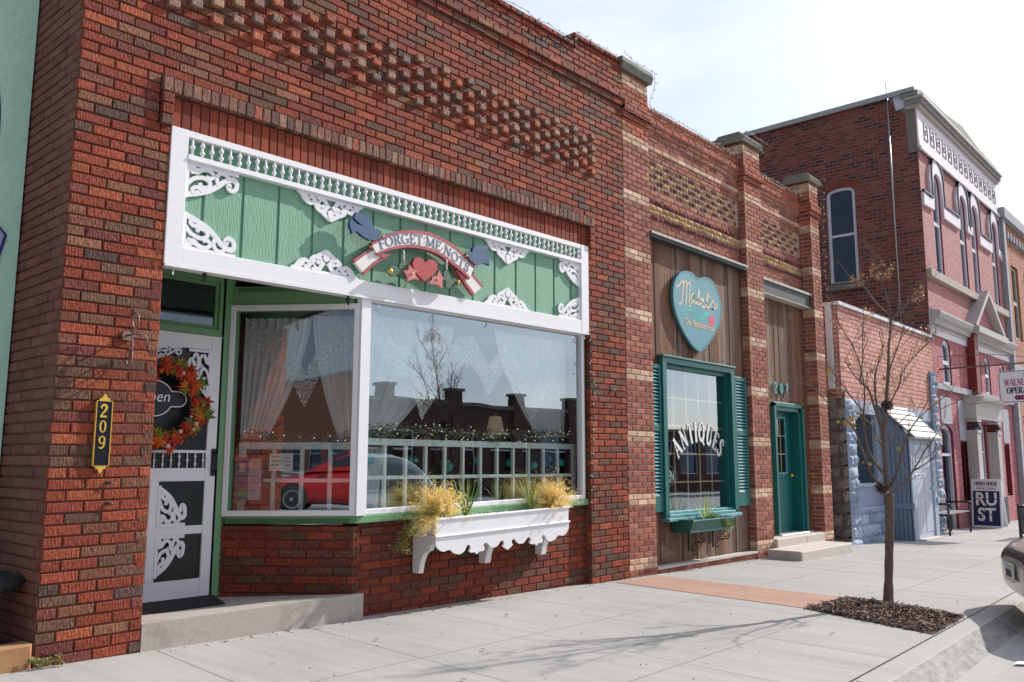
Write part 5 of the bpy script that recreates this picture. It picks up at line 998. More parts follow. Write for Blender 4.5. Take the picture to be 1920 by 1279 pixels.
SCRIPT = [[(9.592, 3.491), (9.645, 3.49), (9.711, 3.543), (9.757, 3.575), (9.784, 3.56), (9.76, 3.456), (9.737, 3.348), (9.716, 3.288), (9.678, 3.254), (9.643, 3.263)], [(9.773, 3.534), (9.812, 3.584), (9.858, 3.581), (9.865, 3.539), (9.848, 3.402), (9.823, 3.265)], [(9.845, 3.517), (9.894, 3.568), (9.95, 3.572), (9.945, 3.484), (9.919, 3.355), (9.932, 3.247)], [(10.045, 3.446), (9.998, 3.434), (9.958, 3.38), (9.973, 3.324), (10.011, 3.33), (10.052, 3.394), (10.055, 3.448), (10.05, 3.365), (10.076, 3.32), (10.115, 3.34)], [(10.105, 3.343), (10.167, 3.421), (10.191, 3.512), (10.178, 3.52), (10.148, 3.428), (10.133, 3.338), (10.17, 3.319), (10.23, 3.356), (10.233, 3.406), (10.194, 3.405)], [(10.23, 3.361), (10.29, 3.389), (10.301, 3.416), (10.272, 3.416), (10.24, 3.363), (10.256, 3.306), (10.314, 3.304), (10.354, 3.335)], [(10.345, 3.333), (10.408, 3.416), (10.434, 3.515), (10.419, 3.517), (10.386, 3.433), (10.374, 3.332), (10.421, 3.309), (10.473, 3.341)], [(10.488, 3.483), (10.473, 3.436)], [(10.472, 3.326), (10.558, 3.428), (10.587, 3.412), (10.603, 3.354), (10.57, 3.31), (10.521, 3.313), (10.601, 3.314), (10.654, 3.361), (10.677, 3.405)]]
STEMS = [[(9.709, 3.159), (9.81, 3.196), (9.939, 3.209), (10.068, 3.193), (10.197, 3.122), (10.255, 3.13), (10.37, 3.115), (10.419, 3.121)], [(9.939, 3.209), (10.01, 3.147), (10.12, 3.113), (10.216, 3.12)], [(10.216, 3.125), (10.239, 3.186), (10.214, 3.242), (10.149, 3.277)], [(10.216, 3.125), (10.275, 3.152), (10.316, 3.187)]]
LEAFB = [(10.308, 3.215), (10.359, 3.246), (10.413, 3.239), (10.395, 3.197), (10.345, 3.176), (10.306, 3.185)]
ROSE = [(10.463, 3.191), (10.514, 3.213), (10.573, 3.2), (10.589, 3.143), (10.566, 3.085), (10.514, 3.064), (10.456, 3.076), (10.436, 3.133)]
OLDF = [(9.707, 2.947), (9.833, 2.943), (9.906, 2.952), (10.321, 2.948), (10.34, 2.94), (10.546, 2.939)]
BIRD_L = [(4.22, 3.151), (4.235, 3.194), (4.306, 3.163), (4.359, 3.16), (4.27, 3.205), (4.281, 3.261), (4.342, 3.264), (4.413, 3.251), (4.45, 3.23), (4.46, 3.196), (4.479, 3.163), (4.524, 3.165), (4.557, 3.15), (4.562, 3.136), (4.544, 3.104), (4.482, 3.065), (4.437, 3.053), (4.357, 3.073), (4.321, 3.094), (4.295, 3.103), (4.253, 3.073)]
BIRD_R = [(5.573, 3.15), (5.618, 3.173), (5.674, 3.185), (5.68, 3.223), (5.708, 3.25), (5.8, 3.275), (5.835, 3.274), (5.882, 3.287), (5.888, 3.242), (5.841, 3.225), (5.812, 3.199), (5.827, 3.173), (5.906, 3.212), (5.919, 3.094), (5.836, 3.108), (5.79, 3.084), (5.721, 3.067), (5.653, 3.092), (5.619, 3.122)]
RED_HEART = [(5.044, 2.963), (5.019, 2.989), (4.973, 3.002), (4.924, 2.983), (4.898, 2.937), (4.907, 2.893), (4.942, 2.854), (4.997, 2.822), (5.038, 2.79), (5.097, 2.834), (5.158, 2.883), (5.193, 2.927), (5.197, 2.974), (5.171, 3.001), (5.13, 3.007), (5.084, 2.993)]
FLOWER_A = [(4.849, 2.913), (4.879, 2.89), (4.898, 2.875), (4.945, 2.876), (4.919, 2.841), (4.934, 2.821), (4.969, 2.793), (4.91, 2.795), (4.867, 2.773), (4.829, 2.755), (4.833, 2.797), (4.788, 2.845), (4.841, 2.858)]
FLOWER_B = [(5.215, 2.922), (5.226, 2.893), (5.273, 2.85), (5.247, 2.834), (5.254, 2.758), (5.202, 2.785), (5.15, 2.784), (5.074, 2.78), (5.124, 2.818), (5.128, 2.853), (5.18, 2.862)]
def xz(P): return [(a, b) for a, b in P]
# ------------------------------------------------------------------ display window contents
M_sheer = sheer('sheer_curtain', (.94, .96, .98), .90); M_lace = sheer('lace', (.92, .94, .93), .9, 34, True)
def drape(name, edge, gath, z0, z1, side, o, u, n, label, folds=16, amp=.03):
    """curtain: top from edge[0] to edge[1] along u, gathered at the bottom to gath=(a,b)"""
    o, u, n = Vector(o), Vector(u), Vector(n); m = MB(); NU, NV = folds*6, 14; ids = []
    for j in range(NV+1):
        v = j/NV; e = v**1.6 if side else v; row = []
        a = edge[0]+(gath[0]-edge[0])*e; b = edge[1]+(gath[1]-edge[1])*e; z = z1+(z0-z1)*v
        for i in range(NU+1):
            s = i/NU; row.append(m.P(o+u*(a+(b-a)*(s+.012*sin(s*37)+.006*sin(s*91)))+Z*z+n*(amp*(sin(s*folds*2*pi+1.5*sin(s*9)+.6*sin(v*3))+.4*sin(s*folds*5.1))*(1-.4*v))))
        ids.append(row)
    for r, q in zip(ids, ids[1:]):
        for i in range(NU): m.fi([q[i], q[i+1], r[i+1], r[i]], 0, (1, 1, 1), True)
    return m.build(name, M_sheer, label=label, cat='curtain', group='sheer curtains in the gift shop windows')
drape('curtain', (4.62, 5.85), (4.62, 5.0), 1.40, 2.52, 1, (0, .36, 0), X, NY, 'white sheer curtain swept to the left side of the wide front window')
drape('curtain', (6.45, 7.62), (7.2, 7.58), 1.40, 2.56, 1, (0, .36, 0), X, NY, 'white sheer curtain swept to the right side of the wide front window')
drape('curtain', (4.62, 4.95), (4.63, 4.90), .74, 1.33, 0, (0, .34, 0), X, NY, 'short white cafe curtain behind the lower left panes of the front window', 5)
oB = A-nb*.24+tb*.04; LW = LB-.1
drape('curtain', (0, .60), (0, .24), 1.38, 2.44, 1, oB, tb, nb, 'white sheer curtain swept left in the angled window beside the door', 9)
drape('curtain', (.60, LW), (.86, LW), 1.38, 2.46, 1, oB, tb, nb, 'white sheer curtain swept right in the angled window beside the corner post', 9)
def lace(o, u, n, pts, top, label, k=1):
    o, u, n = Vector(o), Vector(u), Vector(n); m = MB(); P = []
    for (a, b), (c, d) in zip(pts, pts[1:]):
        L_ = sqrt((c-a)**2+(d-b)**2); q = max(2, int(L_/.035))
        for i in range(q):
            t = i/q; P.append((a+(c-a)*t, b+(d-b)*t-(.016 if i % 2 else 0)))
    P.append(pts[-1])
    for (a, b), (c, d) in zip(P, P[1:]):
        m.face([o+u*a+Z*b+n*.01*sin(a*30), o+u*c+Z*d+n*.01*sin(c*30), o+u*c+Z*min(top, d+.30), o+u*a+Z*min(top, b+.30)])
    return m.build('lace_valance', M_lace, label=label, cat='lace valance')
lace((0, .28, 0), X, NY, [(4.62, 2.5), (4.8, 2.25), (5.0, 2.0), (5.2, 1.95), (5.38, 1.58), (5.62, 1.95), (5.85, 2.12), (6.05, 2.15), (6.28, 1.88), (6.5, 2.12), (6.75, 1.95), (6.95, 1.62), (7.2, 1.95), (7.4, 2.2), (7.6, 2.5)], 2.53, 'cream lace valance hanging in deep points across the wide front window')
lace(oB+nb*.05, tb, nb, [(.02, 2.15), (.22, 2.05), (.42, 1.95), (.56, 1.66), (.70, 1.95), (.86, 2.1), (LW, 2.2)], 2.46, 'cream lace valance with one deep point in the angled window')
def leafmat(name):
    m = bpy.data.materials.new(name); m.use_nodes = True; nt = m.node_tree; nt.nodes.clear(); L = nt.links
    o = N(nt, 'ShaderNodeOutputMaterial'); b = N(nt, 'ShaderNodeBsdfPrincipled'); b.inputs['Roughness'].default_value = .5; t = N(nt, 'ShaderNodeBsdfTranslucent')
    a = N(nt, 'ShaderNodeAttribute', attribute_name='Col'); tc = N(nt, 'ShaderNodeTexCoord'); n = N(nt, 'ShaderNodeTexNoise'); n.inputs['Scale'].default_value = 25; L.new(tc.outputs['Object'], n.inputs[0])
    mr = N(nt, 'ShaderNodeMapRange'); mr.inputs[1].default_value = .3; mr.inputs[2].default_value = .7; mr.inputs[3].default_value = .8; mr.inputs[4].default_value = 1.2; L.new(n.outputs[0], mr.inputs[0])
    vm = N(nt, 'ShaderNodeVectorMath', operation='SCALE'); L.new(a.outputs[0], vm.inputs[0]); L.new(mr.outputs[0], vm.inputs['Scale']); L.new(vm.outputs[0], b.inputs[0]); L.new(vm.outputs[0], t.inputs[0])
    mx = N(nt, 'ShaderNodeMixShader'); mx.inputs[0].default_value = .42; L.new(b.outputs[0], mx.inputs[1]); L.new(t.outputs[0], mx.inputs[2]); L.new(mx.outputs[0], o.inputs[0]); MATS[name] = m; return m
M_leafd = pmat('artificial_leaf', None, rough=.6, var=.2, vs=30, bump=0)
def foliage(m, c, R, n, size, cols, flat=1.):
    for _ in range(n):
        d = Vector((random.gauss(0, 1), random.gauss(0, 1), random.gauss(0, 1)*flat)).normalized()*R*random.random()**.4
        p = Vector(c)+d; a = Vector((random.gauss(0, 1), random.gauss(0, 1), random.gauss(0, 1))).normalized(); b = a.orthogonal().normalized(); s = size*random.uniform(.6, 1.3)
        m.face([p-a*s, p-b*s*.35, p+a*s, p+b*s*.35], 0, random.choice(cols))
def garland(path, label, dens=1.7):
    m = MB(); l = MB()
    for a, b in zip(path, path[1:]):
        a, b = Vector(a), Vector(b); k = max(1, int((b-a).length/.05))
        for i in range(k):
            c = a.lerp(b, i/k); foliage(m, c, .07+.03*random.random(), int(26*dens), .022, [(.05, .12, .05), (.03, .08, .04), (.10, .2, .08), (.30, .30, .18), (.02, .05, .03)])
            if random.random() < .8: l.ball(c+Vector((random.uniform(-.06, .06), -.07, random.uniform(-.06, .08))), .006, 4)
    t = thing('garland', path[0], label, 'garland'); m.build('leaves', M_leafd, t); l.build('fairy_lights', pmat('fairy_light', (.9, .85, .6), rough=.3, bump=0, emit=((1, .8, .45), .9)), t)
garland([(4.66, .27, 1.45), (5.4, .27, 1.47), (6.2, .27, 1.45), (7.0, .27, 1.47), (7.58, .27, 1.46)], 'leafy green garland with tiny lights along the rail of the wide front window')
garland([oB+nb*.02+tb*.04+Z*1.40, oB+tb*.5+Z*1.37, oB+tb*LW+Z*1.41], 'leafy green garland with tiny lights on the rail of the angled window')
M_turq = pmat('turquoise_glitter', (.02, .42, .42), rough=.3, var=.3, vs=60, metal=.4)
bl = ['at the far left under the garland', 'second from the left under the garland', 'third from the left under the garland', 'fourth from the left under the garland', 'just left of the lamp under the garland', 'just right of the lamp under the garland', 'second from the right under the garland', 'farthest right under the garland']
for i, x in enumerate((4.78, 5.28, 5.72, 6.15, 6.62, 7.0, 7.22, 7.46)):
    m = MB(); z = 1.22-.03*(i % 3)
    if i in (1, 2, 6):
        for k in range(40):
            d = Vector((random.gauss(0, 1), random.gauss(0, 1), random.gauss(0, 1))).normalized(); m.tube([(x, .30, z), Vector((x, .30, z))+d*.065], .006, 4)
    else: m.ball((x, .30, z), .048, 8)
    m.tube([(x, .30, z+.04), (x, .30, 1.38)], .0015, 4)
    m.build('bauble', M_turq, label='turquoise '+('spiky' if i in (1, 2, 6) else 'round')+' bauble '+bl[i], cat='bauble', group='turquoise baubles hung in the front window')
lp = thing('table_lamp', (7.10, .95, 1.2), 'small lamp with a cream shade behind the front window garland', 'lamp')
m = MB(); m.lathe([(.12, 0), (.115, .02), (.07, .24), (.065, .25)], (7.10, .95, 1.46), 14); m.build('lamp_shade', pmat('cream_shade', (.75, .66, .48), rough=.8, emit=((1, .8, .5), .12)), lp)
m = MB(); m.lathe([(.07, 0), (.06, .03), (.02, .06), (.05, .2), (.02, .45), (.01, .8)], (7.10, .95, .66), 12); m.ball((7.10, .95, 1.74), .02, 6); m.build('base', pmat('lamp_base', (.4, .25, .12), rough=.4), lp)
for (x, y, w_, h, c, lb) in ((7.05, .6, .28, .26, (.55, .42, .22), 'tan woven basket on the shelf under the lamp'), (6.0, .55, .34, .16, (.42, .30, .12), 'brown straw basket in the middle of the display shelf'), (5.3, .5, .3, .16, (.45, .33, .15), 'brown straw basket at the left of the display shelf')):
    m = MB(); m.lathe([(w_*.36, 0), (w_*.5, h*.6), (w_*.48, h), (w_*.44, h), (w_*.42, h*.5), (w_*.3, .01)], (x, y, .67), 16, 0, c)
    m.build('basket', pmat('wicker', None, rough=.8, var=.4, vs=60, bump=1, bs=80), label=lb, cat='basket')
M_paper = pmat('paper', None, rough=.7, var=.02, bump=0)
pf = A+tb*.03-nb*.10
m = MB(); q = pf+tb*.32+Z*1.12
m.obox(q, tb*.20+Z*.0, Z*.145, -nb*.002, 0, (.85, .84, .78))
for k in range(3): m.obox(q+tb*.02+Z*(.115-.035*k)+nb*.0012, tb*(.06+.03*(k % 2)), Z*.008, -nb*.001, 0, (.1, .1, .12)); m.obox(q+tb*.13+Z*(.105-.03*k)+nb*.0012, tb*.05, Z*.007, -nb*.001, 0, (.1, .1, .12))
m.build('hours_card', M_paper, label='white hand-written opening hours card in the angled window', cat='card')
m = MB(); q = pf+tb*.03+Z*.87; m.obox(q, tb*.24, Z*.36, -nb*.004, 0, (.03, .03, .04)); m.obox(q+tb*.012+Z*.012+nb*.002, tb*.105, Z*.336, -nb*.002, 0, (.06, .09, .2)); m.obox(q+tb*.117+Z*.012+nb*.002, tb*.11, Z*.336, -nb*.002, 0, (.62, .48, .56))
m.obox(q+tb*.02+Z*.05+nb*.003, tb*.085, Z*.05, -nb*.002, 0, (.12, .3, .06)); m.obox(q+tb*.04+Z*.24+nb*.003, tb*.045, Z*.07, -nb*.002, 0, (.5, .45, .42)); m.obox(q+tb*.15+Z*.29+nb*.003, tb*.045, Z*.035, -nb*.002, 0, (.6, .38, .05))
for k in range(11): m.obox(q+tb*.13+Z*(.25-.02*k)+nb*.003, tb*random.uniform(.05, .085), Z*.006, -nb*.002, 0, (.3, .15, .22))
m.build('poster', M_paper, label='framed pink and blue poster leaning in the angled window', cat='poster')
# ------------------------------------------------------------------ wreath and open sign on the door
wr = thing('wreath', (3.13, .86, 1.634), 'autumn wreath of orange, red and yellow leaves on the white screen door', 'wreath')
def maple(m, c, s, n, rot, col, mi=0):
    n = Vector(n).normalized(); u = n.orthogonal().normalized(); w = n.cross(u); u, w = u*cos(rot)+w*sin(rot), w*cos(rot)-u*sin(rot)
    R = [(90, 1), (72, .45), (50, .85), (30, .4), (5, .8), (-25, .3), (-60, .55), (-90, .2), (-120, .55), (205, .3), (175, .8), (150, .4), (130, .85), (108, .45)]
    c = Vector(c); k = m.P(c+n*s*.18); rim = [m.P(c+(u*cos(radians(a))+w*sin(radians(a)))*s*r) for a, r in R]
    for i in range(len(R)): m.fi([k, rim[i], rim[(i+1) % len(R)]], mi, col)
m = MB(); bm_ = MB(); rg = MB()
LC = [(.75, .10, .02), (.85, .20, .02), (.55, .05, .02), (.80, .36, .04), (.42, .36, .04), (.70, .07, .03), (.25, .28, .04)]
for i in range(88):
    a = random.uniform(0, 2*pi); r = .30+random.uniform(-.07, .07); maple(m, (3.14+r*cos(a), .82-random.uniform(0, .06), 1.634+r*sin(a)), random.uniform(.06, .11), (random.uniform(-.7, .4), -1, random.uniform(-.5, .5)), random.uniform(0, 6.28), tuple(v*random.uniform(.7, 1.1) for v in random.choice(LC)))
for i in range(70):
    a = random.uniform(0, 2*pi); r = .29+random.uniform(-.06, .06); bm_.ball((3.14+r*cos(a), .80-random.uniform(0, .05), 1.634+r*sin(a)), random.uniform(.009, .02), 5, 0, random.choice([(.35, .01, .02), (.45, .02, .03), (.7, .45, .45), (.5, .1, .02)]))
rg.tube([(3.14+.30*cos(t*pi/12), .85, 1.634+.30*sin(t*pi/12)) for t in range(25)], .025, 8)
M_aut = leafmat('autumn_leaf')
m.build('leaves', M_aut, wr); bm_.build('berries', pmat('berry', None, rough=.25, var=.1, bump=0), wr); rg.build('twig_ring', pmat('twig', (.06, .035, .025), rough=.9, var=.3), wr)
os_ = thing('open_sign', (3.09, .88, 1.68), 'black scalloped Open sign with white edge inside the wreath', 'sign')
m = MB(); P = [(-.26, 0)]+arc(-.2, -.0, .07, .06, 180, 100, 4)+arc(0, .02, .15, .12, 160, 20, 10)+arc(.2, 0, .07, .06, 80, -80, 6)+arc(0, -.02, .15, .12, -20, -160, 10)+arc(-.2, 0, .07, .06, 260, 180, 4)
m.prism(P, (3.09, .855, 1.685), X, Z, NY, .012, 0); m.rib(P, .008, (3.09, .852, 1.685), X, Z, NY, .004, 1, cl=True)
m.build('board', [pmat('black_board', (.012, .012, .016), rough=.4), M_white], os_)
m = MB(); font_text(m, 'Open', (3.09, .850, 1.66), X, Z, NY, .125, .004, 0, sx=.95, shear=.2); m.build('lettering', M_white, os_)
m = MB(); m.prism([(2.74, .42), (3.52, .40), (3.66, .84), (2.74, .84)], (0, 0, .142), X, Y, Z, .012)
tag(m.build('door_mat', pmat('black_rubber_mat', (.012, .013, .015), rough=.8, var=.3, vs=60, bump=1, bs=200)), 'black rubber door mat on the step in front of the screen door', 'door mat')
# ------------------------------------------------------------------ house number plaque
pq = thing('number_plaque', (2.355, -.02, 1.37), 'tall narrow black plaque with gold edge and the number 209 on the brick pier', 'house number')
m = MB(); m.brick((2.305, -.022, 1.165), X, NY, Z, .10, .415, .02, .003, 0, back=True)
for a, b, c, d in ((2.303, 2.308, 1.163, 1.582), (2.402, 2.407, 1.163, 1.582), (2.303, 2.407, 1.578, 1.583), (2.303, 2.407, 1.162, 1.167)): m.box(a, b, -.026, -.004, c, d, 1)
for s, zz in ((1, 1.583), (-1, 1.162)):
    m.prism([(-.03, 0), (-.034, .012*s), (-.016, .018*s), (-.012, .03*s), (0, .046*s), (.012, .03*s), (.016, .018*s), (.034, .012*s), (.03, 0)], (2.355, -.024, zz), X, Z, NY, .016, 1)
m.build('board', [pmat('plaque_black', (.01, .01, .02), rough=.25), M_gold], pq)
for ch, zz in (('2', 1.475), ('0', 1.375), ('9', 1.275)):
    m = MB(); glyph(m, ch, (2.326, -.026, zz), X, Z, NY, .082, .004, 0, bold=.9 if ch != '2' else 1.3); m.build('numeral', M_gold, pq)
m = MB()                                             # wrought iron hanging hook
hk = [(2.47, -.02, 2.02), (2.47, -.10, 2.02), (2.47, -.14, 2.06)]; m.tube(hk, .007, 6)
m.tube([(2.47, -.13-.045*cos(a), 2.11+.05*sin(a)) for a in [pi*2*i/14-1.2 for i in range(14)]], .007, 6)
m.tube([(2.47, -.10, 2.04), (2.47, -.105, 1.95), (2.47, -.11, 1.87)]+[(2.47, -.07-.045*cos(a), 1.87+.055*sin(a)) for a in [pi+pi*2*i/14 for i in range(15)]], .007, 6)
m.tube([(2.47, -.10, 2.02), (2.53, -.12, 2.03), (2.56, -.12, 2.0), (2.56, -.12, 1.96)], .006, 6); m.box(2.44, 2.50, -.02, -.002, 1.99, 2.05)
tag(m.build('wall_hook', M_rust), 'rusty curled iron hanging hook high on the brick pier', 'hook')
# ------------------------------------------------------------------ FORGET ME NOTS sign
sg = thing('ribbon_sign', (5.05, -.03, 3.05), 'carved white and red ribbon sign lettered FORGET ME NOTS with heart and bluebirds', 'sign')
M_sw = pmat('sign_white', (.80, .76, .74), rough=.5, var=.04, dirt=.66, dirtc=(.4, .35, .3)); M_sr = pmat('sign_maroon', (.36, .06, .08), rough=.55, var=.15, dirt=.6, dirtc=(.5, .3, .25), dirts=12)
top = spline([(4.46, 3.035), (4.70, 3.178), (4.93, 3.246), (5.17, 3.262), (5.46, 3.200), (5.72, 3.055)], 6); bot = spline([(4.53, 2.945), (4.69, 3.02), (4.93, 3.085), (5.21, 3.085), (5.48, 2.995), (5.645, 2.915)], 6)
def band(mb, t, b, f0, f1, y, d, mi):
    P = [(p[0]+(q[0]-p[0])*f0, p[1]+(q[1]-p[1])*f0) for p, q in zip(t, b)]; Q = [(p[0]+(q[0]-p[0])*f1, p[1]+(q[1]-p[1])*f1) for p, q in zip(t, b)]
    for i in range(len(P)-1): mb.prism([P[i], P[i+1], Q[i+1], Q[i]], (0, y, 0), X, Z, NY, d, mi)
m = MB(); band(m, top, bot, 0, .19, -.060, .05, 1); band(m, top, bot, .19, .83, -.058, .05, 0); band(m, top, bot, .83, 1, -.060, .05, 1)
tl = [(4.50, 3.01), (4.40, 2.945), (4.29, 2.862)], [(4.665, 2.955), (4.53, 2.87), (4.415, 2.757)]
tr_ = [(5.66, 3.01), (5.76, 2.95), (5.86, 2.888)], [(5.475, 2.96), (5.60, 2.87), (5.715, 2.772)]
for t, b in (tl, tr_):
    band(m, t, b, 0, .17, -.040, .035, 1); band(m, t, b, .17, .82, -.038, .035, 0); band(m, t, b, .82, 1, -.040, .035, 1)
m.prism([(4.52, 2.96), (4.70, 2.985), (4.60, 2.93)], (0, -.05, 0), X, Z, NY, .03, 1); m.prism([(5.47, 2.985), (5.66, 2.93), (5.56, 2.90)], (0, -.05, 0), X, Z, NY, .03, 1)
m.build('ribbon', [M_sw, M_sr], sg)
m = MB(); TX = 'FORGET:ME.NOTS'; mid = [((a[0]+b[0])/2+(b[0]-a[0])*.27, (a[1]+b[1])/2+(b[1]-a[1])*.27) for a, b in zip(top, bot)]
cum = [0]
for a, b in zip(mid, mid[1:]): cum.append(cum[-1]+sqrt((a[0]-b[0])**2+(a[1]-b[1])**2))
tw = sum(GL[c][0] for c in TX); s = .055; Ltot = cum[-1]-.10; sc = Ltot/tw
for ch in TX:
    wch = GL[ch][0]*sc; t = s+wch/2; i = max(k for k in range(len(cum)-1) if cum[k] <= t); f = (t-cum[i])/(cum[i+1]-cum[i]); p = (mid[i][0]+(mid[i+1][0]-mid[i][0])*f, mid[i][1]+(mid[i+1][1]-mid[i][1])*f)
    j0, j1 = max(0, i-1), min(len(mid)-1, i+2); d = Vector((mid[j1][0]-mid[j0][0], 0, mid[j1][1]-mid[j0][1])).normalized(); up = Vector((-d.z, 0, d.x)); up = (up+Z*.25).normalized()
    glyph(m, ch, Vector((p[0], -.062, p[1]))-d*wch*.5, d, up, NY, .088, .004, 0, (1, 1, 1), .95, sc/.088); s += wch
m.build('lettering', pmat('slate_blue_letter', (.10, .15, .27), rough=.6), sg)
m = MB(); m.prism(RED_HEART, (0, -.095, 0), X, Z, NY, .04); m.build('heart', pmat('worn_red_paint', (.42, .035, .04), rough=.55, var=.15, dirt=.6, dirtc=(.6, .35, .3), dirts=9), sg)
for P in (FLOWER_A, FLOWER_B):
    m = MB(); m.prism(P, (0, -.105, 0), X, Z, NY, .03); cx = sum(p[0] for p in P)/len(P); cz = sum(p[1] for p in P)/len(P); m.ball((cx, -.107, cz), .012, 6, 1)
    m.build('flower', [pmat('worn_pink_paint', (.55, .16, .16), rough=.6, var=.2, dirt=.55, dirtc=(.7, .5, .45), dirts=14), M_gold], sg)
M_lfg = pmat('worn_green_leaf', (.05, .12, .07), rough=.6, var=.3, vs=20, dirt=.56, dirtc=(.4, .45, .4), dirts=20)
for cx, cz, r, a in ((4.70, 2.83, .065, 20), (4.80, 2.89, .055, 60), (4.79, 2.82, .05, -10), (5.33, 2.885, .06, 100), (5.42, 2.84, .065, 10), (5.36, 2.82, .05, 40)):
    m = MB(); P = [(r*cos(t)*(1.25 if abs(t) < .1 else 1), r*.72*sin(t)) for t in [2*pi*i/12 for i in range(12)]]; a = radians(a); P = [(x*cos(a)-y*sin(a), x*sin(a)+y*cos(a)) for x, y in P]
    m.prism(P, (cx, -.085+.006*(cx*7 % 1), cz), X, Z, NY, .022); m.build('leaf', M_lfg, sg)
m = MB(); m.ball((4.65, -.085, 2.82), .026, 6); m.ball((5.47, -.085, 2.855), .02, 6); m.build('bud', M_gold, sg)
for x, z in ((4.815, 2.99), (5.335, 3.0)):
    m = MB()
    for k in range(3): m.tube([(x+.008*cos(t)*(1 if k % 2 else .3), -.07+.006*sin(t)*(0 if k % 2 else 1), z+.032-.03*k+.019*sin(t)) for t in [2*pi*i/10 for i in range(11)]], .003, 5)
    m.build('chain', M_alpha, sg)
for P, bx in ((BIRD_L, (4.585, 3.118)), (BIRD_R, (5.60, 3.135))):
    m = MB(); m.prism(P, (0, -.07, 0), X, Z, NY, .035, 0); m.prism([(bx[0]-.012, bx[1]-.012), (bx[0]+.014, bx[1]), (bx[0]-.008, bx[1]+.014)], (0, -.073, 0), X, Z, NY, .02, 1)
    m.build('bluebird', [pmat('worn_blue_paint', (.03, .085, .20), rough=.6, var=.15, vs=30, dirt=.62, dirtc=(.2, .28, .4), dirts=10), M_gold], sg)
# ------------------------------------------------------------------ white window box
wb = thing('window_box', (5.95, -.1, .66), 'white scalloped wooden window box on three brackets under the gift shop window', 'window box')
wb0 = (5.08, 6.90); zt, zb = .735, .580; YF = -.25
def wbz(x): return .022*(x-5.9)
m = MB(); m.xf = Matrix(((1, 0, 0, 0), (0, 1, 0, 0), (.022, 0, 1, -.13), (0, 0, 0, 1)))
m.bbox(wb0[0], wb0[1], YF, YF+.02, zb, zt, .004); m.box(wb0[0], wb0[0]+.02, YF+.021, .07, zb, zt); m.box(wb0[1]-.02, wb0[1], YF+.021, .07, zb, zt); m.box(wb0[0], wb0[1], YF+.021, .07, zb-.0, zb+.02); m.box(wb0[0]+.02, wb0[1]-.02, .05, .07, zb+.02, zt)
m.bbox(wb0[0]-.012, wb0[1]+.012, YF-.014, YF+.012, zt-.014, zt+.004, .004); m.bbox(wb0[0]-.012, wb0[1]+.012, YF-.014, YF+.0, zb-.002, zb+.014, .004); m.box(wb0[0]-.014, wb0[0]-.001, YF, .07, zb, zb+.016)
m.build('box', M_white, wb)
m = MB(); m.xf = Matrix(((1, 0, 0, 0), (0, 1, 0, 0), (.022, 0, 1, -.13), (0, 0, 0, 1)))
Wd = wb0[1]-wb0[0]; key = [(0, 0), (.0, -.06), (.02, -.10), (.05, -.125), (.09, -.115), (.12, -.15), (.16, -.165), (.19, -.14), (.205, -.10), (.222, -.095), (.232, -.12), (.222, -.145), (.235, -.165), (.262, -.165), (.275, -.185), (.29, -.165), (.315, -.165), (.33, -.145), (.32, -.115), (.335, -.095), (.355, -.11), (.38, -.145), (.42, -.14), (.445, -.10), (.462, -.095), (.472, -.12), (.462, -.145), (.478, -.165), (.5, -.185)]
full = key+[(1-a, b) for a, b in key[::-1]]
m.prism(spline([(a*Wd, b) for a, b in full], 3), (wb0[0], YF+.001, zb), X, Z, NY, .018); m.build('scalloped_skirt', M_white, wb)
for x in (5.11, 5.94, 6.76):
    m = MB(); zo = wbz(x); P = [(.075, zb+zo), (-.21, zb+zo), (-.20, zb-.05+zo), (-.15, zb-.075+zo), (-.13, zb-.12+zo), (-.09, zb-.13+zo), (-.05, zb-.17+zo), (-.02, zb-.24+zo), (-.005, zb-.32+zo), (.075, zb-.32+zo)]
    m.prism([(p, q) for p, q in P], (x, 0, 0), Y, Z, -X, .055 if x < 5.2 else .075); m.build('bracket', M_white, wb)
m = MB(); m.xf = Matrix(((1, 0, 0, 0), (0, 1, 0, 0), (.022, 0, 1, -.13), (0, 0, 0, 1))); m.box(wb0[0]+.02, wb0[1]-.02, YF+.022, .048, zt-.05, zt-.018)
for k in range(260): foliage(m, (random.uniform(wb0[0]+.05, wb0[1]-.05), random.uniform(YF+.05, .03), zt-.012), .012, 2, .012, [(.03, .018, .012), (.07, .04, .025), (.3, .25, .2), (.4, .2, .1)])
m.build('soil', pmat('potting_soil', None, rough=.95, var=.4, vs=60, bump=1), wb)
M_gr = leafmat('plant_leaf')
def blade(m, p, d, L_, w_, droop, col):
    p, d = Vector(p), Vector(d).normalized(); s = d.cross(Z).normalized()*w_; prev = None; n = 7
    for i in range(n+1):
        t = i/n; q = p+d*L_*t-Z*droop*L_*t*t; ww = s*(1-t)**.7*(.6+.8*t if t < .5 else 1)
        cur = (m.P(q-ww), m.P(q+ww))
        if prev: m.fi([prev[0], prev[1], cur[1], cur[0]], 0, col, True)
        prev = cur
def spiky(loc, n, L_, label, cols, w_=.008, spread=.9):
    m = MB()
    for k in range(n):
        a = 2*pi*k/n+random.uniform(-.3, .3); t = random.uniform(.1, spread); blade(m, (loc[0]+.01*cos(a), loc[1]+.01*sin(a), loc[2]), (cos(a)*t, sin(a)*t, 1), L_*random.uniform(.6, 1.1), w_, random.uniform(.05, .5)*t, random.choice(cols))
    return tag(m.build('spiky_plant', M_gr), label, 'plant', 'spiky grasses in the window boxes')
GC = [(.13, .24, .05), (.08, .17, .04), (.22, .30, .07), (.30, .34, .10)]
spiky((5.57, -.12, .70), 34, .50, 'spiky green grass plant left of the middle of the white window box', GC)
spiky((6.46, -.12, .73), 34, .40, 'spiky green grass plant near the right end of the white window box', GC)
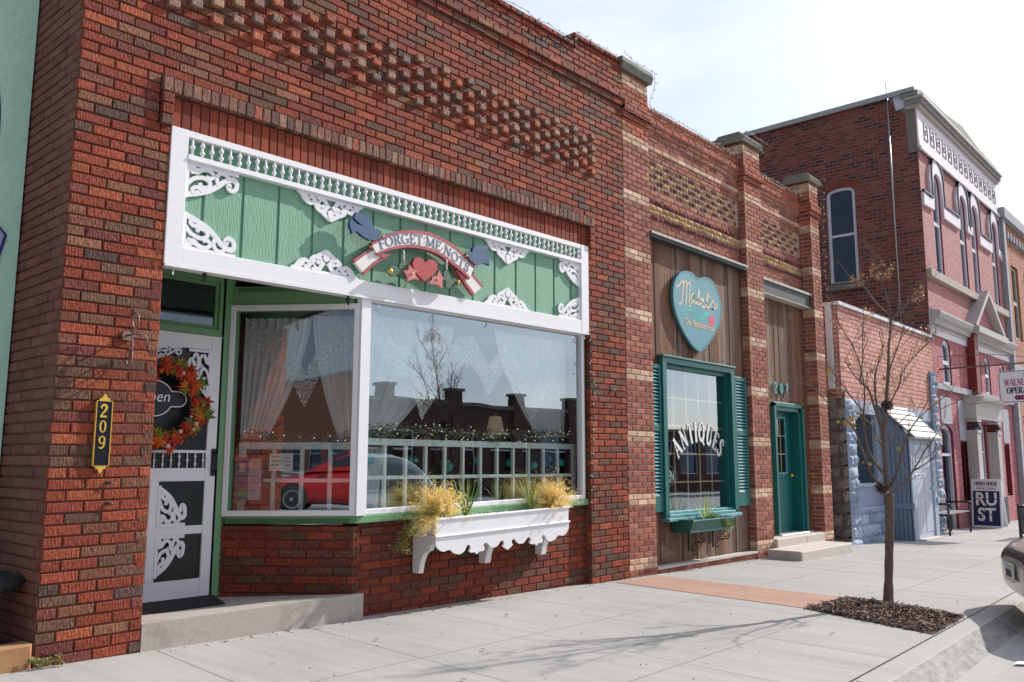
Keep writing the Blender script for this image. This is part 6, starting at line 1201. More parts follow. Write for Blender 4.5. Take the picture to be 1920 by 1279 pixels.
def plume(loc, R, n, label, drape_=None):
    """feathery golden plumes: many thin stems, each covered in tiny tufts"""
    t = thing('feathery_plant', loc, label, 'plant', 'feathery golden plants in the white window box'); m = MB(); g = MB(); c = Vector(loc)
    YC = [(.97, .80, .34), (.96, .73, .24), (.97, .87, .50), (.90, .63, .14), (.97, .80, .32)]
    for k in range(int(R*2800)):
        q = Vector((random.gauss(0, .36), random.gauss(0, .28), random.gauss(.50, .26)))*R; foliage(m, c+q, .03, 5, .0075, YC)
    for k in range(n):
        a = random.uniform(0, 2*pi); e = random.uniform(-.15, 1.0); d = Vector((cos(a)*(1.05-.6*e), sin(a)*.62*(1.05-.6*e), e+.15)).normalized(); L_ = R*random.uniform(.65, 1.15)
        if drape_ and k % 5 == 0: d = Vector((drape_[0]*random.uniform(.6, 1.1), random.uniform(-.7, -.1), .25)).normalized(); L_ = R*1.25
        for i in range(15):
            f = .25+.75*i/14; p = c+d*L_*f-Z*(.55 if (drape_ and k % 5 == 0) else .12)*L_*f*f
            p = p+Vector((random.gauss(0, .008), random.gauss(0, .008), random.gauss(0, .008))); foliage(m, p, .022*(1.3-f*.7), 11, .007, YC)
        g.tube([c, c+d*L_*.5], .002, 4, 0, (.30, .33, .08), sm=False)
        if k % 3 == 0: foliage(g, c+d*L_*.35, .05, 8, .015, [(.22, .26, .06), (.35, .36, .1)])
    m.build('plumes', M_gr, t); g.build('stems', M_gr, t)
plume((5.22, -.12, .72), .31, 95, 'feathery golden plant spilling over the left end of the white window box', (-1,))
plume((6.80, -.12, .76), .30, 85, 'feathery golden plant at the right end of the white window box')
m = MB()
for k in range(420):
    t = random.random(); p = Vector((5.06-.28*t**.8, -.12+.05*random.gauss(0, 1), .70-.24*t**1.6)); foliage(m, p, .035, 3, .013, [(.30, .30, .08), (.22, .24, .05), (.42, .34, .10)])
tag(m.build('trailing_plant', M_gr), 'yellow-green trailing plant hanging from the left end of the white window box', 'plant')
# ------------------------------------------------------------------ Mabel's heart sign
hs = thing('heart_sign', (10.2, .05, 3.2), "blue heart shaped wooden sign lettered Mabel's Old Fashioned Rose", 'sign')
m = MB(); HP = spline(HEART[:13], 3)[:-1]+spline(HEART[13:]+[HEART[0]], 3)[:-1]; HP = spline(HEART[0:14], 3)[:-1]+spline(HEART[13:]+[HEART[0]], 3)[:-1]
m.prism(HP, (0, .048, 0), X, Z, NY, .04, 0); m.rib(HP, .03, (0, .0465, 0), X, Z, NY, .042, 1, cl=True)
m.build('board', [pmat('dusty_blue_paint', (.11, .30, .37), rough=.6, var=.08, vs=5, dirt=.66, dirtc=(.3, .42, .46), dirts=6), pmat('dark_teal_edge', (.06, .22, .27), rough=.6)], hs)
m = MB()
for k, P in enumerate(SCRIPT): m.rib(spline(P, 5), .021, (0, .0462-.0002*k, 0), X, Z, NY, .003, 0)
M_peach = pmat('peach_paint', (.80, .60, .40), rough=.6, bump=0); font_text(m, 'Old  Fashioned Rose', (10.19, .0462, 2.998), Vector((1, 0, -.012)).normalized(), Z, NY, .135, .004, 0, sx=.68, bold=.004, shear=.15)
m.build('lettering', M_peach, hs)
m = MB()
for k, P in enumerate(STEMS): m.rib(spline(P, 5), .014, (0, .0462-.0002*k, 0), X, Z, NY, .004, 0)
m.prism(LEAFB, (0, .0458, 0), X, Z, NY, .004, 0); m.prism(ROSE, (0, .0450, 0), X, Z, NY, .004, 1)
m.build('painted_rose', [pmat('mint_paint', (.03, .55, .42), rough=.6, bump=0), pmat('rose_paint', (.75, .07, .15), rough=.6, bump=0)], hs)
# lettering on the glass
an = thing('window_lettering', (10.3, .26, 1.45), 'arched white ANTIQUES lettering on the teal framed shop window', 'lettering')
m = MB(); arcword(m, 'ANTIQUES', (10.25, .146, .70), .78, 136, 46, X, Z, NY, .26, .003, 1, bold=1.15, sx=.74, off=(.018, .002, -.016)); arcword(m, 'ANTIQUES', (10.25, .142, .70), .78, 136, 46, X, Z, NY, .26, .003, 0, bold=1.15, sx=.74)
m.build('letters', [M_alpha, pmat('grey_letter_shadow', (.16, .26, .28), rough=.5)], an)
ne = thing('open_neon', (9.98, .5, 1.0), 'oval OPEN light sign inside the teal framed shop window', 'sign')
m = MB(); m.tube([(9.98+.27*cos(t), .5, 1.02+.14*sin(t)) for t in [2*pi*i/28 for i in range(29)]], .006, 6); m.build('ring', pmat('pale_ring', (.3, .5, .5), rough=.3), ne)
m = MB(); font_text(m, 'OPEN', (9.98, .495, .955), X, Z, NY, .20, .006, 0, sx=.72, bold=.01); m.build('letters', pmat('pale_tube', (.6, .7, .68), rough=.3, emit=((.6, .9, .85), .35)), ne)
m = MB(); m.box(12.90, 13.10, .372, .378, 1.38, 1.62, 0); m.box(12.905, 13.095, .3705, .372, 1.39, 1.46, 1)
dsn = m.build('door_card', [M_alpha, pmat('card_red', (.5, .03, .03), rough=.6)]); tag(dsn, 'small OPEN card behind the glass of the teal door', 'card')
m = MB(); font_text(m, 'OPEN', (13.0, .370, 1.50), X, Z, NY, .085, .002, 0, sx=.8, bold=.01); m.build('lettering', M_ink, dsn)
for ch, x, z, w_ in (('2', 12.68, 2.285, 'digit 2, left of the three teal numerals above the teal door'), ('0', 12.90, 2.285, 'digit 0, middle of the three teal numerals above the teal door'), ('7', 13.10, 2.29, 'digit 7, right of the three teal numerals above the teal door')):
    m = MB(); glyph(m, ch, (x, .175, z), X, Z, NY, .17, .02, 0, bold=1.7, sx=1.0); tag(m.build('numeral', M_tealw), w_, 'numeral', 'house number 207 above the teal door')
# ------------------------------------------------------------------ green planter on scroll brackets
gp = thing('green_planter', (9.95, -.05, .43), 'dark green wooden planter on two iron scroll brackets under the teal window', 'planter')
m = MB(); P = [(.09, .335), (-.17, .345), (-.22, .50), (.09, .50)]
m.prism([(a, b) for a, b in P], (9.40, 0, 0), Y, Z, -X, .016, 0); m.prism([(a, b) for a, b in P], (10.46, 0, 0), Y, Z, -X, .016, 0)
m.obox((9.401, -.17, .345), (1.07, 0, 0), (0, -.05, .155), (0, .016, 0), 0); m.box(9.416, 10.46, -.165, .09, .336, .35, 0); m.box(9.416, 10.46, .075, .09, .35, .50, 0); m.obox((9.395, -.224, .488), (1.085, 0, 0), (0, .012, 0), (0, 0, .014), 1)
m.obox((9.401, -.1725, .352), (1.07, 0, 0), (0, -.004, .012), (0, .004, 0), 1)
m.box(9.416, 10.46, -.20, .075, .44, .47, 2); m.build('box', [pmat('dark_green_paint', (.012, .10, .075), rough=.35, var=.1, dirt=.68, dirtc=(.2, .35, .3)), M_tealw, M_soil], gp)
for x in (9.80, 10.42):
    m = MB(); m.box(x-.008, x+.008, .07, .09, .09, .335); S = spiral(-.115, .265, .012, .045, 500, 60, 16)+spline([(-.09, .30), (-.05, .22), (.0, .16), (.035, .12)], 5)[1:]+spiral(.025, .125, .035, .01, 150, -200, 12)
    m.tube([(x, a, b) for a, b in spline([(-.16, .26), (-.14, .30), (-.10, .31), (-.075, .28), (-.085, .24), (-.12, .24), (-.125, .27)], 4)[::-1]], .007, 6)
    m.tube([(x, a, b) for a, b in spline([(-.16, .26), (-.13, .215), (-.06, .205), (-.01, .19), (.03, .15), (.045, .12), (.03, .095), (.0, .105), (.005, .13)], 5)], .008, 6); m.ball((x, -.06, .205), .016, 6)
    m.build('scroll_bracket', M_black, gp)
spiky((9.98, -.07, .46), 30, .44, 'spiky yellow-green grass in the dark green planter', [(.34, .40, .08), (.50, .52, .16), (.22, .32, .06)], .007, 1.0)
m = MB()
for k in range(420):
    t = random.random(); p = Vector((10.0+.34*t+.02*random.gauss(0, 1), -.12-.12*t, .50+.03*random.random()-.15*t*t)); foliage(m, p, .045, 3, .013, [(.22, .28, .05), (.35, .38, .08), (.14, .18, .04)])
tag(m.build('trailing_plant', M_gr), 'leafy yellow-green plant trailing over the front of the dark green planter', 'plant')
# ------------------------------------------------------------------ fairy lights on the parapets
M_bulb = pmat('clear_bulb', (.85, .88, .9), rough=.15, bump=0); M_wire = pmat('green_wire', (.04, .10, .07), rough=.6)
def lights(path, label, n=40, sag=.012, grp='strings of small bulbs along the parapets'):
    t = thing('string_lights', path[0], label, 'string lights', grp); w_ = MB(); b = MB(); P = []
    for p, q in zip(path, path[1:]):
        p, q = Vector(p), Vector(q); k = max(2, int((q-p).length/.12))
        for i in range(k): P.append(p.lerp(q, i/k)+Vector((random.uniform(-.01, .01), random.uniform(-.02, .005), random.uniform(-sag, sag))))
    P.append(Vector(path[-1])); w_.tube(P, .0035, 4)
    for p in P:
        for _ in range(2):
            d = Vector((random.uniform(-1, 1), random.uniform(-1, -.2), random.uniform(-1, 1))).normalized(); q = p+Vector((random.uniform(-.05, .05), 0, 0)); w_.tube([q, q+d*.015], .003, 4); b.tube([q+d*.015, q+d*.035], [.006, .002], 5)
    w_.build('wire', M_wire, t); b.build('bulbs', M_bulb, t)
lights([(2.2, -.05, 5.91), (5.0, -.05, 5.955), (7.34, -.05, 5.985), (7.38, -.05, 6.10), (8.25, -.05, 6.12)], 'string of small bulbs along the top of the gift shop parapet')
lights([(8.27, -.09, 6.16), (8.97, -.09, 6.15), (8.98, -.05, 5.95), (9.0, .03, 5.765), (10.2, .03, 5.765), (11.45, .03, 5.765), (11.5, -.08, 6.15), (12.12, -.08, 6.14), (12.15, .13, 5.765), (13.2, .13, 5.765), (13.95, .13, 5.765), (14.42, -.08, 6.14), (14.40, -.04, 5.0), (14.40, -.04, 3.9)], 'string of small bulbs along the banded shop parapet and its capped piers')
lights([(15.0, -.08, 4.0), (16.5, -.08, 4.04), (18.5, -.08, 4.03)], 'string of small bulbs under the coping of the low pink brick shop')
lights([(7.63, -.01, 2.66), (7.635, -.012, 1.7), (7.63, -.01, .78)], 'string of small white bulbs down the right edge of the wide front window', sag=.004, grp='light strings on the gift shop front')
m = MB(); m.obox((7.0, .35, 5.85), (.5, 0, 0), (0, .5, 0), (0, 0, .42)); m.box(6.98, 7.52, .33, .87, 6.27, 6.29)
tag(m.build('roof_vent', pmat('dark_vent', (.10, .11, .12), rough=.6)), 'dark metal roof box just behind the gift shop parapet', 'roof vent')
# ------------------------------------------------------------------ street tree
M_bark = pmat('young_bark', (.17, .125, .105), rough=.85, var=.3, vs=6, stretch=(8, 8, 2), bump=.8, bs=40, bstretch=(2, 2, .5), dist=.006, uv=False, dirt=.6, dirtc=(.3, .26, .24), dirts=12, dirta=.5)
tt = thing('street_tree', TRUNK[0], 'young nearly bare street tree growing from the mulched bed', 'tree')
m = MB(); T0 = [Vector(p) for p in TRUNK]; T0[0].z = gz(T0[0].x)-.02
rr = [.062, .046, .042, .040, .044]
T1 = [Vector((*p,)) for p in spline([tuple(p) for p in T0], 5)]; m.tube(T1, [.056-.017*min(1, i/6)+.002*sin(i*1.7) for i in range(len(T1))], 12); m.build('trunk', M_bark, tt)
br = MB(); tw_ = MB()
def sm(P, n=4): return [Vector(p) for p in spline([tuple(p) for p in P], n)]
def twig(p, d, L_, r, lev):
    P = [p]; q = p.copy(); dd = d.normalized(); n = 5
    for i in range(n):
        dd = (dd+Vector((random.gauss(0, .13), random.gauss(0, .13), random.gauss(.05, .1)))).normalized(); q = q+dd*L_/n; P.append(q.copy())
    tw_.tube(P, [r*(1-.75*i/n) for i in range(n+1)], 4, cap=False)
    if lev > 0:
        for k in range(random.choice([1, 2, 2, 3])):
            i = random.randint(1, n-1); ax = Vector((random.gauss(0, 1), random.gauss(0, 1), random.gauss(.1, .6))).normalized(); twig(P[i], (dd*1.1+ax*.8), L_*random.uniform(.4, .75), r*.6, lev-1)
for k_, P in TREE.items():
    Q = sm(P); n = len(Q); r0 = .030 if k_ == 'lead' else (.015 if k_ in ('b1', 'b2', 'b5', 'b6', 'b3', 'b4') else .009); r1 = .0028
    br.tube(Q, [r0+(r1-r0)*(i/(n-1))**.75 for i in range(n)], 8)
    for i in range(max(3, n//7), n):
        if random.random() < .62:
            t = (Q[min(i+1, n-1)]-Q[i-1]).normalized(); ax = Vector((random.gauss(0, 1), random.gauss(0, 1), random.gauss(.2, .5))).normalized(); ax = (ax-t*ax.dot(t)).normalized(); twig(Q[i], t+ax*random.uniform(.4, .8)+Z*.4, random.uniform(.13, .38)*(1.2-.4*i/n), .0032, 2)
br.build('branches', M_bark, tt); tw_.build('twigs', M_bark, tt)
lf = MB()
for i, p in enumerate(LEAVES): maple(lf, p, .055 if i in (6, 7, 8) else random.uniform(.022, .04), (random.uniform(-1, -.4), random.uniform(-.8, 0), random.uniform(-.3, .6)), random.uniform(0, 6.28), random.choice([(.38, .26, .03), (.28, .26, .04), (.20, .26, .06), (.40, .20, .05), (.30, .16, .05)]))
lf.build('leaves', M_aut, tt)
sd_ = MB()
for p in SEEDS: foliage(sd_, p, .024, 7, .010, [(.46, .21, .07), (.36, .16, .06), (.52, .30, .12)]); 
for p in SEEDS[::2]: sd_.tube([Vector(p), Vector(p)+Vector((random.gauss(0, .03), random.gauss(0, .03), -.05))], .0015, 3, 0, (.25, .14, .08), sm=False)
sd_.build('seed_clusters', M_aut, tt)
for k, (p, lb) in enumerate(zip(NESTS, ('small twig nest in the upper fork of the bare street tree', 'clump of dead brown leaves caught in the lowest fork of the street tree'))):
    m = MB(); foliage(m, p, .05, 260, .018, [(.09, .05, .035), (.13, .08, .05), (.05, .03, .025), (.18, .12, .09)], .7)
    for j in range(50):
        d = Vector((random.gauss(0, 1), random.gauss(0, 1), random.gauss(0, .5))).normalized(); c = Vector(p)+d*.035; e = d.orthogonal().normalized(); m.tube([c-e*.06, c+e*.06+d*.01], .002, 3, 0, (.1, .06, .04), sm=False)
    tag(m.build('nest' if k == 0 else 'leaf_clump', M_leafd), lb, 'nest' if k == 0 else 'leaf clump')
# ------------------------------------------------------------------ bench, boards, railing
bn = thing('bench', (19.8, -.3, gz(19.8)), 'black metal bench with pale slatted seat against the porch shop wall', 'bench'); g0 = gz(19.8)
for x in (19.0, 20.55):
    m = MB(); m.tube([(x, -.52, g0), (x, -.52, g0+.62)], .022, 6); m.build('leg', M_black, bn)
    m = MB(); m.tube([(x, -.13, g0), (x, -.12, g0+.42), (x, -.02, g0+.88)], .022, 6); m.build('leg', M_black, bn)
    m = MB(); m.tube([(x, -.06, g0+.62), (x, -.5, g0+.64), (x, -.58, g0+.62)], .024, 6); m.box(x-.02, x+.02, -.52, -.12, g0+.39, g0+.43); m.build('armrest', M_black, bn)
m = MB()
for k in range(5): m.box(18.98, 20.57, -.53+.085*k, -.465+.085*k, g0+.43, g0+.45)
m.build('seat', pmat('grey_slat', (.28, .27, .26), rough=.5), bn)
m = MB(); m.obox((18.98, -.055, g0+.70), (1.59, 0, 0), (0, .01, .05), (0, .02, 0), 1); m.obox((18.98, -.03, g0+.83), (1.59, 0, 0), (0, .01, .05), (0, .02, 0), 1)
for k in range(22): m.obox((19.04+.07*k, -.10, g0+.48), (.035, 0, 0), (0, .06, .34), (0, .01, 0), 0)
m.build('backrest', [MATS['grey_slat'], M_black], bn)
af = thing('sandwich_board', (23.3, -.3, gz(23.3)), 'white sandwich board with OPERA HOUSE heading and big RUST letters on black', 'sign board'); g1 = gz(23.3)
xx = 22.55; y0, y1 = -.06, -.70; zz0, zz1 = g1+.02, g1+1.14
m = MB(); m.obox((xx, y1, zz0), (0, y0-y1, 0), (.16, 0, zz1-zz0), (.03, 0, 0), 0); m.build('front_panel', M_white, af)
m = MB(); m.obox((xx+.62, y1+.02, zz0), (0, y0-y1-.04, 0), (-.40, 0, zz1-zz0-.02), (.03, 0, 0), 0); m.build('rear_panel', M_white, af)
sl_ = Vector((.16, 0, zz1-zz0)).normalized(); nn = Vector((-sl_.z, 0, sl_.x)); oo = Vector((xx, y0, zz0))
m = MB(); m.obox(oo+nn*.004+sl_*.05-Y*.04, -Y*.56, sl_*.80, -nn*.003, 0); m.build('black_panel', pmat('poster_navy', (.010, .016, .085), rough=.5), af)
m = MB()
for tx, h, z, sx in (('RU', .42, .52, .86), ('ST', .42, .16, .86)): font_text(m, tx, oo+nn*.006+sl_*z-Y*.32, -Y, sl_, nn, h, .004, 0, sx=sx, bold=.025)
m.build('big_letters', M_alpha, af)
m = MB()
for z in (.63, .27): m.obox(oo+nn*.0085+sl_*(z+.02)-Y*.10, -Y*.44, sl_*.018, -nn*.001, 0)
m.build('stencil_gaps', MATS['poster_navy'], af)
m = MB(); word(m, 'OPERA HOUSE', oo+nn*.004+sl_*.98-Y*.32, -Y, sl_, nn, .085, .003, 0, bold=1.3, sx=.72); m.build('heading', M_ink, af)
m = MB(); font_text(m, 'Now Open', oo+nn*.004+sl_*.89-Y*.32, -Y, sl_, nn, .08, .003, 0, sx=1.1, shear=.4, bold=.006); m.build('subheading', pmat('sign_red', (.5, .05, .06), rough=.5), af)
hg = thing('hanging_sign', (21.0, -1.7, 2.8), 'white hanging opera house sign on an iron bracket over the sidewalk', 'sign')
hx = 21.0; ha, hb_, hz0, hz1 = -1.17, -2.30, 2.50, 3.20
m = MB(); c = .06; P = [(-ha+c, hz0), (-hb_-c, hz0), (-hb_, hz0+c), (-hb_, hz1-c), (-hb_-c, hz1), (-ha+c, hz1), (-ha, hz1-c), (-ha, hz0+c)]
m.prism(P, (hx, 0, 0), -Y, Z, -X, .04, 0); m.rib([(a*.965+.035*1.735, b*.95+.05*2.85) for a, b in P], .012, (hx-.003, 0, 0), -Y, Z, -X, .003, 1, cl=True)
m.prism([(1.735-.24, 2.56), (1.735+.24, 2.56), (1.735+.28, 2.61), (1.735+.24, 2.66), (1.735-.24, 2.66), (1.735-.28, 2.61)], (hx-.004, 0, 0), -Y, Z, -X, .004, 2); m.build('board', [M_white, M_ink, pmat('sign_plum', (.20, .02, .08), rough=.5)], hg)
m = MB(); word(m, 'THE', (hx-.004, -1.735, 3.05), -Y, Z, -X, .075, .003, 0, bold=1.1); word(m, 'OPERA HOUSE', (hx-.004, -1.735, 2.70), -Y, Z, -X, .135, .003, 0, bold=1.3, sx=.78); m.build('black_letters', M_ink, hg)
m = MB(); GL['V'] = GL['V']; word(m, 'WALNUT GROVE', (hx-.004, -1.735, 2.87), -Y, Z, -X, .15, .003, 0, bold=1.0, sx=.66); m.build('red_letters', pmat('faded_sign_red', (.38, .12, .16), rough=.6), hg)
m = MB(); font_text(m, '1899', (hx-.009, -1.735, 2.578), -Y, Z, -X, .085, .003, 0, bold=.03, sx=1.2); m.build('year', M_alpha, hg)
m = MB(); m.tube([(hx, 0, 3.33), (hx, -2.4, 3.36)], .022, 6); m.tube([(hx, 0, 3.62), (hx, -1.0, 3.60), (hx, -2.2, 3.40)], .008, 5); m.tube([(hx+.0, 0, 3.05), (hx-.0, -.55, 2.50), (hx, -1.17, 2.55)], .008, 5); m.tube([(20.5, -.02, 2.35), (hx, -1.0, 2.9)], .008, 5)
for y in (-1.3, -2.15): m.tube([(hx, y, 3.2), (hx, y, 3.35)], .006, 5)
m.build('iron_bracket', M_rust, hg)
rl_ = thing('railing', (19.3, -1.73, gz(19)), 'black metal patio railing at the far kerb', 'railing')
m = MB(); 
for x in (19.0, 20.3): m.tube([(x, -1.78, gz(x)), (x, -1.78, gz(x)+.68)], .03, 6)
m.tube([(19.0, -1.78, .38), (20.3, -1.78, .36)], .022, 6); m.tube([(19.0, -1.78, -.12), (20.3, -1.78, -.14)], .018, 6)
m.tube([(19.0, -1.78, .38), (19.0, -3.0, .38)], .022, 6); m.tube([(19.0, -1.78, -.12), (19.0, -3.0, -.12)], .018, 6)
m.build('frame', M_black, rl_)
m = MB()
for k in range(12): m.tube([(19.0, -1.88-.095*k, -.12), (19.0, -1.88-.095*k, .38)], .01, 5)
for k in range(12): m.tube([(19.1+.1*k, -1.78, -.12), (19.1+.1*k, -1.78, .38)], .01, 5)
m.build('bars', M_black, rl_)
# ------------------------------------------------------------------ cars
M_gl = pmat('car_glass', (.012, .015, .02), rough=.05, var=0, bump=0, spec=.9)
M_tyre = pmat('tyre_rubber', (.02, .02, .022), rough=.8, var=.2); M_rim = pmat('alloy_rim', (.5, .5, .52), rough=.25, metal=.9, var=.05, bump=0)
M_lens = pmat('lamp_lens', (.16, .17, .2), rough=.08, spec=.9, metal=.3, var=.5, vs=40, bump=0); M_mesh = pmat('grille_mesh', (.03, .03, .03), rough=.5, var=.6, vs=90, bump=1, bs=140, dist=.01)
BS = [(0.0, .40, .56, .36), (.03, .58, .62, .29), (.10, .72, .68, .23), (.25, .83, .75, .20), (.5, .88, .83, .19), (.85, .90, .90, .19), (1.2, .91, .96, .19), (1.6, .92, .99, .19), (2.6, .93, 1.02, .19), (3.6, .93, 1.05, .20), (4.2, .90, 1.06, .22), (4.5, .86, 1.04, .28), (4.62, .74, .96, .36)]
GS = [(1.15, .72, .95, .96), (1.45, .76, .97, 1.16), (1.85, .76, .98, 1.40), (2.2, .75, .98, 1.53), (2.8, .74, 1.0, 1.58), (3.5, .73, 1.0, 1.55), (4.05, .72, 1.02, 1.42), (4.40, .70, 1.03, 1.12), (4.48, .70, 1.0, 1.04)]
def interp(S, s):
    if s <= S[0][0]: return S[0][1:]
    for a, b in zip(S, S[1:]):
        if s <= b[0]:
            t = (s-a[0])/(b[0]-a[0]); return tuple(a[i]+(b[i]-a[i])*t for i in (1, 2, 3))
    return S[-1][1:]
def bodyP(s, a, off=0):
    w_, zt_, zb_ = interp(BS, s); c_, s_ = cos(a), sin(a); e = .42
    x = (w_+off)*math.copysign(abs(c_)**e, c_); z = (zt_+zb_)/2+((zt_-zb_)/2+off)*math.copysign(abs(s_)**.62, s_)
    return Vector((-(s-off if s < .2 else s), x*(1-.04*max(0, s_)), z))
def ghP(s, a, off=0):
    w_, zb_, zt_ = interp(GS, s); c_, s_ = cos(a), sin(a)
    tum = 1-.20*max(0, s_)**1.2
    return Vector((-s, (w_+off)*math.copysign(abs(c_)**.45, c_)*tum+0, zb_+(zt_-zb_+off)*abs(s_)**.6))
def patch(mb, fn, s0, s1, a0, a1, off, mi=0, ns=8, na=8):
    ids = [[mb.P(fn(s0+(s1-s0)*i/ns, a0+(a1-a0)*j/na, off)) for j in range(na+1)] for i in range(ns+1)]
    for i in range(ns):
        for j in range(na): mb.fi([ids[i][j], ids[i][j+1], ids[i+1][j+1], ids[i+1][j]], mi, (1, 1, 1), True)
def make_car(col, label, plate, loc, head):
    t = thing('parked_car', loc, label, 'car')
    pm = pmat('car_paint_'+label.split()[0], col, rough=.3, metal=.1, coat=.6, var=.02, bump=0)
    R = Matrix.Translation(loc) @ Matrix.Rotation(math.atan2(head[1], head[0]), 4, 'Z')
    def nb2(): q = MB(); q.xf = R; return q
    m = nb2(); ss = []
    for a, b in zip(BS, BS[1:]): ss += [a[0]+(b[0]-a[0])*i/3 for i in range(3)]
    ss.append(BS[-1][0]); K = 40; rings = [[m.P(bodyP(s, 2*pi*j/K)) for j in range(K)] for s in ss]
    for r, q in zip(rings, rings[1:]):
        for j in range(K): m.fi([r[j], q[j], q[(j+1) % K], r[(j+1) % K]], 0, (1, 1, 1), True)
    m.fi(rings[0], 0, (1, 1, 1), True); m.fi(rings[-1][::-1], 0)
    ss = []
    for a, b in zip(GS, GS[1:]): ss += [a[0]+(b[0]-a[0])*i/3 for i in range(3)]
    ss.append(GS[-1][0]); K = 24; rings = [[m.P(ghP(s, pi*j/K)) for j in range(K+1)] for s in ss]
    for r, q in zip(rings, rings[1:]):
        for j in range(K): m.fi([r[j], q[j], q[j+1], r[j+1]], 0, (1, 1, 1), True)
    m.build('body', pm, t)
    m = nb2(); patch(m, ghP, 1.2, 2.12, .62, pi-.62, .006, 0, 10, 12); m.build('windscreen', M_gl, t)
    m = nb2(); patch(m, ghP, 4.05, 4.42, .7, pi-.7, .006); m.build('rear_window', M_gl, t)
    for sgn in (1, -1):
        for s0, s1 in ((1.75, 2.55), (2.65, 3.4), (3.48, 4.05)):
            m = nb2(); a0, a1 = (.08, .50) if sgn > 0 else (pi-.5, pi-.08); patch(m, ghP, s0, s1, a0, a1, .006); m.build('side_window', M_gl, t)
        m = nb2(); f = (lambda a: a) if sgn > 0 else (lambda a: pi-a)
        patch(m, bodyP, .07, .55, f(.40), f(1.02), .010, 0); m.build('headlight', M_lens, t)
        m = nb2(); patch(m, bodyP, .05, .30, f(-.62), f(-.22), .008, 0); m.build('lower_grille', M_mesh, t)
        m = nb2(); patch(m, bodyP, 4.3, 4.55, f(.2), f(.9), .008, 0); m.build('tail_light', pmat('tail_lamp', (.3, .01, .01), rough=.15), t)
        m = nb2(); m.lathe([(.001, -.06), (.06, -.05), (.07, 0), (.06, .05), (.001, .06)], (-1.75, sgn*1.02, 1.02), 10, ax=(1, 0, 0)); m.box(-1.77, -1.73, min(sgn*.9, sgn*1.0), max(sgn*.9, sgn*1.0), .97, 1.0); m.build('mirror', pm, t)
        for x in (-.92, -3.7):
            m = nb2(); m.lathe([(.19, -.02), (.30, -.02), (.33, .01), (.335, .1), (.33, .19), (.3, .22), (.19, .22)], (x, sgn*(.93-.2) if sgn > 0 else -.93+.0-.0, .335), 28, ax=(0, 1, 0)); wh_ = m.build('wheel', M_tyre, t)
            m = nb2(); yo = sgn*.955; m.lathe([(.02, 0), (.05, .008), (.05, .014)], (x, yo-.01, .335), 12, ax=(0, sgn, 0))
            for k in range(7):
                a = 2*pi*k/7; m.obox(Vector((x, yo-.012*sgn, .335))+Vector((cos(a), 0, sin(a)))*.04-Vector((-sin(a), 0, cos(a)))*.018, Vector((cos(a), 0, sin(a)))*.16, Vector((-sin(a), 0, cos(a)))*.036, (0, .012, 0))
            m.rib([(.205*cos(q), .205*sin(q)) for q in [2*pi*i/28 for i in range(28)]], .028, (x, yo+(.002*sgn), .335), X, Z, Vector((0, sgn, 0)), .03, 0, cl=True)
            m.build('rim', M_rim, wh_)
            m = nb2(); m.lathe([(.37, 0), (.37, .012)], (x, sgn*.915, .36), 28, ax=(0, sgn, 0)); m.build('wheel_arch', M_tyre, t)
    m = nb2(); patch(m, bodyP, .012, .06, .35, pi-.35, .006, 0, 4, 16); m.build('grille', M_mesh, t)
    if plate:
        m = nb2(); m.obox((.018, -.155, .385), (0, .31, 0), (0, 0, .155), (.012, 0, 0), 0); m.obox((.031, -.15, .50), (0, .30, 0), (0, 0, .035), (.001, 0, 0), 1); m.obox((.031, -.15, .39), (0, .30, 0), (0, 0, .02), (.001, 0, 0), 2)
        font_text(m, plate, (.032, 0, .425), Y, Z, X, .095, .002, 3, sx=.8, bold=.02)
        m.build('licence_plate', [M_alpha, pmat('plate_sky', (.2, .45, .55), rough=.4), pmat('plate_field', (.5, .55, .5), rough=.4), M_ink], t)
    return t
make_car((.42, .41, .40), 'silver grey people carrier parked nose-in over the kerb at the right edge', 'DNV61', (8.74, -3.78, gz(8.6)-.11), (-.40, .917))
make_car((.42, .012, .015), 'red hatchback parked nose-in at the kerb to the left, seen in the angled window', None, (-9.4, -4.3, gz(-9)-.11), (-.50, .866))
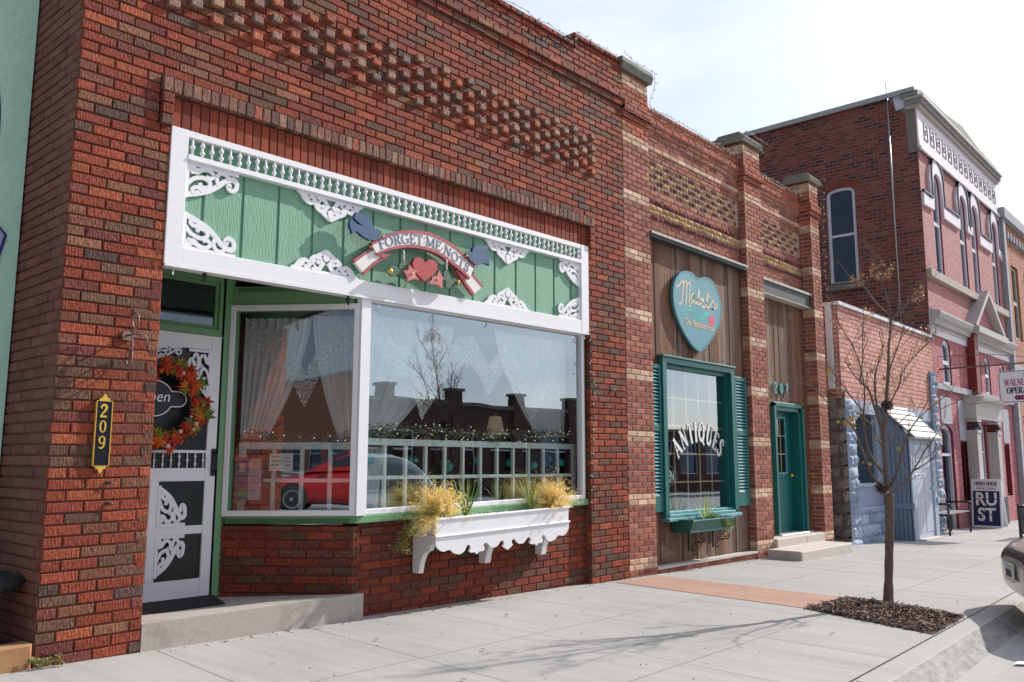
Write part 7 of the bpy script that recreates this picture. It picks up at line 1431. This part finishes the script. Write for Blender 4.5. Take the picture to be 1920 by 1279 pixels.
# ------------------------------------------------------------------ left corner and litter
m = MB(); m.brick((-.2, -.02, -.08), X, NY, Z, 2.235, .20, .12, .012, 0, back=True)
tag(m.build('bed_edging', pmat('ochre_stone_edging', (.40, .20, .10), rough=.85, var=.25, vs=5, bump=.6, bs=40, dirt=.5, dirtc=(.35, .28, .08), dirts=3)), 'orange-brown stone edging of the dark bed beside the brick pier', 'edging')
m = MB(); m.box(-4, 2.03, .1, .8, -.05, .07); m.build('flower_bed', M_soil, kind='structure')
m = MB(); m.lathe([(.20, 0), (.245, .02), (.26, .05), (.245, .085), (.20, .10), (.175, .05)], (1.86, .42, .40), 28)
for k in range(30): a = 2*pi*k/30; m.obox((1.86+.255*cos(a), .42+.255*sin(a), .42), (.012*cos(a), .012*sin(a), 0), (-.012*sin(a), .012*cos(a), 0), (0, 0, .06))
pt = thing('tyre_planter', (1.86, .42, .07), 'black tyre-rimmed plant stand in the bed at the left edge', 'planter'); m.build('tyre', M_tyre, pt)
m = MB(); m.lathe([(.10, 0), (.05, .03), (.04, .30), (.12, .335)], (1.86, .42, .07), 20); m.build('pot', M_black, pt)
m = MB(); 
for k in range(26): foliage(m, (random.uniform(2.02, 2.2), random.uniform(-.07, -.03), gz(2)+.02+.05*random.random()), .02, 5, .016, [(.30, .32, .06), (.20, .14, .07), (.12, .2, .05)])
tag(m.build('weed', M_gr), 'small yellow-green weed and dead leaves at the foot of the brick pier', 'weed')
spots = [((4.02, -.78), 'small brown fallen leaf on the sidewalk nearest the shop step'), ((5.45, -.72), 'small dark crumb of debris on the sidewalk below the white window box'), ((6.7, -.55), 'dark fallen leaf on the sidewalk right of the white window box'), ((4.3, -1.55), 'curled brown leaf on a sidewalk joint in the middle of the pavement'), ((3.62, -2.05), 'dead brown leaf on the sidewalk at the bottom edge of the view'), ((12.8, -.75), 'dark leaf on the sidewalk in front of the teal door step'), ((9.6, -2.2), 'flat brown leaf on the sidewalk between the tree and the parked car'), ((6.6, -3.0), 'brown leaf on the sidewalk beside the near corner of the mulched bed')]
for (x, y), lb in spots:
    m = MB(); maple(m, (x, y, gz(x)+.012), .028, (.2, .1, 1), random.random()*6, random.choice([(.16, .09, .05), (.25, .14, .07), (.08, .05, .04)])); tag(m.build('fallen_leaf', M_aut), lb, 'leaf', 'fallen leaves on the sidewalk')
m = MB()
for _ in range(420):
    x = random.uniform(2.8, 14); y = random.choice([random.uniform(-.12, -.02), random.uniform(-.12, -.02), random.uniform(-3.3, -.1)]); s = random.uniform(.003, .009); m.obox((x, y, gz(x)+.001), (s, 0, 0), (0, s, 0), (0, 0, s*.6), 0, random.choice([(.2, .15, .1), (.1, .07, .05), (.45, .4, .33)]))
m.build('grit', M_mulch, kind='stuff', label='fine grit and crumbs of leaf scattered over the sidewalk')
